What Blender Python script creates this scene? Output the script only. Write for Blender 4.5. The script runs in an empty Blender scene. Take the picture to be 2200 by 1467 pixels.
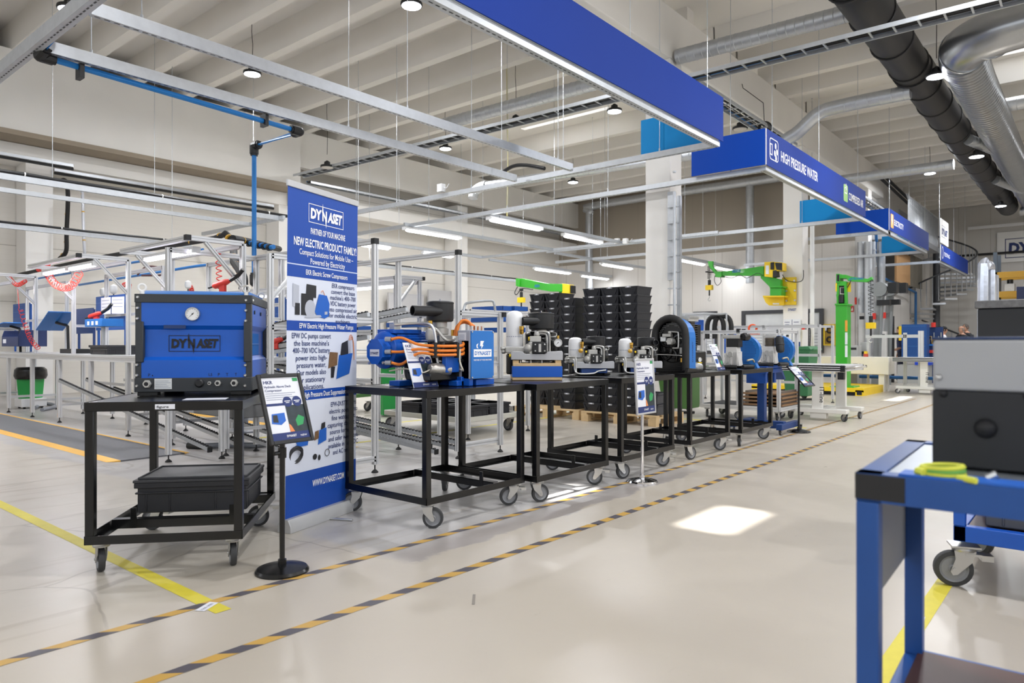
import bpy, math, random
from mathutils import Vector, Matrix
random.seed(7)
SC = bpy.context.scene
COL = SC.collection
PI = math.pi

# ------------------------------------------------------------------ camera
# axes: X runs down the aisle (to the right in the photo), Y runs towards the left wall, Z is up
CAM_H, FPX, CX, CY = 1.10, 1520.0, 1100.0, 739.0
FWD = Vector((0.76661, 0.64211, 0.0))
RGT = Vector((0.64211, -0.76661, 0.0))
cam_data = bpy.data.cameras.new('camera')
cam = bpy.data.objects.new('camera', cam_data)
COL.objects.link(cam)
cam.location = (0, 0, CAM_H)
cam.rotation_euler = (PI/2, 0, math.atan2(-FWD.x, FWD.y))
cam_data.sensor_width = 36.0
cam_data.lens = FPX/2200*36
cam_data.shift_y = 5.5/2200
cam_data.clip_end = 200
cam_data.clip_start = 0.05
cam_data.dof.use_dof = True
cam_data.dof.focus_distance = 5.6
cam_data.dof.aperture_fstop = 3.4
SC.camera = cam

# ------------------------------------------------------------------ colour management
SC.view_settings.view_transform = 'Standard'
SC.view_settings.look = 'None'
SC.view_settings.gamma = 1
SC.view_settings.use_curve_mapping = False
SC.view_settings.exposure = 0.27
SC.cycles.use_denoising = True
SC.cycles.max_bounces = 8
SC.cycles.diffuse_bounces = 4
SC.cycles.glossy_bounces = 4
SC.cycles.transmission_bounces = 6
SC.cycles.sample_clamp_indirect = 6
SC.cycles.caustics_reflective = False
SC.cycles.caustics_refractive = False

# ------------------------------------------------------------------ world and sun
world = bpy.data.worlds.new('sky')
SC.world = world
world.use_nodes = True
nt = world.node_tree
bg = nt.nodes['Background']
sky = nt.nodes.new('ShaderNodeTexSky')
sky.sky_type = 'HOSEK_WILKIE'
sky.turbidity = 3.0
sky.sun_direction = Vector((0.1, 0.5, 0.86)).normalized()
haze = nt.nodes.new('ShaderNodeMix'); haze.data_type = 'RGBA'; haze.inputs[0].default_value = 0.75
haze.inputs[7].default_value = (0.93, 0.96, 1.0, 1)
nt.links.new(sky.outputs['Color'], haze.inputs[6])
nt.links.new(haze.outputs[2], bg.inputs['Color'])
bg.inputs['Strength'].default_value = 2.6

# daylight comes through window bands added to the unseen right and near walls
def light(name, kind, loc, energy, color=(1, 1, 1), rot=(0, 0, 0), **kw):
    d = bpy.data.lights.new(name, kind)
    d.energy = energy
    d.color = color
    for k, v in kw.items():
        setattr(d, k, v)
    o = bpy.data.objects.new(name, d)
    o.location = loc
    o.rotation_euler = rot
    COL.objects.link(o)
    return o

SUN_DIR = Vector((-0.276, 0.158, -1.0)).normalized()      # the way the sunlight travels
for (lx, ly, lz, rx, rz, sx, sy) in ((4.5, -6.95, 4.2, PI/2, 0, 19, 4.0), (-6.95, 2.5, 4.2, PI/2, -PI/2, 15, 4.0)):
    po = light('window_portal', 'AREA', (lx, ly, lz), 1, (1, 1, 1), (rx, 0, rz), shape='RECTANGLE', size=sx, size_y=sy)
    po.data.cycles.is_portal = True
sun = light('sun', 'SUN', (0, -3, 20), 16.0, (1.0, 0.98, 0.95), angle=0.02)
sun.rotation_euler = SUN_DIR.to_track_quat('-Z', 'Y').to_euler()

# positions read off the photograph, returned as places in the hall
def ray(px, py):
    a = (px-CX)/FPX
    d = FWD + RGT*a
    return Vector((d.x, d.y, (CY-py)/FPX))
def onX(px, py, X):
    r = ray(px, py); return Vector((0, 0, CAM_H)) + r*(X/r.x)
def onY(px, py, Y):
    r = ray(px, py); return Vector((0, 0, CAM_H)) + r*(Y/r.y)
def onZ(px, py, Z):
    r = ray(px, py); return Vector((0, 0, CAM_H)) + r*((Z-CAM_H)/r.z)

# ------------------------------------------------------------------ materials
def lin(h):
    h = h.lstrip('#')
    c = [int(h[i:i+2], 16)/255 for i in (0, 2, 4)]
    return tuple(((x+0.055)/1.055)**2.4 if x > 0.04045 else x/12.92 for x in c) + (1,)
MATS = {}
def mat(name, hexc, rough=0.5, metal=0.0, var=0.06, scale=6.0, emit=0.0, bump=0.0, bscale=80.0, alpha=None, trans=0.0, coat=0.0):
    if name in MATS: return MATS[name]
    m = bpy.data.materials.new(name)
    m.use_nodes = True
    n = m.node_tree; b = n.nodes['Principled BSDF']
    c = lin(hexc)
    b.inputs['Base Color'].default_value = c
    b.inputs['Roughness'].default_value = rough
    b.inputs['Metallic'].default_value = metal
    if coat: b.inputs['Coat Weight'].default_value = coat
    if trans: b.inputs['Transmission Weight'].default_value = trans
    if emit:
        b.inputs['Emission Color'].default_value = c
        b.inputs['Emission Strength'].default_value = emit
    if var and not emit:
        tc = n.nodes.new('ShaderNodeTexCoord')
        no = n.nodes.new('ShaderNodeTexNoise'); no.inputs['Scale'].default_value = scale
        no.inputs['Detail'].default_value = 4
        mx = n.nodes.new('ShaderNodeMix'); mx.data_type = 'RGBA'
        mx.inputs[6].default_value = tuple(x*(1-var) for x in c[:3])+(1,)
        mx.inputs[7].default_value = tuple(min(1, x*(1+var)) for x in c[:3])+(1,)
        n.links.new(tc.outputs['Object'], no.inputs['Vector'])
        n.links.new(no.outputs['Fac'], mx.inputs[0])
        n.links.new(mx.outputs[2], b.inputs['Base Color'])
        if bump:
            n2 = n.nodes.new('ShaderNodeTexNoise'); n2.inputs['Scale'].default_value = bscale
            bp = n.nodes.new('ShaderNodeBump'); bp.inputs['Strength'].default_value = bump
            n.links.new(tc.outputs['Object'], n2.inputs['Vector'])
            n.links.new(n2.outputs['Fac'], bp.inputs['Height'])
            n.links.new(bp.outputs['Normal'], b.inputs['Normal'])
    MATS[name] = m
    return m

ALU = mat('anodised_aluminium', '#D9DADC', 0.38, 0.35, 0.04)
GALV = mat('galvanised_steel', '#BFC3C8', 0.42, 0.75, 0.12, 14)
STEEL = mat('zinc_plated_steel', '#C9C9C7', 0.3, 0.85, 0.08)
CHROME = mat('polished_chrome', '#E4E4E8', 0.07, 1.0, 0)
BLACKP = mat('black_powder_coat', '#09090A', 0.27, 0.0, 0.2, 20, bump=0.03, bscale=400)
BLACKR = mat('black_rubber', '#131314', 0.6, 0.0, 0.15)
BLACKPL = mat('black_plastic', '#151619', 0.45, 0.0, 0.15)
DARKGREY = mat('dark_grey_plastic', '#3A3B3F', 0.5)
CRATE = mat('black_crate_plastic', '#24252A', 0.48, 0, 0.12)
BLUE = mat('machine_blue_paint', '#0858BE', 0.4, 0, 0.04)
BLUE2 = mat('panel_blue_paint', '#1D6FC0', 0.45, 0, 0.04)
NAVY = mat('navy_blue_paint', '#123A78', 0.45, 0, 0.08)
SIGNBLUE = mat('sign_blue_film', '#1E3A8E', 0.7, 0, 0.03, 2)
SIGNBLUE2 = mat('sign_royal_blue_film', '#1048B4', 0.45, 0, 0.03, 2)
SKYBLUE = mat('sign_light_blue_film', '#1F93DC', 0.5, 0, 0.03, 2)
WHITEP = mat('white_paint', '#EDEDEB', 0.45, 0, 0.02)
WHITEPL = mat('white_plastic', '#E9EAEC', 0.4, 0, 0.03)
PAPER = mat('white_paper', '#E6E8F0', 0.6, 0, 0.01)
INK = mat('dark_blue_ink', '#23346F', 0.6, 0, 0)
INKGREY = mat('grey_ink', '#8C93A8', 0.6, 0, 0)
INKBLK = mat('black_ink', '#121318', 0.6, 0, 0)
WHITEINK = mat('white_lettering', '#F3F4F7', 0.5, 0, 0)
ORANGE = mat('orange_cable_jacket', '#E9832E', 0.45, 0, 0.05)
RED = mat('red_plastic', '#D6352B', 0.4, 0, 0.05)
GREEN = mat('crane_green_paint', '#37A82C', 0.38, 0, 0.05, coat=0.2)
BINGREEN = mat('bin_green_plastic', '#1C9A45', 0.5, 0, 0.06)
DKGREEN = mat('dark_green_plastic', '#4A7A3C', 0.55, 0, 0.08)
YELLOW = mat('safety_yellow_paint', '#F0CC1E', 0.42, 0, 0.05)
TAPEY = mat('yellow_floor_tape', '#D9CB43', 0.55, 0, 0.1, 20)
BRASS = mat('brass', '#C9A04A', 0.3, 0.9, 0.1)
CASTALU = mat('cast_aluminium', '#B9B8B4', 0.5, 0.5, 0.2, 30, bump=0.1, bscale=200)
WHEELGREY = mat('grey_wheel_hub', '#8D8F93', 0.45, 0.1, 0.08)
TYRE = mat('grey_rubber_tyre', '#3A3B3D', 0.6, 0, 0.1)
WOOD = mat('raw_pine_wood', '#D6B98C', 0.7, 0, 0.2, 12, bump=0.1)
WOOD2 = mat('brown_plywood', '#8A6A4C', 0.7, 0, 0.2, 8)
SKIN = mat('skin', '#C99A80', 0.5, 0, 0.05)
FAINT = mat('fluorescent_tube_glow', '#F4F8FF', 0.4, emit=14.0, var=0)
LAMPGLOW = mat('led_lamp_glow', '#EEF2FF', 0.4, emit=40.0, var=0)
BLUEPIPE = mat('blue_air_pipe', '#1E7FD0', 0.38, 0, 0.04)

for m_ in (SIGNBLUE, SIGNBLUE2, SKYBLUE): m_.node_tree.nodes['Principled BSDF'].inputs['Specular IOR Level'].default_value = 0.15

# ------------------------------------------------------------------ mesh builder
_TXT = {}
def text_mesh(s, bold=0.0, shear=0.0):
    k = (s, bold, shear)
    if k in _TXT: return _TXT[k]
    cu = bpy.data.curves.new('t', 'FONT'); cu.body = s; cu.size = 1.0
    cu.offset = bold; cu.shear = shear; cu.resolution_u = 2
    cu.align_x = 'LEFT'; cu.align_y = 'BOTTOM_BASELINE'
    ob = bpy.data.objects.new('t', cu); COL.objects.link(ob)
    dg = bpy.context.evaluated_depsgraph_get()
    me = bpy.data.meshes.new_from_object(ob.evaluated_get(dg))
    vs = [v.co.copy() for v in me.vertices]; fs = [tuple(p.vertices) for p in me.polygons]
    bpy.data.objects.remove(ob); bpy.data.curves.remove(cu); bpy.data.meshes.remove(me)
    xs = [v.x for v in vs] or [0]
    _TXT[k] = (vs, fs, min(xs), max(xs))
    return _TXT[k]

class MB:
    def __init__(s, mats=None, T=None):
        s.v = []; s.f = []; s.mi = []; s.cur = 0; s.mats = []
        s.T = T or Matrix.Identity(4)
        if mats is not None:
            for m in (mats if isinstance(mats, (list, tuple)) else [mats]): s.mats.append(m)
    def use(s, m):
        if m not in s.mats: s.mats.append(m)
        s.cur = s.mats.index(m); return s
    def add(s, vs, fs):
        n = len(s.v)
        s.v += [s.T @ Vector(v) for v in vs]
        s.f += [tuple(i+n for i in f) for f in fs]
        s.mi += [s.cur]*len(fs)
        return s
    def box(s, x0, x1, y0, y1, z0, z1):
        vs = [(x, y, z) for x in (x0, x1) for y in (y0, y1) for z in (z0, z1)]
        return s.add(vs, [(0, 1, 3, 2), (4, 6, 7, 5), (0, 4, 5, 1), (2, 3, 7, 6), (0, 2, 6, 4), (1, 5, 7, 3)])
    def cbox(s, c, d):
        return s.box(c[0]-d[0]/2, c[0]+d[0]/2, c[1]-d[1]/2, c[1]+d[1]/2, c[2]-d[2]/2, c[2]+d[2]/2)
    def quad(s, a, b, c, d):
        return s.add([a, b, c, d], [(0, 1, 2, 3)])
    def frame(s, p0, p1, up=(0, 0, 1)):
        p0, p1 = Vector(p0), Vector(p1)
        z = (p1-p0); L = z.length; z = z/L if L else Vector((0, 0, 1))
        u = Vector(up)
        if abs(z.dot(u)) > 0.99: u = Vector((1, 0, 0))
        x = u.cross(z).normalized(); y = z.cross(x)
        return p0, L, x, y, z
    def sweep(s, prof, p0, p1, up=(0, 0, 1), caps=True):
        p, L, x, y, z = s.frame(p0, p1, up)
        n = len(prof)
        vs = [p+x*a+y*b for a, b in prof] + [p+x*a+y*b+z*L for a, b in prof]
        fs = [(i, (i+1) % n, (i+1) % n+n, i+n) for i in range(n)]
        if caps: fs += [tuple(range(n))[::-1], tuple(range(n, 2*n))]
        return s.add(vs, fs)
    def bar(s, p0, p1, w, h=None, up=(0, 0, 1)):
        h = h or w
        return s.sweep([(-w/2, -h/2), (w/2, -h/2), (w/2, h/2), (-w/2, h/2)], p0, p1, up)
    def alu(s, p0, p1, w=0.045, h=None, up=(0, 0, 1)):
        h = h or w; g = 0.009; d = 0.008; a, b = w/2, h/2
        pr = [(-a, -b), (-g/2, -b), (-g/2, -b+d), (g/2, -b+d), (g/2, -b), (a, -b), (a, -g/2), (a-d, -g/2), (a-d, g/2), (a, g/2),
              (a, b), (g/2, b), (g/2, b-d), (-g/2, b-d), (-g/2, b), (-a, b), (-a, g/2), (-a+d, g/2), (-a+d, -g/2), (-a, -g/2)]
        return s.sweep(pr, p0, p1, up)
    def cyl(s, p0, p1, r, r1=None, n=16, caps=True):
        r1 = r if r1 is None else r1
        p, L, x, y, z = s.frame(p0, p1)
        cs = [(math.cos(2*PI*i/n), math.sin(2*PI*i/n)) for i in range(n)]
        vs = [p+x*a*r+y*b*r for a, b in cs] + [p+x*a*r1+y*b*r1+z*L for a, b in cs]
        fs = [(i, (i+1) % n, (i+1) % n+n, i+n) for i in range(n)]
        if caps: fs += [tuple(range(n))[::-1], tuple(range(n, 2*n))]
        return s.add(vs, fs)
    def pipe(s, p0, p1, r, ri, n=20):
        return s.lathe([(ri, 0), (r, 0), (r, 1), (ri, 1), (ri, 0)], p0, p1, n)
    def lathe(s, prof, p0=(0, 0, 0), p1=None, n=24, caps=True):
        """prof: (radius, fraction 0..1 of p0->p1) or heights when p1 is None"""
        if p1 is None: p, L, x, y, z = Vector(p0), 1.0, Vector((1, 0, 0)), Vector((0, 1, 0)), Vector((0, 0, 1))
        else: p, L, x, y, z = s.frame(p0, p1)
        vs = []; m = len(prof)
        for r, h in prof:
            for i in range(n):
                a = 2*PI*i/n
                vs.append(p+x*(r*math.cos(a))+y*(r*math.sin(a))+z*(h*L))
        fs = [(j*n+i, j*n+(i+1) % n, (j+1)*n+(i+1) % n, (j+1)*n+i) for j in range(m-1) for i in range(n)]
        if caps and prof[0] != prof[-1]:
            if prof[0][0] > 1e-5: fs.append(tuple(range(n))[::-1])
            if prof[-1][0] > 1e-5: fs.append(tuple(range((m-1)*n, m*n)))
        return s.add(vs, fs)
    def tube(s, pts, r, n=8, smooth=0, caps=True, closed=False):
        P = [Vector(p) for p in pts]
        if smooth and len(P) > 2:
            Q = []
            for i in range(len(P)-1):
                a, b = P[max(i-1, 0)], P[i]; c, d = P[i+1], P[min(i+2, len(P)-1)]
                for k in range(smooth):
                    t = k/smooth
                    Q.append(0.5*((2*b)+(c-a)*t+(2*a-5*b+4*c-d)*t*t+(3*b-a-3*c+d)*t**3))
            Q.append(P[-1]); P = Q
        m = len(P)
        if closed: tang = [(P[(i+1) % m]-P[i-1]).normalized() for i in range(m)]
        else: tang = [(P[min(i+1, m-1)]-P[max(i-1, 0)]).normalized() for i in range(m)]
        u = Vector((0, 0, 1)) if abs(tang[0].z) < 0.9 else Vector((1, 0, 0))
        nx = u.cross(tang[0]).normalized(); vs = []
        rr = r if isinstance(r, (list, tuple)) else None
        for i in range(m):
            nx = (nx - tang[i]*nx.dot(tang[i])).normalized(); ny = tang[i].cross(nx)
            R = rr[min(i, len(rr)-1)] if rr else r
            for k in range(n):
                a = 2*PI*k/n
                vs.append(P[i]+nx*(R*math.cos(a))+ny*(R*math.sin(a)))
        fs = [(j*n+i, j*n+(i+1) % n, (j+1)*n+(i+1) % n, (j+1)*n+i) for j in range(m-1) for i in range(n)]
        if closed: fs += [((m-1)*n+i, (m-1)*n+(i+1) % n, (i+1) % n, i) for i in range(n)]
        elif caps: fs += [tuple(range(n))[::-1], tuple(range((m-1)*n, m*n))]
        return s.add(vs, fs)
    def prism(s, poly, h0, h1, axis='z'):
        n = len(poly)
        def pt(a, b, h):
            return {'z': (a, b, h), 'y': (a, h, b), 'x': (h, a, b)}[axis]
        vs = [pt(a, b, h0) for a, b in poly] + [pt(a, b, h1) for a, b in poly]
        fs = [(i, (i+1) % n, (i+1) % n+n, i+n) for i in range(n)] + [tuple(range(n))[::-1], tuple(range(n, 2*n))]
        return s.add(vs, fs)
    def sph(s, c, r, n=12, sz=1.0):
        prof = [(max(1e-6, r*math.sin(PI*i/n)), -r*sz*math.cos(PI*i/n)) for i in range(n+1)]
        return s.lathe(prof, c, None, n*2, caps=False)
    def torus(s, c, R, r, axis=(0, 0, 1), n=28, m=8):
        p, L, x, y, z = s.frame(c, Vector(c)+Vector(axis))
        return s.tube([p+x*(R*math.cos(2*PI*i/n))+y*(R*math.sin(2*PI*i/n)) for i in range(n)], r, m, closed=True)
    def text(s, t, o, xd, yd, size, bold=0.0, sx=1.0, shear=0.0, align='l', width=None):
        vs, fs, a, b = text_mesh(t, bold, shear)
        w = (b-a)*size
        if width: sx = width/w
        off = {'l': 0, 'c': -(b-a)/2, 'r': -(b-a)}[align]
        o, xd, yd = Vector(o), Vector(xd).normalized(), Vector(yd).normalized()
        return s.add([o+xd*((v.x-a+off)*size*sx)+yd*(v.y*size) for v in vs], fs)
    def rect(s, o, xd, yd, x0, x1, y0, y1, lift=0.0):
        o, xd, yd = Vector(o), Vector(xd).normalized(), Vector(yd).normalized()
        nz = xd.cross(yd)*lift
        return s.quad(*[o+xd*a+yd*b+nz for a, b in ((x0, y0), (x1, y0), (x1, y1), (x0, y1))])
    def poly2(s, o, xd, yd, pts, lift=0.0):
        o, xd, yd = Vector(o), Vector(xd).normalized(), Vector(yd).normalized()
        nz = xd.cross(yd)*lift
        return s.add([o+xd*a+yd*b+nz for a, b in pts], [tuple(range(len(pts)))])
    def outline(s, o, xd, yd, x0, x1, y0, y1, w, lift=0.0):
        s.rect(o, xd, yd, x0, x1, y0, y0+w, lift); s.rect(o, xd, yd, x0, x1, y1-w, y1, lift)
        s.rect(o, xd, yd, x0, x0+w, y0+w, y1-w, lift); s.rect(o, xd, yd, x1-w, x1, y0+w, y1-w, lift)
        return s
    def logo(s, o, xd, yd, W, ink, ground=None, plate=False, lift=0.0006):
        """the maker's name in a box with a lightning stroke through it; o = lower left"""
        H = W*0.42
        o = Vector(o); xd = Vector(xd).normalized(); yd = Vector(yd).normalized(); nz = xd.cross(yd)
        if plate:
            s.use(plate); s.rect(o, xd, yd, 0, W, H*0.12, H*0.88, lift)
        else:
            s.use(ink); s.outline(o, xd, yd, 0, W, H*0.10, H*0.90, W*0.012, lift)
        s.use(ink)
        s.text('DY', o+xd*W*0.05+yd*H*0.30+nz*lift*2, xd, yd, H*0.58, 0.055, shear=0.05, width=W*0.31)
        s.text('N', o+xd*W*0.372+yd*H*0.30+nz*lift*2, xd, yd, H*0.58, 0.055, shear=0.0, width=W*0.135)
        s.text('ASET', o+xd*W*0.525+yd*H*0.30+nz*lift*2, xd, yd, H*0.58, 0.055, shear=0.2, width=W*0.44)
        s.poly2(o, xd, yd, [(W*.385, H*1.02), (W*.36, H*.62), (W*.41, H*.62)], lift*3); s.poly2(o, xd, yd, [(W*.48, -H*.02), (W*.50, H*.42), (W*.445, H*.42)], lift*3)
        return s
    def build(s, name, parent=None, bevel=0.0, smooth=35, segs=2, flat=False):
        me = bpy.data.meshes.new(name)
        me.from_pydata([tuple(v) for v in s.v], [], s.f)
        for m in (s.mats or [WHITEP]): me.materials.append(m)
        me.polygons.foreach_set('material_index', s.mi)
        me.update()
        if not flat:
            me.polygons.foreach_set('use_smooth', [True]*len(me.polygons))
            me.set_sharp_from_angle(angle=math.radians(smooth))
        o = bpy.data.objects.new(name, me)
        COL.objects.link(o)
        if parent is not None: o.parent = parent
        if bevel:
            b = o.modifiers.new('bevel', 'BEVEL'); b.width = bevel; b.segments = segs; b.limit_method = 'ANGLE'
            b.angle_limit = math.radians(50); b.harden_normals = False
        return o

def tag(o, label, cat, group=None, kind=None):
    if label: o['label'] = label
    if cat: o['category'] = cat
    if group: o['group'] = group
    if kind: o['kind'] = kind
    return o
def thing(name, label, cat, loc=(0, 0, 0), rz=0.0, group=None):
    o = bpy.data.objects.new(name, None)
    o.empty_display_size = 0.1
    o.location = loc; o.rotation_euler = (0, 0, rz)
    COL.objects.link(o)
    return tag(o, label, cat, group)
def struct(mb, name, **kw):
    o = mb.build(name, **kw); o['kind'] = 'structure'; return o
def solo(mb, name, label, cat, group=None, kind=None, **kw):
    return tag(mb.build(name, **kw), label, cat, group, kind)
KIDS = {}
def kids(o):
    return [c for c in bpy.data.objects if c.parent == o]
def copy_tree(o, loc=None, rz=None, label=None, group=None, parent=None):
    c = o.copy(); COL.objects.link(c)
    if parent is not None: c.parent = parent
    if loc is not None: c.location = loc
    if rz is not None: c.rotation_euler = (c.rotation_euler[0], c.rotation_euler[1], rz)
    if label: c['label'] = label
    if group: c['group'] = group
    for ch in kids(o): copy_tree(ch, parent=c)
    return c
# ------------------------------------------------------------------ surfaces of the hall
def nodes_of(m):
    n = m.node_tree; return n, n.nodes['Principled BSDF']
def N(n, t, **kw):
    x = n.nodes.new(t)
    for k, v in kw.items():
        if k.startswith('i_'): x.inputs[int(k[2:])].default_value = v
        else: setattr(x, k, v)
    return x
def mixc(n, f, a, b):
    x = N(n, 'ShaderNodeMix', data_type='RGBA')
    if isinstance(f, float): x.inputs[0].default_value = f
    else: n.links.new(f, x.inputs[0])
    for i, c in ((6, a), (7, b)):
        if isinstance(c, tuple): x.inputs[i].default_value = c
        else: n.links.new(c, x.inputs[i])
    return x.outputs[2]
def mth(n, op, a, b=0.0, c=None):
    x = N(n, 'ShaderNodeMath', operation=op)
    for i, v in enumerate((a, b) if c is None else (a, b, c)):
        if isinstance(v, (int, float)): x.inputs[i].default_value = v
        else: n.links.new(v, x.inputs[i])
    return x.outputs[0]
def sstep(n, v, lo, hi):
    x = N(n, 'ShaderNodeMapRange', interpolation_type='SMOOTHSTEP')
    n.links.new(v, x.inputs[0]); x.inputs[1].default_value = lo; x.inputs[2].default_value = hi
    return x.outputs[0]
def noise(n, vec, scale, detail=4, rough=0.5, sx=None):
    if sx:
        mp = N(n, 'ShaderNodeMapping'); mp.inputs['Scale'].default_value = sx
        n.links.new(vec, mp.inputs[0]); vec = mp.outputs[0]
    x = N(n, 'ShaderNodeTexNoise'); x.inputs['Scale'].default_value = scale
    x.inputs['Detail'].default_value = detail; x.inputs['Roughness'].default_value = rough
    n.links.new(vec, x.inputs['Vector']); return x.outputs['Fac']

def floor_material():
    m = bpy.data.materials.new('epoxy_floor'); m.use_nodes = True
    n, b = nodes_of(m)
    tc = N(n, 'ShaderNodeTexCoord'); P = tc.outputs['Object']
    sp = N(n, 'ShaderNodeSeparateXYZ'); n.links.new(P, sp.inputs[0]); X, Y = sp.outputs[0], sp.outputs[1]
    big = noise(n, P, 0.7, 5); mid = noise(n, P, 5.0, 5, 0.6); fine = noise(n, P, 160, 2)
    beige = mixc(n, big, lin('#B7AEA1'), lin('#C6BEB1'))
    grey = mixc(n, mid, lin('#9E9A98'), lin('#C2C0BE'))
    # bare grey concrete under the carts and the workshop, its worn edge just past the inner tape
    wob = mth(n, 'MULTIPLY', mth(n, 'SUBTRACT', noise(n, P, 1.6, 6, 0.6), 0.5), 0.45)
    edge = mth(n, 'ADD', Y, wob)
    gx = sstep(n, mth(n, 'ADD', X, wob), 2.35, 2.45)
    gx2 = mth(n, 'SUBTRACT', 1.0, sstep(n, X, 5.2, 6.2))
    worn = mth(n, 'MULTIPLY', mth(n, 'MULTIPLY', sstep(n, edge, 2.66, 2.69), gx), gx2)
    ws = mth(n, 'MULTIPLY', sstep(n, Y, 3.0, 3.6), 0.45)
    c = mixc(n, ws, beige, lin('#B6B2AA'))
    c = mixc(n, worn, c, grey)
    rim = mth(n, 'MULTIPLY', worn, mth(n, 'SUBTRACT', 1.0, sstep(n, edge, 2.72, 3.05)))
    c = mixc(n, mth(n, 'MULTIPLY', rim, 0.6), c, lin('#9A908A'))
    # long streaks running under the carts
    st = sstep(n, noise(n, P, 2.0, 3, 0.5, (0.5, 5.0, 1)), 0.56, 0.70)
    c = mixc(n, mth(n, 'MULTIPLY', mth(n, 'MULTIPLY', st, sstep(n, Y, 2.9, 3.3)), 0.5), c, lin('#968A79'))
    # scuffs, specks and hairline cracks
    sc = sstep(n, noise(n, P, 9, 6, 0.7, (1, 2.4, 1)), 0.62, 0.78)
    c = mixc(n, mth(n, 'MULTIPLY', sc, 0.28), c, lin('#8E8678'))
    spk = sstep(n, fine, 0.70, 0.78)
    c = mixc(n, mth(n, 'MULTIPLY', spk, 0.35), c, lin('#8B857B'))
    vo = N(n, 'ShaderNodeTexVoronoi', feature='DISTANCE_TO_EDGE'); vo.inputs['Scale'].default_value = 0.8
    dv = N(n, 'ShaderNodeMix', data_type='VECTOR'); dv.inputs[0].default_value = 0.12
    ntx = N(n, 'ShaderNodeTexNoise'); ntx.inputs['Scale'].default_value = 2.5
    n.links.new(P, ntx.inputs['Vector']); n.links.new(P, dv.inputs[4]); n.links.new(ntx.outputs['Color'], dv.inputs[5])
    n.links.new(dv.outputs[1], vo.inputs['Vector'])
    cr = mth(n, 'SUBTRACT', 1.0, sstep(n, vo.outputs['Distance'], 0.002, 0.006))
    c = mixc(n, mth(n, 'MULTIPLY', mth(n, 'MULTIPLY', cr, sstep(n, Y, 2.7, 3.2)), 0.4), c, lin('#7D766C'))
    n.links.new(c, b.inputs['Base Color'])
    r = N(n, 'ShaderNodeMapRange'); n.links.new(mid, r.inputs[0]); r.inputs[3].default_value = 0.22; r.inputs[4].default_value = 0.42
    n.links.new(r.outputs[0], b.inputs['Roughness'])
    b.inputs['Specular IOR Level'].default_value = 0.45
    bp = N(n, 'ShaderNodeBump'); bp.inputs['Strength'].default_value = 0.06; bp.inputs['Distance'].default_value = 0.02
    n.links.new(mid, bp.inputs['Height']); n.links.new(bp.outputs[0], b.inputs['Normal'])
    return m

def panel_material(name, colour, upper=None, split=0.0, horiz=True, pitch=1.1, axis=0, seam='#9A948A'):
    m = bpy.data.materials.new(name); m.use_nodes = True
    n, b = nodes_of(m)
    tc = N(n, 'ShaderNodeTexCoord'); P = tc.outputs['Object']
    sp = N(n, 'ShaderNodeSeparateXYZ'); n.links.new(P, sp.inputs[0])
    q = sp.outputs[2] if horiz else sp.outputs[axis]
    fr = mth(n, 'FRACT', mth(n, 'DIVIDE', mth(n, 'ADD', q, 40.0), pitch))
    line = mth(n, 'LESS_THAN', fr, 0.016/pitch)
    g = noise(n, P, 0.5, 4)
    c = mixc(n, g, tuple(x*0.95 for x in lin(colour)[:3])+(1,), lin(colour))
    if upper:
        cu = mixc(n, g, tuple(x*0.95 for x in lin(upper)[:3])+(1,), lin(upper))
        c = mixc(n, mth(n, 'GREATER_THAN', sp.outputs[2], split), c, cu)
    rib = mth(n, 'LESS_THAN', mth(n, 'FRACT', mth(n, 'MULTIPLY', mth(n, 'ADD', q, 40.0), 9.0)), 0.1)
    c = mixc(n, mth(n, 'MULTIPLY', rib, 0.06), c, lin(seam))
    c = mixc(n, mth(n, 'MULTIPLY', line, 0.7), c, lin(seam))
    n.links.new(c, b.inputs['Base Color']); b.inputs['Roughness'].default_value = 0.45
    return m
CONC = mat('painted_concrete', '#EFEDE9', 0.75, 0, 0.05, 1.2, bump=0.05, bscale=30)
CONC2 = mat('ceiling_concrete', '#EAE7E2', 0.85, 0, 0.05, 0.9, bump=0.05, bscale=12)
COLW = mat('white_column_paint', '#F1EFEC', 0.6, 0, 0.03, 2)
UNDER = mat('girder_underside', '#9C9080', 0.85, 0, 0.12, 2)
DARKROOM = mat('dark_beyond', '#3A3834', 0.9, 0, 0.1)

ROOF, RIBZ, GZ0 = 7.45, 6.93, 6.05      # slab, underside of the ribs, underside of the girders
XB, YL, XF = 24.5, 17.9, 36.0           # back wall, left wall, far wall
X0, YR = -7.0, -7.0

fl = MB(floor_material()); fl.quad((X0, YR, 0), (XF, YR, 0), (XF, YL, 0), (X0, YL, 0)); struct(fl, 'floor', flat=True)
w = MB(panel_material('left_wall_panels', '#E4E0D9', horiz=True, pitch=1.2)); w.box(X0, XB, YL, YL+.2, 0, ROOF); struct(w, 'wall_left', flat=True)
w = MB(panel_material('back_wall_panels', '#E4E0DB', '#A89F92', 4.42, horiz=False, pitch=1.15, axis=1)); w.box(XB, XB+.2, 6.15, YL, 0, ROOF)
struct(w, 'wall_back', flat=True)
w = MB(panel_material('side_wall_panels', '#EDEBE8', horiz=False, pitch=1.15, axis=0)); w.box(XB+.2, XF, 5.95, 6.15, 0, 3.15); w.box(XB+.2, 27.6, 5.95, 6.15, 3.15, ROOF)
w.box(33.0, XF, 5.95, 6.15, 3.15, ROOF); w.box(27.6, 33, 5.95, 6.15, 4.6, ROOF)
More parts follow.
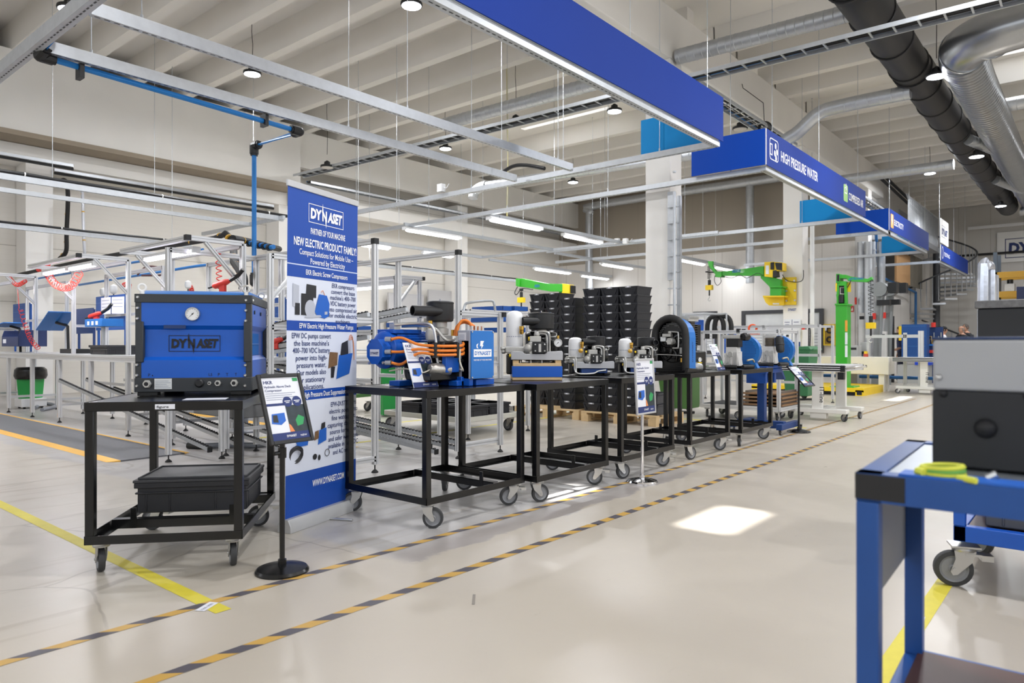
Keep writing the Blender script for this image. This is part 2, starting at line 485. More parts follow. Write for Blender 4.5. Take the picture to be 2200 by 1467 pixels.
w.box(27.6, 33, 9.9, 10, 3.0, 5.4); w.box(27.6, 33, 6.15, 9.9, 3.05, 3.15); w.box(27.6, 27.7, 6.15, 9.9, 3.15, 5.3); w.box(32.9, 33, 6.15, 9.9, 3.15, 5.3); w.box(27.6, 33, 6.15, 9.9, 5.3, 5.4)
struct(w, 'wall_side', flat=True)
w = MB(panel_material('far_wall_panels', '#CFCDC9', horiz=False, pitch=1.15, axis=1)); w.box(XF, XF+.2, YR, 6.15, 0, ROOF); struct(w, 'wall_far', flat=True)
w = MB(panel_material('right_wall_panels', '#DCD8D2', horiz=True, pitch=1.2)); w.box(X0, XF, YR-.2, YR, 0, 2.2); w.box(X0, XF, YR-.2, YR, 6.2, ROOF); w.box(X0, -5, YR-.2, YR, 2.2, 6.2); w.box(14, XF, YR-.2, YR, 2.2, 6.2)
for k in range(1, 10): w.box(-5+1.9*k-.04, -5+1.9*k+.04, YR-.14, YR-.06, 2.2, 6.2)  # mullions of the added window band, opened to brighten surfaces facing the viewer
struct(w, 'wall_right', flat=True)
w = MB(panel_material('near_wall_panels', '#DCD8D2', horiz=True, pitch=1.2)); w.box(X0-.2, X0, YR, YL, 0, 2.2); w.box(X0-.2, X0, YR, YL, 6.2, ROOF); w.box(X0-.2, X0, YR, -5, 2.2, 6.2); w.box(X0-.2, X0, 10, YL, 2.2, 6.2)
for k in range(1, 8): w.box(X0-.14, X0-.06, -5+1.875*k-.04, -5+1.875*k+.04, 2.2, 6.2)  # second added window band, giving light from behind the viewer
struct(w, 'wall_near', flat=True)

# roof slab with skylight openings
SKY = [(15.3, 16.35, 10.2, 13.2), (17.3, 18.9, -0.4, 2.1), (6.0, 6.8, 0.42, 0.80), (6.05, 6.85, 1.5, 1.58), (6.05, 6.75, 1.68, 2.05), (11.0, 12.6, -4.5, -2.5)]
def slab_with_holes(mb, x0, x1, y0, y1, z0, z1, holes):
    xs = sorted({x0, x1, *[h[0] for h in holes], *[h[1] for h in holes]})
    for a, b in zip(xs, xs[1:]):
        ys = y0
        for h in sorted([h for h in holes if h[0] <= a and h[1] >= b], key=lambda h: h[2]):
            if h[2] > ys: mb.box(a, b, ys, h[2], z0, z1)
            ys = h[3]
        mb.box(a, b, ys, y1, z0, z1)
c = MB(CONC2); slab_with_holes(c, X0, XF, YR, YL, ROOF, ROOF+.25, SKY)
struct(c, 'ceiling', flat=True)
# skylight upstands
for i, h in enumerate(SKY):
    c = MB(mat('skylight_upstand', '#EFEFEF', 0.7, 0, 0.02))
    z0, z1 = ROOF+.25, ROOF+.55
    c.box(h[0]-.05, h[0], h[2], h[3], z0, z1); c.box(h[1], h[1]+.05, h[2], h[3], z0, z1)
    c.box(h[0], h[1], h[2]-.05, h[2], z0, z1); c.box(h[0], h[1], h[3], h[3]+.05, z0, z1)
    struct(c, 'window_%d' % (i+1), flat=True)
# double-tee ribs
pr = [(-.10, 0), (.10, 0), (.14, ROOF-RIBZ), (-.14, ROOF-RIBZ)]
k = 0; x = 6.75-1.14*11
while x < XF-.3:
    for y0, y1 in ((YR, 5.98), (6.02, YL)):
        if x > XB and y0 > 6: continue
        if any(h[0]-.13 < x < h[1]+.13 and h[2] < y1 and h[3] > y0 for h in SKY):
            k += 1; continue
        c = MB(CONC2); c.sweep([(a, b-.26) for a, b in pr], (x, y0, RIBZ+.26), (x, y1, RIBZ+.26)); struct(c, 'trim_%d' % (k+10), flat=True); k += 1
    x += 1.14
# girders and columns
g = MB([CONC, UNDER]); g.box(X0, XB+2, 5.75, 6.25, GZ0, RIBZ); struct(g, 'beam_middle', bevel=.02, flat=True)
g = MB([CONC]); g.box(X0, 10.95, 16.6, 16.8, 5.35, RIBZ+.02); g.box(10.95, XB, 16.9, 17.1, 5.95, RIBZ+.02); g.box(10.95, XB, 16.98, 17.6, 4.9, 5.3)
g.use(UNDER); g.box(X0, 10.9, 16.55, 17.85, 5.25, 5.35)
g.use(CONC); g.box(X0, 10.9, 17.2, 17.9, 4.9, 5.24)
struct(g, 'beam_left', flat=True)
for x in (5.05, 10.95, 17.9):
    c = MB(COLW); c.box(x-.25, x+.25, 17.25, 17.88, 0, 4.9 if x < 8 else 5.93); struct(c, 'column_left', flat=True)
for x in (11.35, 18.35, 24.75):
    c = MB(COLW); c.box(x-.22, x+.22, 5.76, 6.24, 0, GZ0); struct(c, 'column_middle', bevel=.015, flat=True)

# windows in the back wall
def framed_window(i, pa, pb):
    a, b = onX(pa[0], pa[1], XB-.06), onX(pb[0], pb[1], XB-.06)
    y0, y1, z0, z1 = min(a.y, b.y), max(a.y, b.y), min(a.z, b.z), max(a.z, b.z)
    r = thing('window_%d' % i, None, None, (XB-.06, (y0+y1)/2, z0)); r['kind'] = 'structure'
    Y0, Y1, H = -(y1-y0)/2, (y1-y0)/2, z1-z0
    m = MB(mat('window_frame_grey', '#3A3B40', 0.4)); t = .12
    m.box(-.05, .05, Y0, Y1, 0, t); m.box(-.05, .05, Y0, Y1, H-t, H); m.box(-.05, .05, Y0, Y0+t, t, H-t); m.box(-.05, .05, Y1-t, Y1, t, H-t)
    m.build('window_frame', r)
    m = MB([mat('room_beyond_pale', '#E4E7EC', 0.2, 0, 0.25, 1.5), mat('room_beyond_dark', '#85868F', 0.3)])
    m.box(.02, .03, Y0+t, Y1-t, t, H-t); m.use(m.mats[1])
    for k in range(5): m.box(.012, .02, Y0+t, Y1-t, t+.12+k*.1, t+.135+k*.1)
    m.build('window_pane', r)
framed_window(7, (1594, 668), (1692, 760)); framed_window(8, (1730, 664), (1769, 758)); framed_window(9, (1490, 670), (1540, 760))
# dark door opening and window in the side wall
a = onY(1928, 708, 5.93); b = onY(1945, 800, 5.93)
m = MB(mat('door_grey', '#4A4B50', 0.5)); m.box(a.x, b.x, 5.9, 5.94, 0, a.z); m.use(mat('pale_door', '#B9B9BC', .5)); m.box(a.x+.3, b.x-.2, 5.88, 5.9, .1, a.z-.1)
o = struct(m, 'door_1')
m = MB([mat('shutter_grey', '#A7A9AD', 0.5)]); a = onY(1931, 450, 5.93); b = onY(1952, 560, 5.93); m.box(a.x, b.x, 5.9, 5.94, b.z, a.z); struct(m, 'window_10')

# ------------------------------------------------------------------ floor markings
def stripe_tape(name, label, x0, x1, y, w, p, skew, z, flipx=None):
    m = MB([mat('tape_amber', '#C79F4E', 0.5, 0, 0.12, 9), mat('tape_grey', '#55525A', 0.5, 0, 0.12, 9)])
    x = x0; i = 0
    while x < x1:
        s = skew if (flipx is None or x < flipx) else 0.0
        s2 = s
        m.use(m.mats[i % 2])
        m.quad((x-s/2, y, z), (x+p-s2/2, y, z), (x+p+s2/2, y+w, z), (x+s/2, y+w, z)); x += p; i += 1
    return solo(m, name, label, 'floor tape', flat=True)
stripe_tape('floor_tape', 'black and amber hazard tape running along the floor at the carts\' wheels', 0.3, 16, 2.89, .05, .098, -.06, .0012, )
stripe_tape('floor_tape', 'black and amber hazard tape down the open aisle, the one nearer the viewer', 0.2, 16, 2.36, .055, .098, -.055, .0012, 3.57)
for (x0, x1, y0, y1, z, lab) in ((1.435, 1.505, 2.78, 17, .001, 'yellow floor line passing under the front cart with the blue cabinet'),
                                 (1.9, 9.0, .53, .60, .001, 'yellow floor line beneath the blue workbenches at right'),
                                 (4.4, 9.5, 7.55, 7.63, .001, 'thin yellow floor line behind the black carts, in front of the crate pallets'),
                                 (9.55, 9.63, 3.0, 7.5, .001, 'short yellow floor line crossing behind the farthest black cart'),
                                 (4.4, 10.5, 6.35, 6.42, .001, 'thin yellow floor line nearest behind the row of black carts')):
    m = MB(TAPEY); m.quad((x0, y0, z), (x1, y0, z), (x1, y1, z), (x0, y1, z)); solo(m, 'floor_line', lab, 'floor line', flat=True)
for (x, y, ang, lab) in ((1.45, 2.88, .5, 'torn white label stuck on the end of the left yellow line'), (3.2, .57, .1, 'white printed label stuck on the yellow line under the blue bench')):
    m = MB([PAPER, INKGREY]); m.T = Matrix.Translation((x, y, .0022)) @ Matrix.Rotation(ang, 4, 'Z')
    m.quad((-.05, -.022, 0), (.05, -.022, 0), (.05, .022, 0), (-.05, .022, 0)); m.use(INKGREY)
    m.text('1500 0081', (-.042, -.009, .0005), (1, 0, 0), (0, 1, 0), .02, .01); solo(m, 'floor_label', lab, 'label', flat=True)
p = onZ(1018, 1287, .0012)
m = MB(mat('dirty_tape', '#8F8982', .6)); m.T = Matrix.Translation(p) @ Matrix.Rotation(.72, 4, 'Z'); m.quad((-.06, -.006, 0), (.06, -.006, 0), (.06, .006, 0), (-.06, .006, 0))
solo(m, 'tape_scrap', 'small grey scrap of tape on the open aisle floor', 'tape scrap', flat=True)
# ------------------------------------------------------------------ overhead rail frames, signs, lamps, ducts, pipes
RZ = 3.82
def rail(p0, p1, label, w=.05, h=.085, slots=True, group=None, name='steel_rail'):
    m = MB([GALV, mat('rail_slot', '#4B4D52', .6)])
    m.bar(p0, p1, w, h); m.use(m.mats[1])
    if slots:
        p0, p1 = Vector(p0), Vector(p1); d = (p1-p0).normalized(); s = Vector((-d.y, d.x, 0))*.007; L = (p1-p0).length
        z = Vector((0, 0, -h/2-.001)); k = .03
        while k < L:
            a = p0+d*k+z; b = p0+d*min(k+.045, L)+z
            m.quad(a-s, b-s, b+s, a+s); k += .075
    return solo(m, name, label, 'rail', group, flat=True)
rail((2.14, 4.1, RZ), (2.14, 17.2, RZ), 'galvanised cross rail at the upper left corner, nearest the viewer', .09, .12)
rail((2.2, 6.30, RZ), (8.95, 6.30, RZ), 'long bluish galvanised rail across the upper left, right of the blue pipe', .06, .11)
rail((2.2, 7.42, RZ), (8.95, 7.42, RZ), 'long galvanised rail the blue air pipe is clipped under', .06, .11)
rail((-1.0, 4.06, RZ), (9.2, 4.06, RZ), 'rail under the long blue sign across the top of the frame', .09, .07)
rail((9.15, 4.1, RZ), (9.15, 12.0, RZ), 'galvanised cross rail with the light blue panel on it', .08, .08)
rail((10.95, 4.1, RZ), (10.95, 15.8, RZ), 'galvanised cross rail running left from the HIGH PRESSURE WATER sign', .08, .08)
rail((10.9, 4.06, RZ), (16.7, 4.06, RZ), 'rail under the HIGH PRESSURE WATER and COMPRESSED AIR sign', .09, .06)
rail((16.7, 4.06, RZ), (19.2, 4.06, RZ-.02), 'rail bridging the compressed air and electricity signs', .09, .06)
rail((16.65, 4.1, RZ), (16.65, 12.6, RZ), 'galvanised cross rail behind the white column with a light blue panel', .08, .08)
rail((19.0, 4.1, RZ), (19.0, 14.0, RZ), 'galvanised cross rail left of the ELECTRICITY sign', .08, .08)
rail((19.0, 4.06, RZ-.02), (23.9, 4.06, RZ-.02), 'rail under the ELECTRICITY sign', .09, .06)
rail((23.8, 4.1, RZ), (23.8, 9.5, RZ), 'cross rail with light blue panel under the steel gangway', .08, .08)
rail((26.0, 4.1, RZ-.1), (26.0, 8.0, RZ-.1), 'cross rail left of the farthest blue sign', .08, .08)
rail((26.0, 4.06, RZ-.1), (31.8, 4.06, RZ-.1), 'rail under the farthest blue sign', .09, .06)
rail((10.95, 9.93, RZ), (16.4, 9.93, RZ), 'rail carrying two bright tube lamps above the crate stacks', .06, .08)
rail((10.95, 14.97, RZ), (16.4, 14.97, RZ), 'rail with dim tube lamps low behind the banner edge', .06, .08)
rail((10.75, 12.2, RZ), (16.4, 12.2, RZ), 'rail with tube lamps, second one behind the banner top', .06, .08)
rail((16.4, 7.2, RZ), (16.4, 15.0, RZ), 'cross rail with white junction boxes at the end of the lamp rails', .06, .07)
rail((19.05, 10.1, RZ), (24.4, 10.1, RZ), 'lamp rail right of the tall white column', .06, .08)
rail((17.0, 12.57, RZ), (24.4, 12.57, RZ), 'lamp rail left of the tall white column', .06, .08)
rail((17.0, 15.2, RZ), (24.4, 15.2, RZ), 'lamp rail above the far green crane arm', .06, .08)
rail((-2, 13.7, RZ), (8.6, 13.7, RZ), 'upper left rail with black cable strapped on top', .06, .1)
rail((-2, 14.9, RZ), (8.6, 14.9, RZ), 'plain rail just below the one with the black cable', .06, .08)
rail((-2, 15.0, 3.2), (7.2, 15.0, 3.2), 'lower left rail with a thin black cable along it', .06, .08)
rail((8.5, 13.5, RZ), (8.5, 17.1, RZ), 'short cross rail joining the upper left rails', .06, .08)
rail((10.6, 15.0, 3.2), (19.0, 15.0, 3.2), 'low rail with black cable leading to the far green crane arm', .06, .08)
for p0, p1, r, lab in (((-2, 13.7, RZ+.08), (8.7, 13.7, RZ+.08), .035, 'thick black cable on the upper left rail'), ((-2, 15.0, 3.27), (7.0, 15.0, 3.27), .022, 'thin black cable on the lower left rail'),
                       ((10.8, 15.0, 3.27), (18.9, 15.0, 3.27), .02, 'black cable on the low rail behind the aluminium racks')):
    m = MB(BLACKPL); q = [Vector(p0).lerp(Vector(p1), i/24)+Vector((0, 0, random.uniform(-.008, .008))) for i in range(25)]
    m.tube(q, r, 8); m.use(WHITEP)
    for i in range(3, 24, 5): m.cyl(q[i]-Vector((.01, 0, 0)), q[i]+Vector((.01, 0, 0)), r*1.15, n=8)
    solo(m, 'power_cable', lab, 'cable')

# signs: blue panels standing on the rails
def sign(x0, x1, y0, h, label, side, front=None, deco=None, z=RZ+.04):
    r = thing('hanging_sign', label, 'sign', (x0, y0, z))
    m = MB(SIGNBLUE); m.box(0, x1-x0, -.012, .0, 0, h); m.use(WHITEP); m.box(-.004, .004, -.016, .0, 0, h)
    m.build('side_panel', r, flat=True)
    if front:
        m = MB(SIGNBLUE2); m.box(-.012, 0, 0, front, 0, h); m.build('front_panel', r, flat=True)
    if deco:
        m = MB(WHITEINK); deco(m, h); m.build('lettering', r, flat=True)
    m = MB(GALV); m.box(.1, x1-x0-.1, .0, .02, 0, .05); m.build('mounting_angle', r)
    return r
O = (0, -.014, 0); XD, ZD = (1, 0, 0), (0, 0, 1)
def rrect(x0, x1, y0, y1, r=.04, n=4):
    out = []
    for cx, cy, a0 in ((x1-r, y0+r, -90), (x1-r, y1-r, 0), (x0+r, y1-r, 90), (x0+r, y0+r, 180)):
        out += [(cx+r*math.cos(math.radians(a0+90*i/n)), cy+r*math.sin(math.radians(a0+90*i/n))) for i in range(n+1)]
    return out
def ring2(m, o, xd, yd, outer, inner):
    n = len(outer); o = Vector(o); xd = Vector(xd); yd = Vector(yd)
    m.add([o+xd*a+yd*b for a, b in outer+inner], [(i, (i+1) % n, (i+1) % n+n, i+n) for i in range(n)])
def drops(m, x, z, s):
    for a, b in ((0, .05), (.035, .0), (-.02, -.02), (.01, -.06)):
        m.poly2(O, XD, ZD, [(x+a*s+.022*s*math.cos(t*PI/4), z+b*s+.03*s*math.sin(t*PI/4)) for t in range(8)])
def deco2(m, h):
    ring2(m, O, XD, ZD, rrect(.14, .52, .12, h-.1, .06), rrect(.155, .505, .135, h-.115, .05))
    drops(m, .4, h/2, 1.7)
    m.outline(O, XD, ZD, .16, .26, h/2-.09, h/2+.09, .018)
    m.text('HIGH PRESSURE WATER', (.64, -.014, .18), XD, ZD, .235, .012, width=1.9)
    m.use(mat('sign_green', '#7CB34A', .5)); m.poly2(O, XD, ZD, rrect(4.2, 4.5, .1, h-.12)); m.use(WHITEINK)
    m.T = Matrix.Translation((0, -.003, 0)); m.outline(O, XD, ZD, 4.27, 4.42, .26, .38, .02); drops(m, 4.36, .4, .8)
    m.text('COMPRESSED AIR', (4.56, -.014, .17), XD, ZD, .22, .012, width=1.12)
def deco3(m, h):
    m.use(mat('sign_orange', '#E9A03C', .5)); m.poly2(O, XD, ZD, rrect(.15, .45, .08, h-.1)); m.use(WHITEINK); m.T = Matrix.Translation((0, -.003, 0))
    m.poly2(O, XD, ZD, [(.28, .4), (.34, .4), (.31, .28), (.36, .28), (.25, .12), (.28, .24), (.24, .24)])
    m.T = Matrix.Identity(4); m.text('ELECTRICITY', (.52, -.014, .18), XD, ZD, .2, .01, width=1.05)
def deco4(m, h):
    o = [(.35+.14*math.cos(t*PI/10), .28+.2*math.sin(t*PI/10)) for t in range(20)]; i = [(.35+.11*math.cos(t*PI/10), .28+.17*math.sin(t*PI/10)) for t in range(20)]
    ring2(m, O, XD, ZD, o, i); m.text('TESTING', (.6, -.014, .2), XD, ZD, .17, .01, width=1.1)
sign(-1.0, 9.25, 4.0, .60, 'long plain blue sign panel filling the top centre of the photo', None)
sign(10.85, 16.75, 4.0, .56, 'blue sign lettered HIGH PRESSURE WATER and COMPRESSED AIR', None, 1.22, deco2)
sign(18.95, 23.95, 4.0, .52, 'blue sign lettered ELECTRICITY in front of the gangway', None, 1.2, deco3)
sign(25.95, 31.8, 4.0, .52, 'farthest dark blue hanging sign, in front of the spiral stair', None, None, deco4, RZ-.06)
for x, y0, y1, lab in ((9.18, 4.15, 5.22, 'light blue panel beside the tall white column'), (16.68, 4.15, 5.36, 'light blue panel behind the compressed air sign'), (23.83, 4.15, 5.22, 'light blue panel behind the electricity sign')):
    m = MB(SKYBLUE); m.box(x, x+.012, y0, y1, RZ+.03, RZ+.56); solo(m, 'fascia_sign', lab, 'panel', flat=True)
a = onX(2001, 494, 27.2); b = onX(2022, 548, 27.2)
def hang_board(name, pa, pb, X, label, mats, deco=None):
    p, q = onX(pa[0], pa[1], X), onX(pb[0], pb[1], X)
    r = thing(name, label, 'sign', (X, q.y, q.z))
    m = MB(mats); m.box(0, .03, 0, p.y-q.y, 0, p.z-q.z); m.build('board', r, flat=True)
    if deco:
        m = MB(INK); deco(m, p.y-q.y, p.z-q.z); m.build('lettering', r, flat=True)
    return r
hang_board('company_sign', (2142, 500), (2330, 553), XF-.1, 'white wall sign with the dark blue company name at the right edge', WHITEP,
           lambda m, w, h: m.logo((-.012, w-.28, h*.05), (0, -1, 0), (0, 0, 1), 2.4, mat('logo_navy', '#1C2F6B', .5)))
hang_board('wall_sign', (2184, 616), (2330, 638), 25.4, 'dark navy wall sign beginning with the letter P', mat('sign_navy', '#14224A', .5),
           lambda m, w, h: (m.use(WHITEINK), m.text('P', (-.012, w-.2, h*.25), (0, -1, 0), (0, 0, 1), h*.7, .02)))
p = onY(1980, 540, 4.0)
r = thing('company_board', 'white hanging board with dark logo above the farthest blue sign', 'sign', (25.95, 4.0, RZ+.5))
m = MB(WHITEP); m.box(0, 1.4, -.02, 0, 0, .78); m.build('board', r, flat=True)
m = MB(mat('logo_navy', '#1C2F6B', .5)); m.logo((.12, -.022, .16), (1, 0, 0), (0, 0, 1), 1.1, mat('logo_navy', '#1C2F6B', .5)); m.build('lettering', r, flat=True)

# suspension rods and wires
def rod(x, y, z0, z1, r, label, m=GALV, cat='rod'):
    b = MB(m); b.cyl((x, y, z0), (x, y, z1), r, n=6); b.cyl((x, y, z0), (x, y, z0+.06), r*2.6, n=6); b.cyl((x, y, z1-.03), (x, y, z1), r*3, n=6)
    return solo(b, 'suspension_rod', label, cat, 'suspension rods of the overhead frame')
RODL = 'thin steel suspension rod between the roof ribs and the overhead rails'
for x in (2.6, 5.6, 8.6):
    for y in (6.30, 7.42): rod(x, y, RZ+.03, ROOF+.01, .005, RODL)
for x, y in ((9.15, 4.9), (9.15, 6.6), (9.15, 8.6), (9.15, 10.6), (9.15, 11.8), (10.95, 4.6), (10.95, 6.9), (10.95, 9.3), (10.95, 11.6), (10.95, 14.2), (4.8, 4.06), (6.9, 4.06), (8.9, 4.06), (11.3, 4.06), (13.7, 4.06),
             (16.4, 4.06), (16.65, 5.3), (16.65, 8.2), (16.65, 11.0), (19.0, 5.8), (19.0, 8.8), (19.0, 12.0), (19.3, 4.06), (21.6, 4.06), (23.8, 4.06), (26.2, 4.06), (29.0, 4.06), (31.6, 4.06), (13.4, 9.93), (15.6, 9.93),
             (13.4, 12.2), (4.2, 13.7), (7.9, 13.7), (6.4, 14.9), (20.2, 10.1), (22.8, 10.1), (19.5, 12.57), (22.5, 12.57), (21, 15.2), (13, 14.97)):
    rod(x, y, RZ+.03, ROOF+.01, .005, RODL)
for x in (3.0, 6.8, 12.0, 15.5, 18.5): rod(x, 15.0, 3.23, ROOF+.01, .005, RODL)

# high-bay lamps
LAMPMESH = None
def highbay(x, y, z, lit, label, power=0):
    global LAMPMESH
    r = thing('high_bay_lamp', label, 'lamp', (x, y, z), 0, 'round high-bay lamps')
    if LAMPMESH is None:
        h = MB(BLACKPL); h.lathe([(.16, 0), (.17, .02), (.165, .05), (.08, .07), (.07, .14), (.03, .16), (.03, .17)], n=24); h1 = h.build('lamp_housing', r)
        g = MB(LAMPGLOW); g.lathe([(.0001, -.004), (.145, -.004), (.15, .004)], n=24, caps=False); g1 = g.build('lamp_lens', r)
        g2 = MB(mat('dull_lamp_lens', '#C9C4BC', .3)); g2.lathe([(.0001, -.004), (.145, -.004), (.15, .004)], n=24, caps=False); g3 = g2.build('lamp_lens', r)
        c = MB(BLACKPL); c.tube([(0, 0, .1), (.01, 0, .3), (-.01, .005, .42), (0, 0, .6)], .006, 6); c1 = c.build('hanging_hook', r)
        LAMPMESH = (h1.data, g1.data, g3.data, c1.data)
        for o in (h1, g1, g3, c1): bpy.data.objects.remove(o)
    for nme, me in (('lamp_housing', LAMPMESH[0]), ('lamp_lens', LAMPMESH[1] if lit else LAMPMESH[2]), ('hanging_hook', LAMPMESH[3])):
        o = bpy.data.objects.new(nme, me); COL.objects.link(o); o.parent = r
        if nme == 'hanging_hook': o.scale.z = (ROOF+.02-z)/.6
    if power:
        light('high_bay_light', 'AREA', (x, y, z-.02), power, (0.97, 0.98, 1.0), shape='DISK', size=.3)
    return r
LP = 105
for px, py, z, lab in ((884, 13, 6.3, 'lit high-bay lamp at the top, left of the long blue sign'), (542, 160, 6.3, 'lit high-bay lamp glowing behind the upper left rail'),
                       (150, 22, 5.9, 'lit lamp glare at the upper left corner'), (957, 320, 6.3, 'small lit high-bay lamp above the banner to its right'),
                       (1320, 240, 6.2, 'lit high-bay lamp near the skylight'), (1231, 392, 6.2, 'smallest lit high-bay lamp in front of the back wall'),
                       (2012, 165, 5.6, 'lit high-bay lamp between the black and silver ducts, the nearest one'), (2098, 337, 5.5, 'lit high-bay lamp beside the black duct, middle of three'),
                       (2150, 443, 5.5, 'lit high-bay lamp at the far end of the black duct'), (1998, 373, 6.3, 'faint lit high-bay lamp left of the black duct')):
    p = onZ(px, py, z); highbay(p.x, p.y, z, True, lab, LP)
for px, py, z, lab in ((1108, 263, 6.0, 'unlit black high-bay lamp under the cable tray, in the middle'), (703, 360, 5.5, 'unlit black high-bay lamp hanging above the banner'),
                       (1590, 278, 5.9, 'unlit black high-bay lamp over the high pressure water sign')):
    p = onZ(px, py, z); highbay(p.x, p.y, z, False, lab)
for x, y in ((-4, 12.6), (3.2, 1.2), (9.3, 1.2), (3.2, -3.5), (9.3, -3.5), (16, -3.5), (24, -3.5), (31, -1.0)):
    highbay(x, y, 6.3, True, 'lit round high-bay lamp out of view beyond the picture', LP)

# tube lamps under the rails
TUBE = None
def tube_lamp(p, q, z, label, power=18):
    a, b = onZ(p[0], p[1], z), onZ(q[0], q[1], z)
    c = (a+b)/2; L = (b-a).length; ang = math.atan2(b.y-a.y, b.x-a.x)
    if abs(ang) < .35: ang = 0
    r = thing('tube_lamp', label, 'lamp', (c.x, c.y, z), ang, 'tube lamps under the overhead rails')
    m = MB(WHITEPL); m.prism([(-.06, .0), (.06, .0), (.04, .05), (-.04, .05)], -L/2, L/2, 'x'); m.box(-L/2-.04, -L/2, -.055, .055, -.03, .04); m.box(L/2, L/2+.04, -.055, .055, -.03, .04); m.build('lamp_body', r)
    m = MB(FAINT); m.lathe([(.0001, 0), (.045, .03), (.05, .06), (.05, .94), (.045, .97), (.0001, 1)], (-L/2, 0, -.01), (L/2, 0, -.01), 10, caps=False); m.build('glowing_diffuser', r)
    m = MB(GALV); m.box(-L*.3-.01, -L*.3+.01, -.02, .02, .05, .1); m.box(L*.3-.01, L*.3+.01, -.02, .02, .05, .1); m.build('hanger_clip', r)
    if power:
        l = light('tube_light', 'AREA', (c.x, c.y, z-.07), power*L, (0.96, 0.98, 1.0), (0, 0, ang), shape='RECTANGLE', size=L, size_y=.08)
    return r
TL = (((1052, 469), (1160, 492), 3.72, 'bright tube lamp above the crate stacks, left of the pair on one rail'), ((1206, 505), (1296, 520), 3.72, 'bright tube lamp above the crate stacks, right of the pair on one rail'),
      ((872, 491), (986, 511), 3.72, 'bright tube lamp just right of the banner top'), ((778, 524), (832, 533), 3.72, 'tube lamp partly hidden behind the banner edge'),
      ((905, 543), (976, 550), 3.72, 'short dim tube lamp behind the aluminium frame top'),
      ((1155, 576), (1218, 587), 3.72, 'small tube lamp above the far green crane arm'), ((1252, 591), (1303, 599), 3.72, 'small tube lamp right of the far green crane arm'),
      ((1298, 566), (1352, 577), 3.72, 'small tube lamp just left of the tall white column'), ((1462, 556), (1507, 568), 3.72, 'small tube lamp just right of the tall white column'), ((1535, 573), (1576, 581), 3.72, 'small tube lamp behind the green crane hook'))
for i, t in enumerate(TL): tube_lamp(*t, 18 if i < 5 else 5)

# spiral ducts
def duct(pts, r, label, material=GALV, pitch=.14, name='spiral_duct', ribs=True, sm=6, group=None):
    m = MB(material); m.tube(pts, r, 20, smooth=sm if len(pts) > 2 else 0)
    if ribs:
        P = [Vector(p) for p in pts]
        for a, b in zip(P, P[1:]):
            L = (b-a).length; k = pitch/2
            while k < L and L > .6:
                c = a+(b-a)*(k/L); m.torus(c, r+.001, .005, (b-a).normalized(), 20, 4); k += pitch
    return solo(m, name, label, 'duct', group)
duct([(11.45, 11.6, 6.15), (11.45, 6.3, 6.1)], .13, 'silver spiral duct hanging in the centre, its open end at left')
duct([(11.3, 5.7, 6.1), (11.3, 2.6, 6.02)], .13, 'silver spiral duct joining the black duct at the top right')
duct([(14.5, 5.2, 4.9), (14.5, 4.95, 5.2), (14.5, 4.7, 5.33), (14.5, 4.3, 5.62), (14.5, 3.9, 5.68), (14.5, 2.7, 5.68)], .13, 'silver duct with an S-bend above the high pressure water sign', pitch=.2)
duct([(19.3, 5.6, 5.3), (19.3, 2.7, 5.3)], .12, 'silver duct crossing above the compressed air sign')
duct([(14.0, 12.6, 5.32), (14.0, 6.3, 5.1)], .105, 'silver duct running behind the rails towards the white column', pitch=.16)
p = onX(1277, 447, 23.9)
duct([(23.9, p.y+.25, 2.9), (23.9, p.y+.25, p.z-.6), (23.9, p.y+.2, p.z-.12), (23.9, p.y-.15, p.z+.1), (23.9, 9.0, p.z+.12), (23.9, 7.2, p.z+.12)], .15, 'silver duct elbow and riser on the back wall in the corner', pitch=.5)
q = onX(1610, 600, 23.9)
duct([(23.95, q.y, 3.2), (23.95, q.y, p.z+.12)], .14, 'silver vertical duct on the back wall left of the green crane', pitch=.5)
p1 = onX(1264, 600, 24.1); p2 = onX(1276, 680, 24.1)
BLKD = mat('black_duct_fabric', '#232325', .55, 0, .15, 3)
m = MB(BLKD)
P = [(8.5, 2.65, 6.05), (10.2, 2.65, 6.05), (31.0, 2.65, 6.0)]
m.tube([(8.0, 2.65, 6.05), (30.8, 2.65, 6.0)], .31, 28)
x = 9.0
while x < 30.5:
    m.torus((x, 2.65, 6.03), .315, .018, (1, 0, 0), 28, 6); x += 1.25
m.cyl((30.8, 2.65, 6.0), (31.0, 2.65, 6.0), .31, .18, 24)
m.cyl((14.3, 2.65, 6.03), (14.9, 2.65, 6.03), .335, n=28)
solo(m, 'black_duct', 'large black round duct running down the aisle ceiling at right', 'duct')
duct([(10.3, 2.5, 6.0), (10.3, -2.5, 6.15)], .3, 'black cross duct branching right at the top of the frame', BLKD, ribs=False)
SILV = mat('bright_spiral_duct', '#A2A5A9', .28, .9, .1, 5)
duct([(13.4, 1.75, 5.75), (15, 1.8, 5.8), (31, 1.9, 6.0)], .33, 'large silver spiral duct parallel to the black one', SILV, pitch=.16, sm=1)
m = MB(SILV); m.tube([(13.9, 1.8, 5.78), (13.2, 1.7, 5.78), (12.9, 1.3, 5.8), (12.9, .6, 5.85), (12.9, -2, 5.9)], .34, 24, smooth=5)
for q in ((13.3, 1.74, 5.78), (12.95, 1.35, 5.8)): m.torus(q, .35, .012, (1, .6, 0), 24, 5)
solo(m, 'duct_elbow', 'shiny silver elbow of the large duct at the upper right corner', 'duct')
for x0, y0, x1, y1, lab in ((19.2, 2.4, 20.6, 1.9, 'short silver branch duct between the black and silver ducts, nearer'), (24.4, 2.4, 26, 1.9, 'short silver branch duct between the black and silver ducts, farther'),):
    duct([(x0, y0, 5.8), (x1, y1, 5.7)], .12, lab)
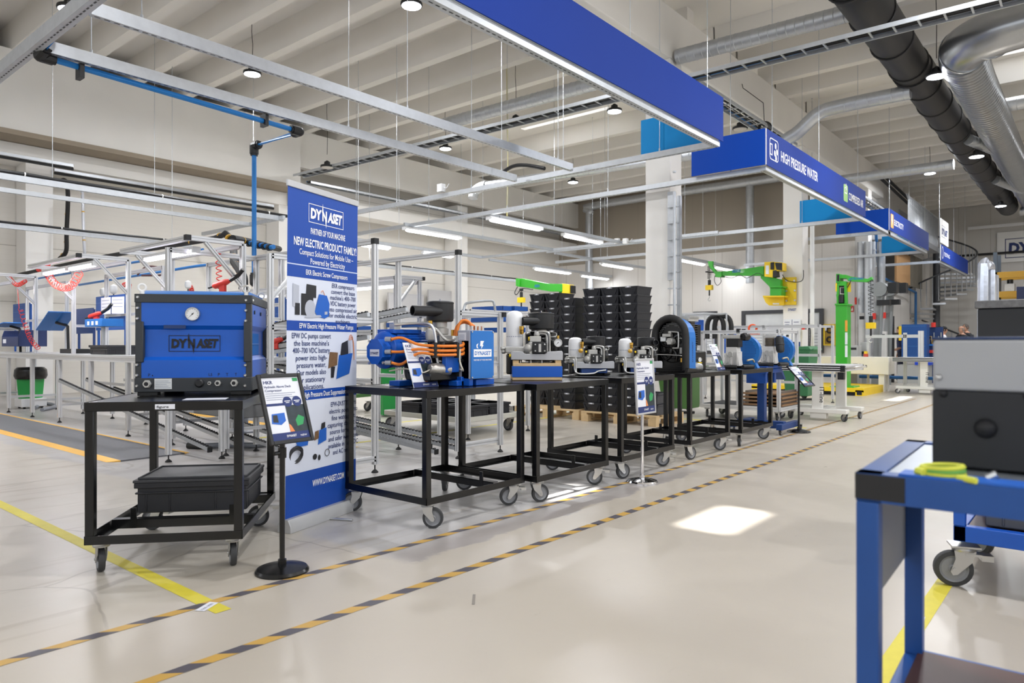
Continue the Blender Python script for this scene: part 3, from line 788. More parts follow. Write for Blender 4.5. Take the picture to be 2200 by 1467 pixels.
duct([(18.0, 1.6, 6.1), (18.0, -3, 6.1)], .14, 'small silver duct leaving right from the large silver duct')
duct([(29.5, 2.2, 5.6), (29.5, -3, 5.5)], .14, 'small silver duct at the far end of the ceiling at right')

# cable trays
def tray(p0, p1, w, label, cable=True):
    m = MB(GALV); p0, p1 = Vector(p0), Vector(p1); d = (p1-p0).normalized(); s = Vector((-d.y, d.x, 0))*w/2; L = (p1-p0).length
    m.bar(p0+s, p1+s, .02, .06); m.bar(p0-s, p1-s, .02, .06); k = .1
    while k < L:
        c = p0+d*k; m.bar(c-s, c+s, .025, .02); k += .3
    o = thing('cable_tray', label, 'cable tray', (0, 0, 0))
    m.build('ladder', o, flat=True)
    if cable:
        m = MB(BLACKPL)
        for j, (off, r) in enumerate(((-.3, .014), (-.1, .018), (.15, .012), (.3, .016))):
            m.tube([p0.lerp(p1, i/16)+s*2*off+Vector((0, 0, .025+random.uniform(0, .02))) for i in range(17)], r, 6)
        m.build('cable_bundle', o)
        m = MB(BLUEPIPE); m.tube([p0.lerp(p1, i/16)+s*.9+Vector((0, 0, .045)) for i in range(17)], .014, 6); m.build('blue_cable', o)
    return o
tray((10.75, 16.4, 5.55), (10.75, -3.5, 5.35), .3, 'cable tray crossing the whole ceiling from the banner to the top right')
tray((10.9, 5.35, 5.5), (16.0, 5.35, 5.5), .3, 'ladder cable tray running along the middle girder behind the signs')
tray((16.8, 5.3, 5.3), (23.8, 5.3, 5.2), .3, 'ladder cable tray above the electricity sign')
tray((11.1, 16.45, 5.45), (24.0, 16.45, 5.45), .2, 'cable tray along the left wall behind the banner top')
for p0, p1, lab in (((5.3, 17.2, 4.82), (10.5, 17.2, 4.82), 'grey conduit rail along the left wall between columns'), ((-3, 16.7, 4.86), (5.5, 16.7, 4.86), 'grey conduit rail at the far left edge, above the rails')):
    m = MB([GALV, BLACKPL]); m.bar(p0, p1, .08, .06); m.use(BLACKPL); m.cyl(Vector(p0)-Vector((0, .02, .07)), Vector(p1)-Vector((0, .02, .07)), .03, n=8)
    solo(m, 'conduit_rail', lab, 'conduit')

# blue air pipes
def pipe(pts, r, label, fit=True, material=BLUEPIPE, group=None, name='air_pipe'):
    o = thing(name, label, 'pipe', (0, 0, 0), 0, group)
    m = MB(material); m.tube(pts, r, 10); m.build('pipe_run', o)
    if fit:
        for i, p in enumerate(pts):
            m = MB(BLACKPL); p = Vector(p)
            for qn in (pts[i-1] if i else None, pts[i+1] if i+1 < len(pts) else None):
                if qn is None: continue
                d = (Vector(qn)-p).normalized(); m.cyl(p, p+d*r*3.4, r*1.9, n=10); m.cyl(p+d*r*2.6, p+d*r*4.2, r*1.6, n=10)
            m.sph(p, r*1.9, 6); m.build('pipe_elbow', o)
    return o
z1 = 3.68
a = onZ(100, 125, z1); b = onZ(640, 284, z1); c = onZ(590, 305, z1)
pipe([(2.3, 6.9, 5.6), (2.3, 6.95, 4.0), (2.2, 7.5, 3.75), (b.x, 7.5, z1), (b.x-.02, 8.5, z1), (b.x-.02, 8.5, 1.9)], .03, 'bright blue air pipe clipped under the rail, dropping behind the banner')
for px in (172, 568):
    m = MB(BLACKPL); p = onY(px, 150 if px < 200 else 258, 7.5); m.box(p.x-.02, p.x+.02, 7.44, 7.56, z1-.05, RZ-.05)
    solo(m, 'pipe_clip', 'black clip holding the blue air pipe under the rail, %s one' % ('left' if px < 200 else 'right'), 'clip')
# small boxes and coil on the rails
for px, py, X, lab in ((948, 404, 9.1, 'white junction box on the rail right of the banner top'), (1326, 518, 16.35, 'white junction box on the lamp rail, left one'), (1344, 518, 16.3, 'white junction box on the lamp rail, right one')):
    p = onX(px, py, X); m = MB(WHITEPL); m.cbox((p.x, p.y, p.z), (.1, .12, .14)); m.tube([(p.x, p.y-.06, p.z), (p.x, p.y-.14, p.z-.02), (p.x, p.y-.2, p.z+.05)], .008, 5); solo(m, 'junction_box', lab, 'junction box')
p = onX(1642, 274, 14.2)
m = MB(BLACKPL)
for k in range(4): m.torus((p.x+k*.01, p.y, p.z), .1+.01*k, .008, (1, .2*k-.3, 0), 24, 5)
m.tube([(p.x, p.y, p.z+.1), (p.x, p.y+.02, p.z+.5), (p.x, 5.7, p.z+.9), (p.x, 5.72, GZ0+.4)], .008, 5)
solo(m, 'cable_coil', 'coil of black cable hanging by the middle girder', 'cable')
p = onX(1112, 200, 12.0)
m = MB(mat('pale_yellow_hose', '#D9CF8C', .5)); m.tube([(12, 10.2, 7.46), (12, 10.18, 5), (12, 10.2, 3.9)], .016, 6); solo(m, 'drop_pipe', 'thin pale yellow pipe hanging in the middle of the bay', 'pipe')
p = [onX(1070, 378, 10), onX(1100, 358, 10), onX(1130, 355, 10), onX(1170, 362, 10)]
m = MB(BLACKPL); m.tube(p, .035, 8, smooth=5); solo(m, 'black_hose', 'black corrugated hose arching over the rail crossing', 'hose')
p = onX(1036, 408, 9.4)
m = MB(mat('clear_duct', '#D5D9DD', .1, .3)); m.tube([(14.0, 12.6, 5.32), (14.0, 12.85, 5.3), (13.95, 13.0, 5.2), (13.9, 13.02, 5.02)], .13, 16, smooth=4)
solo(m, 'clear_duct', 'transparent plastic elbow with a round mouth at the left end of the duct', 'duct')
# ------------------------------------------------------------------ black steel display carts
def caster(parent, loc, yaw, r=.0625, w=.03, brake=False, name='caster'):
    H = .15*r/.0625
    m = MB(STEEL); T = Matrix.Translation(loc) @ Matrix.Rotation(yaw, 4, 'Z'); m.T = T
    k = r/.0625
    m.box(-.045*k, .045*k, -.04*k, .04*k, H-.006*k, H)
    m.lathe([(.036*k, H-.022*k), (.04*k, H-.014*k), (.036*k, H-.006*k)], n=16)
    for s in (-1, 1):
        y = s*(w/2+.006*k)
        m.prism([(-.034*k, H-.02*k), (.034*k, H-.02*k), (.03*k, H-.05*k), (.045*k, .055*k), (.038*k, .042*k), (.024*k, .045*k), (-.02*k, H-.06*k)], y-.0018, y+.0018, 'y')
    m.cyl((.033*k, -w/2-.012*k, r), (.033*k, w/2+.012*k, r), .007*k, n=8)
    if brake: m.box(-.05*k, -.0, -.025*k, .025*k, H-.036*k, H-.028*k); m.box(-.085*k, -.05*k, -.025*k, .025*k, H-.05*k, H-.03*k)
    c = m.build(name, parent)
    m = MB([TYRE, WHEELGREY]); m.T = T; cx = .033*k
    m.lathe([(r*.74, 0), (r*.97, .04), (r, .2), (r, .8), (r*.97, .96), (r*.74, 1)], (cx, -w/2, r), (cx, w/2, r), 28, caps=False); m.use(WHEELGREY)
    m.lathe([(.0001, .12), (r*.2, .0), (r*.28, .2), (r*.62, .22), (r*.74, .0), (r*.74, 1), (r*.62, .78), (r*.28, .8), (r*.2, 1), (.0001, .88)], (cx, -w/2, r), (cx, w/2, r), 24, caps=False)
    m.build('wheel', c)
    return c
def cart(x, y, rz, label, L=.92, W=.75, H=.825, bars=(.6,), yaws=(2.6, .4, 2.0, 1.0), sticker=None, seed=0):
    r = thing('display_cart', label, 'cart', (x, y, 0), rz, 'black steel display carts')
    m = MB(BLACKP); t = .045
    m.box(0, L, 0, .004, H-t, H); m.box(0, L, W-.004, W, H-t, H); m.box(0, .004, 0, W, H-t, H); m.box(L-.004, L, 0, W, H-t, H)
    m.box(.004, L-.004, .004, W-.004, H-.008, H-.002)
    m.box(.004, L-.004, .004, .03, H-t, H-t+.004); m.box(.004, L-.004, W-.03, W-.004, H-t, H-t+.004)
    m.build('table_top', r, bevel=.0015, segs=1)
    for i, (lx, ly) in enumerate(((.022, .022), (L-.022, .022), (.022, W-.022), (L-.022, W-.022))):
        m = MB(BLACKP); m.box(lx-.02, lx+.02, ly-.02, ly+.02, .19, H-t+.01); m.build('leg', r, bevel=.003, segs=2)
    m = MB(BLACKP); a, b = .15, .192
    for args in ((0, L, 0, .005), (0, L, W-.005, W)): m.box(args[0], args[1], args[2], args[3], a, b)
    m.box(0, .005, 0, W, a, b); m.box(L-.005, L, 0, W, a, b)
    m.box(.005, L-.005, .005, .042, a, a+.005); m.box(.005, L-.005, W-.042, W-.005, a, a+.005); m.box(.005, .042, .042, W-.042, a, a+.005); m.box(L-.042, L-.005, .042, W-.042, a, a+.005)
    m.build('lower_frame', r, bevel=.001, segs=1)
    for bx in bars:
        m = MB(BLACKP); m.box(bx, bx+.05, .01, W-.01, .192, .197); m.box(bx, bx+.005, .01, W-.01, .15, .197)
        for yy in (.1, W-.13): m.box(bx-.002, bx+.006, yy, yy+.03, .15, .255)
        m.build('cross_bar', r, bevel=.001, segs=1)
    for i, (lx, ly) in enumerate(((.06, .055), (L-.06, .055), (.06, W-.055), (L-.06, W-.055))):
        caster(r, (lx, ly, 0), yaws[i], brake=(i % 2 == 1))
    if sticker:
        m = MB([PAPER, INKBLK]); m.use(PAPER); sx = sticker
        m.quad((sx, -.001, H-.034), (sx+.085, -.001, H-.034), (sx+.085, -.001, H-.012), (sx, -.001, H-.012)); m.use(INKBLK)
        m.text('figure', (sx+.006, -.0015, H-.029), (1, 0, 0), (0, 0, 1), .015, .02, width=.06); m.build('sticker', r, flat=True)
    return r
CA = math.radians(49.0)
c1 = cart(1.80, 3.22, CA, 'nearest black cart, standing at an angle under the big blue cabinet', W=.715, bars=(.30, .80), yaws=(.3, 1.7, .5, 1.3))
m = MB([PAPER, INKBLK]); m.quad((-.001, .40, .788), (-.001, .31, .788), (-.001, .31, .812), (-.001, .40, .812)); m.use(INKBLK)
m.text('figure', (-.0016, .393, .794), (0, -1, 0), (0, 0, 1), .016, .02, width=.055); m.build('sticker', c1, flat=True)
cart(2.86, 3.05, 0, 'black cart carrying the machine with orange cables, first in the straight row', yaws=(-.9, 2.5, 2.2, .6), W=.78)
cart(3.82, 2.98, 0, 'black cart under the compressor on a blue block, second in the straight row', yaws=(-.5, 2.1, 2.2, .6))
cart(4.93, 2.98, 0, 'black cart behind the chrome sign stand, under the two small compressors', yaws=(-.4, 2.45, 2.4, .8))
cart(6.17, 2.98, 0, 'black cart under the arch-shaped fan machine', yaws=(-.3, 2.3, 2.4, .8))
cart(7.32, 2.95, 0, 'farthest black cart, carrying the piston compressor with a blue belt guard', yaws=(.3, 2.0, 2.4, .8))

# lidded black crate on the front cart
def euro_crate(name, label, loc, rz, L=.6, W=.4, H=.22, lid=False, material=None, group=None, tagged=True, inner=None, ribs=True):
    material = material or CRATE
    r = thing(name, label, 'crate', loc, rz, group)
    m = MB(material); t = .006; tp = .012
    def ring(x0, x1, y0, y1, z0, z1, w): m.box(x0, x1, y0, y0+w, z0, z1); m.box(x0, x1, y1-w, y1, z0, z1); m.box(x0, x0+w, y0+w, y1-w, z0, z1); m.box(x1-w, x1, y0+w, y1-w, z0, z1)
    a, b = L/2, W/2
    m.box(-a+.02, a-.02, -b+.02, b-.02, 0, .008)
    ring(-a+.014, a-.014, -b+.014, b-.014, .004, H-.004, t)
    ring(-a, a, -b, b, H-.03, H, .02); ring(-a+.004, a-.004, -b+.004, b-.004, H-.062, H-.052, .016)
    if ribs:
        for sx in (-1, 1):
            for k in (-.4, -.2, .2, .4):
                x = k*L; m.box(x-.005, x+.005, sx*(b-.014)-.004, sx*(b-.014)+.006*0+.004, .01, H-.05)
            for k in (-.36, .36):
                y = k*W; m.box(sx*(a-.014)-.004, sx*(a-.014)+.004, y-.005, y+.005, .01, H-.05)
    m.build('crate_body', r, bevel=.003, segs=1)
    if lid:
        m = MB(DARKGREY); m.box(-a-.004, a+.004, -b-.004, b+.004, H, H+.014); m.box(-a+.02, a-.02, -b+.02, b-.02, H+.014, H+.018)
        ring(-a+.015, a-.015, -b+.015, b-.015, H+.014, H+.026, .008)
        m.build('lid', r, bevel=.003, segs=2)
    return r
cx = Vector((1.80, 3.22, 0)) + Vector((math.cos(CA), math.sin(CA), 0))*.62 + Vector((-math.sin(CA), math.cos(CA), 0))*.345
euro_crate('storage_crate', 'lidded dark grey plastic crate on the lower frame of the nearest cart', (cx.x, cx.y, .197), CA+PI/2, .585, .42, .165, lid=True)

# ------------------------------------------------------------------ big blue cabinet compressor
MA = math.radians(51.5)
def gauge(parent, c, axis, r, name='pressure_gauge', up=(0, 0, 1)):
    c = Vector(c); ax = Vector(axis).normalized()
    m = MB([STEEL, WHITEPL, INKBLK]); m.lathe([(.0001, 0), (r*.9, 0), (r, .15), (r, .8), (r*.93, 1), (r*.86, 1), (r*.86, .85)], c-ax*.02, c+ax*.006, 28, caps=False)
    m.use(WHITEPL); m.cyl(c-ax*.002, c+ax*.001, r*.87, n=28)
    x = Vector(up).cross(ax).normalized(); y = ax.cross(x); m.use(INKBLK); o = c+ax*.0015
    for k in range(11):
        t = math.radians(225-27*k); d = x*math.cos(t)+y*math.sin(t); e = x*math.sin(t)-y*math.cos(t)
        m.quad(o+d*r*.62-e*r*.015, o+d*r*.62+e*r*.015, o+d*r*.78+e*r*.015, o+d*r*.78-e*r*.015)
    d = (x*-.7+y*-.7); e = (x*.7-y*.7)
    m.quad(o-d*r*.25-e*r*.05, o-d*r*.25+e*r*.05, o+d*r*.6+e*r*.02, o+d*r*.6-e*r*.02); m.cyl(c, c+ax*.003, r*.1, n=10)
    return m.build(name, parent)
def hexfit(m, c, axis, r, L, bore=True):
    c = Vector(c); ax = Vector(axis).normalized()
    m.use(STEEL); m.cyl(c, c+ax*L*.5, r, n=6); m.cyl(c, c+ax*L, r*.78, n=16)
    if bore: m.use(INKBLK); m.cyl(c+ax*L, c+ax*(L+.0006), r*.5, n=14)
S = .000438
def U(cx): return (cx-90)*S
def Zc(cy): return (1370-cy)*S
Wm, Dm, Hm = U(1425), .60, Zc(180)
org = Vector((2.045, 3.565, .845))
cab = thing('compressor_cabinet', 'large blue cabinet compressor with a round gauge and cut-out lettering on the nearest cart', 'compressor', org, MA)
# local: x = depth going back, y = from the right edge (0) to the left edge (Wm)
def FY(cx): return Wm-U(cx)
m = MB(mat('charcoal_frame_paint', '#2E3237', .5, 0, .1))
e = .03
for y in (0, Wm-e):
    for x in (0, Dm-e): m.box(x, x+e, y, y+e, 0, Hm)
for z0, z1 in ((0, Zc(1200)), (Zc(285), Hm)):
    m.box(-.004, .012, 0, Wm, z0, z1); m.box(0, Dm, -.004, .012, z0, z1); m.box(0, Dm, Wm-.012, Wm+.004, z0, z1); m.box(Dm-.012, Dm, 0, Wm, z0, z1)
m.build('frame', cab, bevel=.003)
for y in (FY(95), FY(1315)):
    m = MB(mat('charcoal_frame_paint', '#2E3237', .5)); y0 = y-.04 if y > .3 else y-.048; m.box(-.006, .03, y0, y0+.04, Zc(1010), Zc(515)); m.build('corner_guard', cab, bevel=.004)
b = BLUE
def panel_profile(zt, zm1, zm2, zb):  # (x, z): flat, stepped in, flat, stepped out
    return [(0, zt), (0, zm1), (.022, zm1-.022), (.022, zm2+.018), (0, zm2), (0, zb)]
def sweep_panel(m, prof, y0, y1, off=0.0, side=False):
    for (xa, za), (xb, zb) in zip(prof, prof[1:]):
        if not side: m.quad((xa+off, y0, za), (xb+off, y0, zb), (xb+off, y1, zb), (xa+off, y1, za))
        else: m.quad((y0, xa+off, za), (y0, xb+off, zb), (y1, xb+off, zb), (y1, xa+off, za))
m = MB(b); P = panel_profile(Zc(285), Zc(560), Zc(985), Zc(1200)); sweep_panel(m, P, .014, Wm-.014, .003)
sweep_panel(m, [(x*-1+Dm-.004, z) for x, z in P], .014, Wm-.014)
m.build('front_panel', cab, flat=True)
m = MB(b); P2 = [(0, Zc(290)), (0, Zc(560)), (.02, Zc(620)), (.02, Zc(940)), (0, Zc(990)), (0, Zc(1250))]
sweep_panel(m, P2, .032, Dm-.032, .001, side=True)
sweep_panel(m, [(Wm-.002-x, z) for x, z in P2], .032, Dm-.032, 0, side=True)
m.use(mat('dark_blue_grille', '#0E3F7A', .5)); m.box(.06, Dm*.62, .0195, .0205, Zc(930), Zc(650)); m.use(BLUE2)
for k in range(22): x = .06+k*.0145; m.box(x, x+.004, .016, .02, Zc(930), Zc(650))
m.box(.06, Dm*.62, .014, .02, Zc(795), Zc(780)); m.use(INKBLK)
for x in (.1, .33): m.cyl((x, -.004, Zc(385)), (x, .002, Zc(385)), .011, n=12)
m.build('side_panel', cab, flat=True)
m = MB(BLUE2); m.prism([(.02, 0), (Dm-.02, 0), (Dm-.06, .022), (.06, .022)], .02, Wm-.02, 'y')
for v in range(len(m.v)): m.v[v].z += Hm
m.build('lid', cab, bevel=.004)
m = MB(mat('filler_blue', '#2A6CC4', .4)); m.prism([(Dm, Zc(300)), (Dm+.045, Zc(420)), (Dm+.05, Zc(600)), (Dm+.015, Zc(640)), (Dm+.015, Zc(900)), (Dm+.05, Zc(960)), (Dm+.05, Zc(1150)), (Dm, Zc(1230))], .03, Wm-.03, 'y'); m.build('rear_cover', cab, bevel=.01)
m = MB(INKBLK)
m.logo((-.0015, FY(455), Zc(905)), (0, -1, 0), (0, 0, 1), U(1050)-U(455), INKBLK, lift=-.0)
for v in range(len(m.v)): m.v[v].x = .0205-.001*(v % 2)*0
m.build('cut_out_lettering', cab, flat=True)
m = MB(INKBLK)
for s, cx_ in (('LS', 945), ('P', 1042), ('T', 1138), ('T', 1240), ('P', 248)): m.text(s, (-.0, FY(cx_), Zc(1180)), (0, -1, 0), (0, 0, 1), .022, .0, align='c')
m.poly2((0, FY(275), Zc(1178)), (0, -1, 0), (0, 0, 1), [(0, 0), (.008, 0), (.004, .009)])
for v in m.v: v.x = .0015
m.build('port_lettering', cab, flat=True)
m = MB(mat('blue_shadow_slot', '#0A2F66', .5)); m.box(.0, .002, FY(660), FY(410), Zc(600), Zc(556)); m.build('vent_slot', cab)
gauge(cab, (-.008, FY(742), Zc(420)), (-1, 0, 0), .0375)
for cx_, cy_ in ((122, 222), (1360, 245), (120, 352), (1358, 372), (118, 480), (1356, 500), (113, 1038), (1352, 1050), (112, 1165), (1350, 1177), (112, 1295), (1347, 1305)):
    m = MB(STEEL); m.lathe([(.009, 0), (.009, .3), (.005, 1), (.0001, 1)], (-.002, FY(cx_), Zc(cy_)), (-.011, FY(cx_), Zc(cy_)), 12); m.build('bolt', cab)
for x_, z_ in ((.02, 245), (.55, 300), (.56, 380), (.56, 540), (.56, 1010), (.56, 1160)): m = MB(STEEL); m.lathe([(.008, 0), (.008, .3), (.004, 1), (.0001, 1)], (x_, -.002, Zc(z_)), (x_, -.01, Zc(z_)), 10); m.build('bolt', cab)
for cx_, r_, L_ in ((235, .022, .03), (820, .021, .012), (937, .01, .014), (1035, .017, .022), (1228, .02, .03)):
    m = MB([STEEL]); c0 = (-.004, FY(cx_), Zc(1268))
    if cx_ == 820: m.use(BLACKPL); m.lathe([(.023, 0), (.023, .6), (.016, 1), (.0001, 1)], c0, (-.02, c0[1], c0[2]), 16)
    else: hexfit(m, c0, (-1, 0, 0), r_, L_)
    m.build('port_fitting', cab)
m = MB([mat('rating_plate', '#D9DCDD', .4), INKGREY]); o = Vector((-.006, FY(310), Zc(1335))); m.rect(o, (0, -1, 0), (0, 0, 1), 0, .086, 0, .056); m.use(INKGREY)
for k in range(5): m.rect(o+Vector((-.0004, 0, 0)), (0, -1, 0), (0, 0, 1), .005, .08-.01*(k % 3), .006+k*.009, .008+k*.009)
m.build('rating_plate', cab, flat=True)
for i, (x_, y_) in enumerate(((.015, .03), (.015, Wm-.03), (Dm-.03, .03), (Dm-.03, Wm-.03))):
    if i == 2: pass
    m = MB(WHITEPL if i else STEEL); m.torus((x_+.0, y_, Hm+.034), .018, .006, (1, .25, 0), 24, 8); m.cyl((x_, y_, Hm), (x_, y_, Hm+.016), .012, n=14); m.build('lifting_eye', cab)
for x_, y_ in ((.03, .06), (.03, Wm-.06), (Dm-.06, .06), (Dm-.06, Wm-.06)): m = MB(BLACKR); m.lathe([(.035, -.02), (.03, -.012), (.022, 0)], (x_, y_, 0), None, 14); m.box(x_-.03, x_+.03, y_-.05, y_+.05, -.02, 0); m.build('foot', cab, bevel=.003)

# small things on the front cart top
def cartpt(x, y, z=.823, o=(1.80, 3.22), a=CA): return (o[0]+x*math.cos(a)-y*math.sin(a), o[1]+x*math.sin(a)+y*math.cos(a), z)
m = MB([PAPER, INKGREY]); m.T = Matrix.Translation(cartpt(.09, .1, .8245)) @ Matrix.Rotation(CA+.1, 4, 'Z'); m.box(0, .12, 0, .2, 0, .001)
solo(m, 'paper_sheet', 'white paper sheet lying flat on the nearest cart under the cabinet', 'paper')

# ------------------------------------------------------------------ roll-up banner
bl, br = Vector((2.31, 3.66, 0)), Vector((2.97, 3.86, 0))
bw = (br-bl).length; ba = math.atan2(br.y-bl.y, br.x-bl.x)
ban = thing('roll_up_banner', 'tall blue and white roll-up banner about an electric product family beside the nearest cart', 'banner', bl, ba)
BH = 1.955
m = MB([mat('banner_white', '#DDE3F2', .55, 0, .01), mat('banner_blue', '#0E48A8', .5, 0, .01), mat('banner_line', '#C9D6F2', .5, 0, 0)])
lean = .02
def bp(u, z, d=0): return (u*bw+lean*z*.6, -d+.0, .075+z)
def brect(z0, z1, mt, u0=0.0, u1=1.0, d=0.0): m.use(mt); m.quad(bp(u0, z0, d), bp(u1, z0, d), bp(u1, z1, d), bp(u0, z1, d))
W_, B_ = m.mats[0], m.mats[1]
brect(0, BH, W_)
def yz(py): return (1140-py)/(1140-392)*2.03-.075  # heights read on the banner's left edge
bands = [(1.30, BH), (1.0, 1.015)]
# bands in z fractions (bottom blue, two thin headers, top block)
Zt = BH
brect(0, .255, B_, d=.001)
H3 = (.685, .745); H2 = (1.105, 1.165)
T0 = 1.425
brect(H3[0], H3[1], B_, d=.001); brect(.70*0+1.105-.0, 1.165, B_, d=.001); brect(T0, BH, B_, d=.001); brect(T0+.072, T0+.079, m.mats[2], d=.002)
m.build('banner_sheet', ban, flat=True)
m = MB(WHITEINK); XD2 = Vector((1, 0, 0))
def bt(s, u, z, size, bold=0, width=None, mt=WHITEINK, align='c', shear=0):
    m.use(mt); x, y, zz = bp(u, z, .0025)
    if width and align == 'c': m.text(s, (x, y, zz), XD2, (0, 0, 1), size, bold, width=width*bw, align='l'); 
    else: m.text(s, (x, y, zz), XD2, (0, 0, 1), size, bold, align=align)
def btc(s, z, size, bold, width, uc=.5, mt=WHITEINK): bt(s, uc-width/2, z, size, bold, width, mt)
x, y, zz = bp(.27, 1.755, .0025)
m.logo((x, y, zz), XD2, (0, 0, 1), bw*.50, WHITEINK)
btc('PARTNER OF YOUR MACHINE', 1.70, .052, .02, .50, .55)
btc('NEW ELECTRIC PRODUCT FAMILY!', 1.618, .068, .025, .90, .53)
btc('Compact Solutions for Mobile Use –', 1.565, .05, .008, .78, .54)
btc('Powered by Electricity', 1.515, .05, .008, .50, .55)
btc('EKR Electric Screw Compressors', T0+.022, .044, .015, .60, .54)
btc('EPW Electric High Pressure Water Pumps', H2[0]+.016, .044, .015, .78, .55)
btc('EPW High Pressure Dust Suppression System', H3[0]+.016, .044, .015, .86, .54)
btc('WWW.DYNASET.COM', .15, .055, .02, .46, .58)
def para(lines, uc, z, dz, size, wf):
    for i, s in enumerate(lines): 
        w_ = len(s)*wf*1.18; btc(s, z-i*dz, size*1.2, 0.006, w_, uc, INK)
para(['EKR compressors', 'convert the base', 'machine\'s 400–700', 'VDC battery power', 'into compressed air', 'for mobile electric', 'machinery.'], .78, 1.385, .038, .034, .0195)
para(['EPW DC pumps convert', 'the base machine\'s', '400–700 VDC battery', 'power into high-', 'pressure water,', 'Our models also', 'for stationary', 'applications.'], .33, 1.06, .0445, .038, .0225)
para(['EPW-DUST converts', 'electric power into', 'fine water mist,', 'capturing dust at its', 'source for cleaner', 'and safer worksites,', 'available in both DC', 'and AC models.'], .80, .625, .044, .036, .0195)
m.build('banner_lettering', ban, flat=True)
# printed pictures of the machines
m = MB([BLUE2])
def bpoly(pts, mt, d=.003): m.use(mt); m.add([bp(u, z, d) for u, z in pts], [tuple(range(len(pts)))])
def bell(u, z, ru, rz, mt, d=.003, n=18): bpoly([(u+ru*math.cos(2*PI*k/n)/bw, z+rz*math.sin(2*PI*k/n)) for k in range(n)], mt, d)
GP, DK, OR, BR = mat('print_grey', '#B9BECb', .5, 0, 0), mat('print_black', '#26272C', .5, 0, 0), mat('print_orange', '#E2884C', .5, 0, 0), mat('print_bronze', '#7A5C3E', .5, 0, .3, 60)
PB = mat('print_blue', '#1E63C4', .5, 0, .05, 30)
bpoly([(.07, 1.25), (.15, 1.24), (.15, 1.375), (.07, 1.385)], GP); bpoly([(.18, 1.20), (.34, 1.20), (.34, 1.33), (.18, 1.33)], DK)
bpoly([(.24, 1.31), (.38, 1.31), (.38, 1.385), (.25, 1.39)], DK, .0032); bell(.30, 1.24, .05, .055, GP, .0033)
bpoly([(.36, 1.225), (.42, 1.335), (.53, 1.33), (.57, 1.28), (.56, 1.20), (.50, 1.185), (.40, 1.195)], PB, .0035)
bpoly([(.1, 1.20), (.16, 1.2), (.16, 1.27), (.1, 1.27)], DK, .0036); bpoly([(.22, 1.185), (.30, 1.185), (.46, 1.195), (.44, 1.205), (.25, 1.2)], GP, .0037)
bpoly([(.50, 1.21), (.54, 1.212), (.54, 1.23), (.50, 1.228)], GP, .0038)
bpoly([(.68, .80), (.88, .83), (.93, .965), (.72, .955)], PB); bpoly([(.74, .95), (.86, .96), (.85, 1.05), (.76, 1.03)], DK, .0032); bpoly([(.86, .96), (.90, .965), (.90, 1.07), (.86, 1.06)], GP, .0033)
bpoly([(.56, .87), (.69, .89), (.70, .97), (.58, .975)], BR, .0034); bpoly([(.60, .81), (.64, .81), (.66, .88), (.60, .88)], DK, .0035)
m.use(OR)
for k in (0, .012, .024): m.tube([bp(.87+k, 1.05, .004), bp(.89+k, 1.085-k, .004), bp(.93+k/2, 1.06-k, .004), bp(.955, .92, .004)], .0022, 4, smooth=5)
m.tube([bp(.50, 1.33, .004), bp(.47, 1.36, .004), bp(.45, 1.345, .004)], .002, 4, smooth=4)
bell(.18, .52, .06, .105, PB, .003); bpoly([(.08, .41), (.28, .41), (.30, .47), (.2, .44)], PB, .0031); bell(.20, .52, .02, .04, INK, .0034)
m.use(DK)
for k in (0, .012): m.torus(bp(.12, .36+k, .006), .045, .008, (.2, 1, .3), 18, 5)
bpoly([(.42, .40), (.54, .42), (.54, .50), (.44, .49)], PB, .0032); bpoly([(.46, .49), (.52, .50), (.52, .535), (.47, .53)], DK, .0033); bpoly([(.37, .43), (.43, .44), (.43, .49), (.38, .485)], BR, .0034)
m.use(DK); m.torus(bp(.55, .34, .005), .022, .0022, (0, 1, 0), 18, 4); bell(.38, .33, .02, .018, DK, .0035); bell(.44, .32, .012, .018, DK, .0036)
m.build('printed_pictures', ban, flat=True)
m = MB(mat('satin_aluminium', '#C3C4C6', .45, .4, .05)); m.prism([(-.05, 0), (.05, 0), (.045, .05), (.02, .078), (-.03, .078), (-.05, .04)], -.01, bw+.01, 'x'); m.build('base_cassette', ban, bevel=.003)
m = MB(mat('satin_aluminium', '#C3C4C6', .45, .4)); m.box(lean*BH*.6-.005, bw+lean*BH*.6+.005, -.008, .008, .075+BH-.003, .075+BH+.035); m.build('top_rail', ban, bevel=.003)
m = MB(STEEL); m.cyl((bw*.5, .02, .05), (bw*.5+.02, .02, BH+.09), .009, n=10); m.tube([(bw*.5, 0, .008), (bw*.55, -.2, .008)], .007, 8); m.build('support_pole', ban)

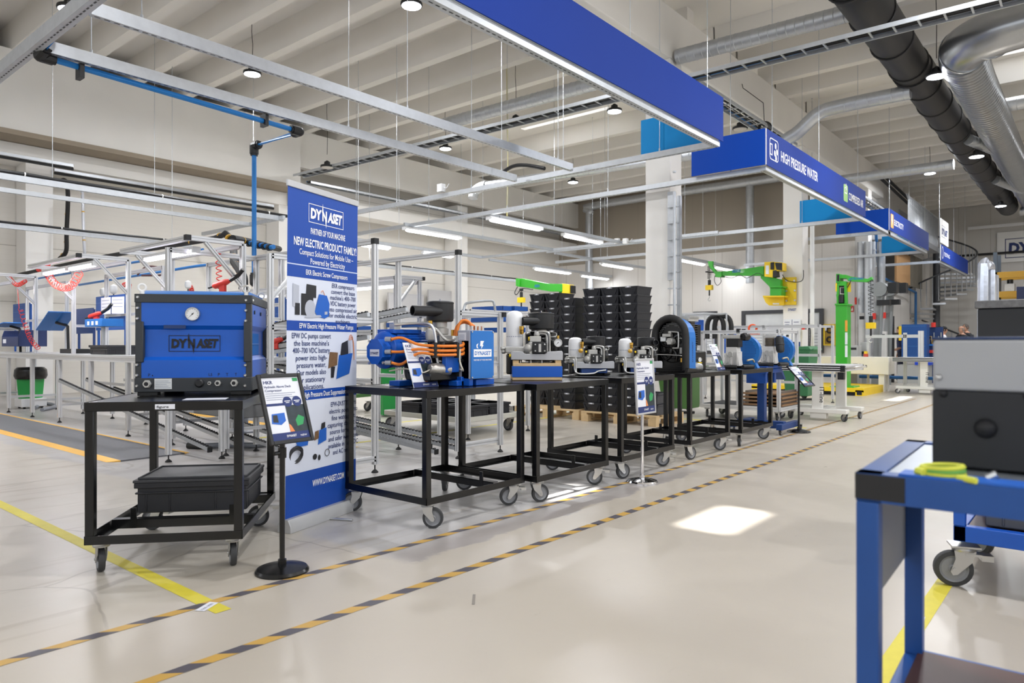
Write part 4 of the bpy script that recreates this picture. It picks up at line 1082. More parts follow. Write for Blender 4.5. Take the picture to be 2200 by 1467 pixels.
# ------------------------------------------------------------------ poster stands and table cards
def poster(parent, w, h, kind, name='poster'):
    """graphic on the plane x:0..w, z up 0..h, facing -y"""
    m = MB([PAPER, INK, INKGREY]); O_, X_, Z_ = Vector((0, 0, 0)), (1, 0, 0), (0, 0, 1)
    m.rect(O_, X_, Z_, 0, w, 0, h, .0); m.use(INK); s = w/.2
    m.rect(O_, X_, Z_, 0, w, 0, h*.115, .0008); m.rect(O_, X_, Z_, 0, w*.55, h*.545, h*.585, .0008)
    tt = {'h': ('HKR', 'Hydraulic Above Deck', 'Compressor'), 's': ('HKR', 'Hydraulic Screw', 'Compressors'), 'e': ('EKR', 'Electric Screw', 'Compressors'), 'p': ('HKL', 'Hydraulic Piston', 'Compressors')}[kind]
    T = lambda t, x, z, sz, b, wd, mt: (m.use(mt), m.text(t, (x*w, -.0012, z*h), X_, Z_, sz*s, b, width=wd*w))
    T(tt[0], .05, .90, .022, .02, .24, INK); T(tt[1], .05, .835, .016, .01, .72, INK); T(tt[2], .05, .775, .016, .01, .45, INK)
    m.use(INKGREY)
    for k in range(4): m.rect(O_, X_, Z_, .05*w, (.85-.1*(k % 2)-.3*(k == 3))*w, h*(.74-.033*k), h*(.749-.033*k), .0008)
    m.use(mat('print_green_tag', '#2B9A58', .5)); m.rect(O_, X_, Z_, w*.84, w*.98, h*.93, h*.985, .0008)
    m.use(mat('print_dark_photo', '#26333A', .5, 0, .6, 40)); m.rect(O_, X_, Z_, w*.5, w, h*.115, h*.545, .0009)
    m.use(mat('print_green_tag', '#2B9A58', .5)); m.poly2(O_, X_, Z_, [(w*.72, h*.2), (w*.88, h*.22), (w*.95, h*.33), (w*.8, h*.38), (w*.7, h*.3)], .0014)
    m.use(mat('print_orange', '#E2884C', .5)); m.poly2(O_, X_, Z_, [(w*.5, h*.12), (w*.62, h*.12), (w*.55, h*.22), (w*.5, h*.25)], .0015)
    m.use(INK)
    for u in (.58, .84): m.poly2(O_, X_, Z_, [(w*u+w*.125*math.cos(k*PI/9), h*.6+w*.125*math.sin(k*PI/9)) for k in range(18)], .0018)
    m.use(WHITEINK)
    for u in (.58, .84): m.rect(O_, X_, Z_, w*(u-.08), w*(u+.08), h*.605, h*.617, .0022); m.rect(O_, X_, Z_, w*(u-.05), w*(u+.05), h*.58, h*.59, .0022)
    m.text('DYNASET', (w*.38, -.0022, h*.04), X_, Z_, h*.05, .02, width=w*.26); m.text('NEW', (w*.75, -.0022, h*.035), X_, Z_, h*.04, .01, width=w*.17)
    m.use(mat('print_blue', '#1E63C4', .5)); m.poly2(O_, X_, Z_, [(w*.06, h*.27), (w*.3, h*.24), (w*.44, h*.3), (w*.44, h*.43), (w*.1, h*.42)], .0012)
    m.use(mat('print_black', '#26272C', .5)); m.poly2(O_, X_, Z_, [(w*.1, h*.29), (w*.24, h*.28), (w*.24, h*.4), (w*.12, h*.4)], .0016)
    return m.build(name, parent, flat=True)
def stand(x, y, label, base, w, h, zc, lean, fcol, pcol, bcol, kind, rz=0.0, fr=.018, polez=None):
    r = thing('sign_stand', label, 'sign stand', (x, y, 0), rz)
    m = MB(bcol); m.lathe([(base, 0), (base, .008), (base*.93, .02), (base*.5, .032), (.03, .036), (.0001, .036)], n=40); m.build('base', r)
    pz = zc-.02
    m = MB(pcol); m.cyl((0, 0, .03), (0, 0, pz), .0125, n=16); m.cyl((0, 0, .03), (0, 0, .06), .02, n=16)
    if kind == 'h': m.cyl((0, 0, .55), (0, 0, .60), .02, n=16); m.cyl((-.01, 0, .575), (-.045, 0, .575), .01, n=10)
    m.build('pole', r)
    f = bpy.data.objects.new('poster_frame_pivot', None)
    T = Matrix.Translation((-w/2, -.022-h/2*math.sin(lean), zc-h/2*math.cos(lean))) @ Matrix.Rotation(-lean, 4, 'X')
    m = MB(fcol); m.T = T
    m.box(0, fr, -.012, .004, 0, h); m.box(w-fr, w, -.012, .004, 0, h); m.box(fr, w-fr, -.012, .004, 0, fr); m.box(fr, w-fr, -.012, .004, h-fr, h); m.box(fr, w-fr, -.003, .002, fr, h-fr)
    o = m.build('poster_frame', r, bevel=.003)
    bpy.data.objects.remove(f)
    p = poster(r, w-2*fr, h-2*fr, kind); p.matrix_local = T @ Matrix.Translation((fr, -.0045, fr)); p.parent = o
    p.matrix_local = T @ Matrix.Translation((fr, -.0045, fr))
    return r
stand(1.91, 3.05, 'black sign stand with a tilted framed poster between the nearest cart and the banner', .126, .245, .345, .79, .34, BLACKPL, BLACKP, BLACKP, 'h', .06)
stand(4.98, 2.82, 'chrome sign stand with a white framed poster in front of the cart row', .125, .31, .44, .765, .05, mat('satin_aluminium', '#C3C4C6', .45, .4), CHROME, CHROME, 's', .02, .014)
stand(9.08, 2.93, 'small black sign stand beyond the farthest cart', .14, .30, .34, .70, .75, BLACKPL, BLACKP, BLACKP, 'p', -.1)
def table_card(x, y, z, label, kind, w=.21, h=.30, lean=.38, rz=0.0):
    r = thing('table_card', label, 'card', (x, y, z), rz)
    T = Matrix.Rotation(-lean, 4, 'X')
    m = MB(mat('clear_acrylic', '#DDE4EA', .05, 0, 0)); m.T = T; m.box(-.003, w+.003, .001, .003, 0, h+.003); m.build('card_holder', r)
    m = MB(mat('clear_acrylic', '#DDE4EA', .05)); m.quad((0, .002, .001), (w, .002, .001), (w, .10, .0), (0, .10, .0)); m.build('holder_foot', r)
    p = poster(r, w, h, kind, 'card_print'); p.matrix_local = T
    return r
p = onZ(890, 833, .826)
table_card(p.x, p.y, .826, 'printed card standing in front of the machine with orange cables', 'e', .21, .30, .36)
p = onZ(1538, 795, .826)
table_card(p.x-.02, 3.1, .826, 'small printed card standing between the arch machine and the piston compressor', 'p', .19, .29, .36)
# fix: poster frames sit in front of their poles (see stand())
# ------------------------------------------------------------------ compressors on the carts
TT = .8255
def bolt(m, c, ax, r, L=.008): m.cyl(c, Vector(c)+Vector(ax)*L, r, n=6)
# --- electric compressor with orange cables (second cart); local x along the aisle, y into the row
ek = thing('electric_compressor', 'blue motor and control box machine with orange cables and a black air filter drum', 'compressor', (3.0, 3.15, TT), 0)
m = MB(BLUE)
m.box(.30, .60, .08, .16, 0, .035); m.box(.05, .62, .36, .46, 0, .035); m.box(.34, .40, .08, .46, 0, .06); m.box(.36, .40, .03, .10, .0, .30); m.box(.22, .34, .10, .14, .09, .20); m.box(.44, .62, .04, .2, 0, .04)
m.build('base_frame', ek, bevel=.004)
m = MB(BLUE); m.lathe([(.0001, 0), (.10, 0), (.125, .04), (.125, .10), (.118, .14), (.118, .85), (.128, .88), (.128, 1), (.0001, 1)], (.02, .50, .235), (.42, .50, .235), 28, caps=False)
for k in range(14):
    a = PI*(.15+.07*k); m.bar((.09, .50-.122*math.cos(a), .235+.122*math.sin(a)), (.35, .50-.122*math.cos(a), .235+.122*math.sin(a)), .006, .012)
m.box(.05, .30, .42, .58, .345, .372); m.use(STEEL); m.cyl((.02, .50, .235), (.0, .50, .235), .07, n=24)
m.build('motor', ek, bevel=.002)
m = MB([BLUE, STEEL, PAPER, INK]); oc = [(.50+.085*math.cos(PI/8+k*PI/4), .235+.088*math.sin(PI/8+k*PI/4)) for k in range(8)]
oc = [(y-.02, z-.01) for y, z in oc]
m.prism(oc, -.055, .015, 'x'); m.use(STEEL)
for y, z in ((.55, .30), (.55, .155), (.41, .16)): m.cyl((-.055, y-.02, z-.005), (-.063, y-.02, z-.005), .009, n=8)
m.use(PAPER); m.rect((-.0565, .525, .195), (0, -1, 0), (0, 0, 1), 0, .095, 0, .045); m.use(INK); m.text('DYNASET', (-.0575, .518, .208), (0, -1, 0), (0, 0, 1), .022, .03, width=.08)
m.build('terminal_box', ek, bevel=.003)
m = MB([ORANGE])
ends = [(.30, .19), (.245, .165), (.19, .14)]
for k, (z0, z1_) in enumerate(((.305, .262), (.225, .232), (.155, .205))):
    m.use(STEEL); m.cyl((-.03, .40, z0), (-.015, .36, z0), .016, n=8)
    m.use(ORANGE)
    m.tube([(-.015, .36, z0), (.03, .31, z0+.008*(1-k)), (.09, .22, z1_+.01), (.16, .12, z1_), (.26, .065, z1_), (.33, .06, z1_+.004), (.365, .085, z1_+.02)], .0095, 10, smooth=5)
m.build('motor_cables', ek)
m = MB(ORANGE)
for k in range(4):
    y = .09+.012*k; m.tube([(.37+.004*k, y+.06, .33), (.375+.008*k, y+.05, .395), (.395+.018*k, y+.03, .432-.004*k), (.425+.028*k, y, .42-.008*k), (.44+.032*k, y-.02, .365)], .009, 8, smooth=5)
m.build('upper_cables', ek)
for x, y in ((.14, .115), (.27, .048)): m = MB(BLACKP); m.box(x, x+.02, y, y+.03, .185, .285); m.build('cable_clamp', ek, bevel=.002)
# control box
m = MB(mat('grey_box_paint', '#A7ABB8', .45)); m.box(.36, .585, .02, .135, .045, .365); m.build('control_box', ek, bevel=.004)
m = MB([BLUE2, WHITEINK]); m.box(.362, .583, .012, .02, .048, .362); m.use(WHITEINK); m.outline((.362, .0115, .048), (1, 0, 0), (0, 0, 1), 0, .221, 0, .314, .0)
m.use(WHITEINK); m.rect((.385, .0115, .19), (1, 0, 0), (0, 0, 1), 0, .175, 0, .05); m.use(BLUE2); m.text('DYNASET', (.393, .0108, .202), (1, 0, 0), (0, 0, 1), .036, .02, shear=.1, width=.16)
m.use(WHITEINK); m.text('PARTNER OF YOUR MACHINE', (.385, .0108, .165), (1, 0, 0), (0, 0, 1), .014, .02, width=.175)
m.poly2((.42, .0110, .24), (1, 0, 0), (0, 0, 1), [(.03, .055), (.065, .055), (.05, .03), (.06, .028), (.035, 0), (.04, .022), (.025, .02)]); m.poly2((.40, .0110, .24), (1, 0, 0), (0, 0, 1), [(.01, .03), (.03, .04), (.02, .02), (.03, .005), (.012, .01)])
m.use(STEEL)
for x in (.37, .575):
    for z in (.056, .354): m.cyl((x, .012, z), (x, .008, z), .006, n=8)
m.build('box_door', ek, flat=False)
m = MB([PAPER, INKGREY, BLACKPL, STEEL]); m.rect((.3592, .125, .30), (0, -1, 0), (0, 0, 1), 0, .07, 0, .05); m.use(INKGREY)
for k in range(4): m.rect((.3588, .12, .305+k*.009), (0, -1, 0), (0, 0, 1), 0, .05, 0, .003)
m.use(BLACKPL); m.cyl((.36, .075, .20), (.345, .075, .20), .01, n=12); m.cyl((.36, .09, .165), (.33, .09, .165), .012, n=12); m.use(STEEL); m.cyl((.36, .10, .11), (.335, .10, .11), .010, n=10)
m.build('box_side_fittings', ek, flat=False)
m = MB(STEEL)
for k in range(4): m.cyl((.43+.035*k, .07, .365), (.43+.035*k, .07, .395), .011, n=6)
m.build('cable_glands', ek)
m = MB(mat('beige_cable', '#CFC9B8', .5)); m.tube([(.29, .045, .24), (.285, .04, .16), (.30, .03, .11), (.33, .06, .10), (.35, .10, .11)], .0055, 8, smooth=5); m.tube([(.0, .40, .10), (.06, .30, .115), (.1, .2, .09), (.16, .16, .12)], .005, 8, smooth=5); m.build('sensor_cable', ek)
# pump end, pipes, foil wrap
m = MB(BLACKP); m.box(.24, .40, .14, .40, .10, .29); m.lathe([(.0001, 0), (.10, 0), (.115, .1), (.115, .8), (.10, 1), (.0001, 1)], (.16, .34, .10), (.36, .34, .10), 24, caps=False); m.box(.1, .5, .12, .34, .04, .09)
m.build('screw_unit', ek, bevel=.006)
m = MB(mat('foil_wrap', '#B8B4AE', .35, .7, .4, 60, bump=.6, bscale=60)); m.lathe([(.0001, 0), (.03, 0), (.04, .2), (.042, .8), (.035, 1), (.0001, 1)], (.14, .17, .115), (.28, .13, .105), 14, caps=False); m.build('foil_wrapped_pipe', ek)
m = MB(STEEL)
m.tube([(.06, .42, .40), (.16, .34, .41), (.2, .22, .40), (.215, .19, .30), (.22, .18, .16), (.24, .16, .12)], .009, 10, smooth=5)
m.tube([(.09, .44, .405), (.2, .36, .41), (.25, .24, .38), (.29, .18, .305), (.35, .17, .30), (.40, .2, .31)], .009, 10, smooth=5)
m.tube([(.22, .19, .165), (.30, .13, .15), (.36, .14, .165)], .008, 10, smooth=5)
m.box(.06, .11, .42, .47, .37, .41)
m.build('steel_pipes', ek)
m = MB(CASTALU); m.lathe([(.05, 0), (.058, .1), (.058, .5), (.048, .6), (.048, 1)], (.36, .30, .335), (.36, .30, .425), 24); m.box(.30, .42, .24, .36, .29, .335); m.lathe([(.035, 0), (.04, .5), (.035, 1)], (.24, .26, .30), (.24, .26, .37), 14); m.build('intake_neck', ek, bevel=.003)
def drum(parent, c, r, h, snout, sr, name='air_filter', cap=WHITEPL, capm=None, sz=.5):
    """black air-filter drum with a tangential snout; snout = (dx, dy) vector"""
    c = Vector(c); m = MB([BLACKPL, INKBLK])
    m.lathe([(.0001, 0), (r*.86, 0), (r*.97, h*.05), (r, h*.15), (r, h*.90), (r*1.03, h*.91), (r*1.03, h*.95), (r*.97, h), (.0001, h)], c, None, 36, caps=False)
    d = Vector((snout[0], snout[1], 0)); L = d.length; u = d/L; s = Vector((-u.y, u.x, 0)); o = c+s*(r-sr*1.15)+Vector((0, 0, h*sz))
    m.lathe([(sr*.98, 0), (sr, .05), (sr, 1), (sr*.82, 1), (sr*.8, .3)], o, o+u*L, 24, caps=False); m.use(INKBLK); m.cyl(o+u*L*.7, o+u*L*.72, sr*.8, n=20)
    f = m.build(name, parent)
    m = MB(cap); m.lathe([(r*.85, h), (r*.8, h*1.03), (r*.1, h*1.05), (.0001, h*1.05)], c, None, 30, caps=False); m.cyl(c+Vector((0, 0, h*1.04)), c+Vector((0, 0, h*1.14)), r*.05, n=8); m.build('filter_cap', f)
    return f
drum(ek, (.36, .30, .425), .092, .135, (-.24, .05), .034, cap=mat('brushed_lid', '#9A9EA6', .35, .5))
m = MB(BRASS); m.cyl((.38, .2, .33), (.38, .2, .37), .011, n=8); m.lathe([(.012, 0), (.012, .4), (.016, .5), (.016, 1)], (.27, .3, .38), (.27, .3, .43), 10); m.build('brass_valve', ek)

# --- hydraulic screw compressors (third and fourth cart)
def screw_comp(loc, rz, label, s=1.0, block=True, bar=True, snout=(-.16, -.02), drumx=.046, dh=.13, pipes=True, gauge_r=True, name='screw_compressor', yb=.14):
    r = thing(name, label, 'compressor', loc, rz); r.scale = (s, s, s)
    z0 = 0.0 if block else -.085
    if block:
        b = thing('blue_block', 'flat blue block with raw wood edges under the first screw compressor', 'block', loc, rz); b.scale = (s, s, s)
        m = MB(WOOD); m.box(-.19, .19, -.02, .30, 0, .022); m.box(-.185, .185, -.02, .30, .105, .128); m.build('wood_layer', b, bevel=.002)
        m = MB(BLUE); m.box(-.192, .192, -.024, .30, .022, .105); m.build('blue_layer', b, bevel=.002)
        m = MB(WOOD); m.box(-.185, -.14, .0, .28, .1285, .15); m.box(.14, .185, .0, .28, .1285, .15); m.use(WHITEPL)
        for x in (-.13, -.05, .035): m.box(x, x+.01, .03, .26, .1285, .15)
        m.build('packing_strip', r)
    O = Vector((0, 0, z0))
    def V(x, y, z): return (x, y, z+z0)
    m = MB(mat('bead_blasted_aluminium', '#B7B8BC', .5, .35, .04))
    m.prism([(-.20, .155), (-.20, .205), (-.19, .218), (-.115, .218), (-.095, .200), (.06, .200), (.065, .216), (.19, .222), (.197, .21), (.197, .15)], -.01, .035, 'y')
    for v in m.v: v.z += z0
    m.build('manifold_bar', r, bevel=.003)
    m = MB([YELLOW, STEEL]); m.cyl(V(-.20, .012, .185), V(-.214, .012, .185), .013, n=12)
    if not block: m.cyl(V(-.075, .0, .315), V(-.09, .0, .315), .011, n=12)
    else: m.cyl(V(-.056, .03, .315), V(-.066, .03, .315), .015, n=12)
    m.build('yellow_plug', r)
    m = MB(WHITEPL); m.lathe([(.066, 0), (.068, .03), (.068, .78), (.062, .90), (.045, .97), (.02, 1), (.0001, 1)], V(-.165, .12, .257), V(-.165, .12, .257+.277 if block else .257+.20), 32); m.build('oil_filter', r)
    m = MB(INKGREY)
    for k in range(9):
        a = math.radians(200+14*k); a2 = math.radians(208+14*k)
        m.quad(*[(-.165+.0688*math.cos(t), .12+.0688*math.sin(t), z+z0) for t, z in ((a, .33), (a2, .33), (a2, .336), (a, .336))])
    m.build('filter_print', r, flat=True)
    m = MB(CASTALU); m.box(-.24, -.09, .05, .19, .205+z0, .25+z0); m.cyl(V(-.24, .09, .24), V(-.275, .08, .24), .018, n=12); m.cyl(V(-.24, .09, .215), V(-.27, .08, .215), .016, n=12); m.build('filter_head', r, bevel=.006)
    m = MB(BLACKP); m.lathe([(.0001, 0), (.055, 0), (.062, .06), (.062, .94), (.055, 1), (.0001, 1)], V(-.17, .13, .04 if block else .10), V(-.17, .13, .20), 24, caps=False)
    m.lathe([(.0001, 0), (.09, 0), (.105, .1), (.105, .9), (.09, 1), (.0001, 1)], V(-.08, .17, .27), V(.16, .17, .27), 24, caps=False); m.box(-.08, .16, .08, .28, .14+z0, .26+z0)
    for k in range(7): m.box(-.06+.03*k, -.052+.03*k, .055, .06, .2+z0, .33+z0)
    m.build('compressor_body', r, bevel=.006)
    m = MB([STEEL, BLACKPL, CASTALU]); m.use(CASTALU); m.sph(V(-.062, .02, .24), .04, 8); m.box(-.062, -.036, -.01, .06, .198+z0, .29+z0)
    m.use(BLACKPL); m.box(-.036, .072, -.035, .05, .205+z0, .287+z0); m.use(STEEL)
    for x in (-.018, .054):
        for z in (.222, .270): m.cyl(V(x, -.035, z), V(x, -.044, z), .008, n=6)
    m.rect(V(.008, -.036, .214), (1, 0, 0), (0, 0, 1), 0, .02, 0, .062, .0005)
    m.use(CASTALU); m.box(-.056, .03, -.005, .05, .29+z0, .335+z0); m.lathe([(.02, 0), (.024, .3), (.018, 1)], V(.0, .02, .335), V(.0, .02, .372), 12)
    m.build('hydraulic_pump', r, bevel=.005)
    m = MB(STEEL)
    m.tube([V(-.01, .02, .36), V(.03, .01, .37), (.075, 0, .365+z0), (.092, .0, .345+z0), (.096, .01, .28+z0), (.096, .015, .215+z0)], .0105, 10, smooth=5)
    m.tube([V(.01, .06, .355), V(.06, .05, .352), (.078, .04, .33+z0), (.08, .03, .22+z0)], .007, 8, smooth=4)
    m.tube([V(.1, .08, .365), V(.15, .05, .36), V(.15, .04, .335), V(.11, .05, .33)], .004, 6, smooth=3)
    if not block:
        m.tube([V(-.27, .05, .262), V(-.20, .0, .262), V(-.185, -.01, .24), V(-.183, -.012, .16), V(-.17, -.02, .105), V(-.02, -.03, .104), V(.03, -.025, .125), V(.11, -.02, .135)], .0085, 10, smooth=4)
        m.tube([V(-.25, .05, .245), V(-.215, .0, .243), V(-.203, -.01, .22), V(-.20, -.012, .15), V(-.19, -.02, .115)], .007, 10, smooth=4)
    m.build('steel_pipes', r)
    m = MB(CASTALU); m.lathe([(.04, 0), (.047, .3), (.04, .7), (.04, 1)], V(drumx, yb, .33), V(drumx, yb, .39), 20); m.build('intake_neck', r)
    drum(r, (drumx, yb, (.388 if block else .36)+z0), .100 if block else .092, dh, snout, .034 if block else .03, cap=CHROME if block else BLACKPL)
    m = MB(BRASS); m.lathe([(.012, 0), (.018, .2), (.018, .45), (.013, .5), (.019, .55), (.019, 1)], V(-.117, .03, .35), V(-.117, .03, .412), 8)
    if not block: m.lathe([(.0001, 0), (.022, .1), (.022, .9), (.0001, 1)], V(-.155+.02, -.01, .325), V(-.135, .03, .325), 10, caps=False)
    m.build('brass_valve', r)
    if block: gauge(r, V(.161, .0, .284), (-.15, -1, 0), .033); m = MB(BRASS); m.cyl(V(.163, .01, .315), V(.163, .01, .34), .009, n=8); m.build('gauge_fitting', r)
    m = MB([BLACKP, NAVY]); m.box(-.15, .15, .04, .28, .0+(.152 if block else .085)+z0, .10+(.07 if block else 0)+z0 if not block else .16); m.use(NAVY)
    if not block: m.box(-.13, .13, .0, .26, .105+z0, .15+z0); m.use(BLACKP); m.box(-.14, -.08, .0, .24, .085+z0, .105+z0); m.box(.1, .16, .0, .24, .085+z0, .105+z0)
    m.build('mounting_frame', r, bevel=.004)
    return r
RA = -math.radians(47)
p = onZ(1154, 816, TT); screw_comp((p.x, p.y, TT), RA, 'screw compressor with a tall white oil filter, raised on a flat blue block', 1.0, True)
p = onZ(1277, 806, TT); screw_comp((p.x, p.y, TT), RA+.05, 'smaller screw compressor just right of the blue block, its black snout pointing left', .9, False, dh=.105)
p = onZ(1382, 804, TT); screw_comp((p.x, p.y, TT), RA-.02, 'smaller screw compressor partly hidden by the chrome sign stand, its snout facing the viewer', .88, False, snout=(.02, -.13), dh=.105, drumx=.06)

# --- fan machine in a padded arch (fifth cart): the arch faces down the row
fan = thing('fan_compressor', 'arch-shaped machine with a thick black padded tube frame around a fan guard', 'compressor', (6.28, 3.05, TT), 0)
W, Hh, R = .40, .545, .036
def arch(w, h, r0, n=12):
    pts = [(0, 0), (0, h-w/2)]
    pts += [(w/2-w/2*math.cos(PI*k/n), h-w/2+w/2*math.sin(PI*k/n)) for k in range(1, n)]
    return pts+[(w, h-w/2), (w, 0)]
A = arch(W-2*R, Hh-R, 0)
m = MB(BLACKR); m.tube([(0, R+y, z+.02) for y, z in A], .034, 16); m.build('padded_tube', fan)
m = MB(BLUE2); A2 = arch(W-.01, Hh-.012, 0)
for (y0, za), (y1, zb) in zip(A2, A2[1:]):
    m.quad((.02, y0+.005, za), (.155, y0+.005, za), (.155, y1+.005, zb), (.02, y1+.005, zb)); 
m.use(NAVY); m.text('DYNASET', (.10, .004, .10), (0, 0, 1), (-1, 0, 0), .035, .02, width=.2)
m.build('blue_shroud', fan)
m = MB(BLACKP); m.add([(.05, R+y, z) for y, z in A], [tuple(range(len(A)))]); m.build('backing_plate', fan, flat=True)
m = MB(mat('pale_backlight_holes', '#8F9090', .6)); 
for i in range(26):
    for j in range(26):
        y, z = .06+.011*i, .07+.0165*j
        if z > .33 and (y-.2)**2+(z-.335)**2 > .118**2 and (y-.2)**2+(z-.335)**2 < .148**2 and y > .12: m.quad((.048, y, z), (.048, y+.006, z), (.048, y+.006, z+.009), (.048, y, z+.009))
m.build('perforated_guard', fan, flat=True)
m = MB(BLACKP)
for rr in (.145, .11, .07): m.torus((.04, .2, .24), rr, .004, (1, 0, 0), 30, 5)
for k in range(8): a = k*PI/4+.2; m.tube([(.045, .2, .24), (.04, .2+.09*math.cos(a), .24+.09*math.sin(a)), (.045, .2+.14*math.cos(a+.3), .24+.14*math.sin(a+.3))], [.01, .02, .012], 6, smooth=3)
m.build('fan_blades', fan)
m = MB([CASTALU]); m.lathe([(.0001, 0), (.03, 0), (.036, .2), (.036, .8), (.045, 1), (.0001, 1)], (-.02, .2, .30), (.04, .2, .30), 10, caps=False)
for k in range(6): a = k*PI/3; m.cyl((-.024, .2+.028*math.cos(a), .3+.028*math.sin(a)), (-.018, .2+.028*math.cos(a), .3+.028*math.sin(a)), .007, n=6)
m.box(-.01, .04, .19, .28, .345, .375); m.lathe([(.018, 0), (.02, 1)], (.0, .2, .375), (.0, .2, .40), 10); m.use(mat('rating_plate', '#D9DCDD', .4)); m.box(0, .03, .25, .305, .30, .345)
m.build('hydraulic_motor', fan, bevel=.003)
m = MB(STEEL); m.tube([(-.005, .2, .395), (-.01, .12, .39), (-.01, .105, .37), (-.01, .105, .25), (-.01, .12, .235), (0, .17, .235)], .008, 10, smooth=5); m.tube([(0, .105, .33), (0, .07, .325), (0, .065, .27)], .004, 6, smooth=3)
m.tube([(-.02, .33, .06), (-.02, .33, .16), (-.02, .31, .172), (-.02, .09, .165), (-.01, .07, .16)], .005, 8, smooth=4); m.box(-.015, .02, .05, .09, .18, .24); m.use(BRASS); m.cyl((-.01, .072, .10), (-.01, .072, .14), .011, n=8)
m.build('steel_pipes', fan)
m = MB(BLACKP); m.box(-.03, .22, 0, W, 0, .02); m.prism([(-.06, 0), (.30, 0), (.24, .03), (-.03, .045)], -.015, .02, 'y'); m.box(-.02, .04, .02, W-.02, .02, .06); m.build('base_tray', fan, bevel=.003)
m = MB(mat('finned_cast_iron', '#57524C', .6, .3, .2, 30))
for k in range(14): m.box(.26, .40, .10, .28, .25+.018*k, .257+.018*k)
m.box(.28, .38, .12, .26, .2, .50); m.use(CASTALU); m.box(.2, .42, .10, .28, .50, .53)
for k in range(12): m.box(.21+.018*k, .217+.018*k, .09, .29, .53, .555)
m.use(BLACKP); m.box(.40, .47, .1, .28, .26, .47)
m.build('cylinder_block', fan, bevel=.002)
m = MB([BLACKP, mat('silver_tank', '#9A9C9F', .35, .5)]); m.box(.18, .60, .1, .38, 0, .20); m.use(m.mats[1]); m.lathe([(.0001, 0), (.04, .1), (.05, .3), (.05, .7), (.04, .9), (.0001, 1)], (.18, .05, .045), (.36, .05, .045), 16, caps=False); m.build('crankcase', fan, bevel=.01)
gauge(fan, (.30, .03, .12), (-.4, -1, 0), .025)
m = MB(YELLOW); m.box(.25, .33, .02, .05, .085, .093); m.build('yellow_tag', fan)

# --- piston compressors with blue belt guards
def piston(loc, rz, label, style, tilt=0.0, parent_name='piston_compressor'):
    r = thing(parent_name, label, 'compressor', loc, rz)
    r.rotation_euler = (0, tilt, rz)
    m = MB(mat('pale_cast_aluminium', '#D2D1CF', .5, .25, .1, 20, bump=.1, bscale=120)); m.lathe([(.075, 0), (.082, .1), (.07, .5), (.05, 1)], (-.30, .18, .04), (-.30, .18, .24), 4)
    m.T = Matrix.Translation((-.30, .18, 0)); 
    for k in range(9): m.box(-.075, .075, -.07+.016*k, -.065+.016*k, .05, .19-.002*k)
    m.T = Matrix.Identity(4)
    m.prism([(-.09, .03), (.09, .03), (.06, .24), (-.06, .24)], -.36, -.25, 'x')
    for i, v in enumerate(m.v[-8:]): v.y += .18
    m.use(CASTALU); m.cyl((-.36, .19, .16), (-.375, .19, .16), .032, n=20); m.cyl((-.36, .23, .07), (-.372, .23, .07), .014, n=12)
    m.build('crankcase', r, bevel=.004)
    m = MB([BLACKP, CASTALU])
    if style == 'head':
        m.box(-.36, -.24, .10, .24, .24, .34); m.use(CASTALU)
        for k in range(9): m.box(-.38+.018*k, -.374+.018*k, .08, .27, .34, .378)
        m.box(-.38, -.22, .08, .27, .335, .348); m.use(BLACKP); m.lathe([(.0001, 0), (.04, .0), (.045, .2), (.045, .8), (.035, 1), (.0001, 1)], (-.36, .05, .355), (-.27, .02, .355), 20, caps=False)
    else:
        m.use(mat('bronze_fins', '#6E655A', .5, .4, .2))
        for k in range(6): m.cyl((-.30, .18, .25+.016*k), (-.30, .18, .257+.016*k), .072, n=24)
        m.cyl((-.30, .18, .24), (-.30, .18, .345), .055, n=20); m.use(CASTALU)
        for k in range(8): m.box(-.36+.016*k, -.355+.016*k, .12, .24, .345, .372)
        m.use(BLACKPL); m.lathe([(.0001, 0), (.04, .05), (.05, .2), (.05, .45), (.056, .46), (.056, .54), (.05, .55), (.05, .9), (.035, 1), (.0001, 1)], (-.36, .03, .16), (-.32, .06, .36), 20, caps=False)
    m.build('cylinder_head', r, bevel=.003)
    m = MB(BLUE2); A3 = [(.36/2+.185*math.cos(t*PI/12), .19+.185*math.sin(t*PI/12)) for t in range(-3, 16)]; A3 = [(y, max(z, .0)) for y, z in A3]+[(.02, .0), (.34, .0)]
    m.prism(A3, 0, .07, 'x'); m.use(mat('guard_perforation', '#0C3F82', .6))
    for i in range(18):
        for j in range(18):
            y, z = .04+.0165*i, .04+.0175*j
            if (y-.18)**2+(z-.19)**2 < .145**2: m.quad((-.0008, y, z), (-.0008, y+.009, z), (-.0008, y+.009, z+.009), (-.0008, y, z+.009))
    m.use(NAVY); m.text('DYNASET', (.05, -.0065, .08), (0, 0, 1), (-1, 0, 0), .035, .02, width=.18)
    m.build('belt_guard', r, bevel=.004)
    m = MB(BLACKR); m.tube([(-.40, .10, .02), (-.42, .2, .02), (-.38, .30, .02), (-.2, .34, .02), (-.05, .32, .02), (.0, .2, .02), (-.05, .06, .02), (-.2, .03, .02), (-.36, .05, .02)], .022, 12, smooth=4, closed=False); m.build('rubber_buffer_ring', r)
    m = MB(mat('tan_handle', '#BDB49B', .5)); m.tube([(-.2, .06, .09), (-.1, .04, .10), (-.05, .04, .07)], .01, 8, smooth=3); m.build('drain_handle', r)
    return r
piston((8.0, 3.02, TT+.0), 0, 'piston compressor with finned head and blue belt guard on the farthest cart', 'head')
piston((9.02, 2.98, .832), 0, 'piston compressor with bronze fins tilted over on a blue stand', 'fins', .0)
sd = thing('lifting_stand', 'blue column stand carrying the last tilted piston compressor', 'stand', (8.75, 3.15, 0))
m = MB(NAVY); m.bar((0, .12, .12), (0, .12, .80), .09); m.build('column', sd, bevel=.006)
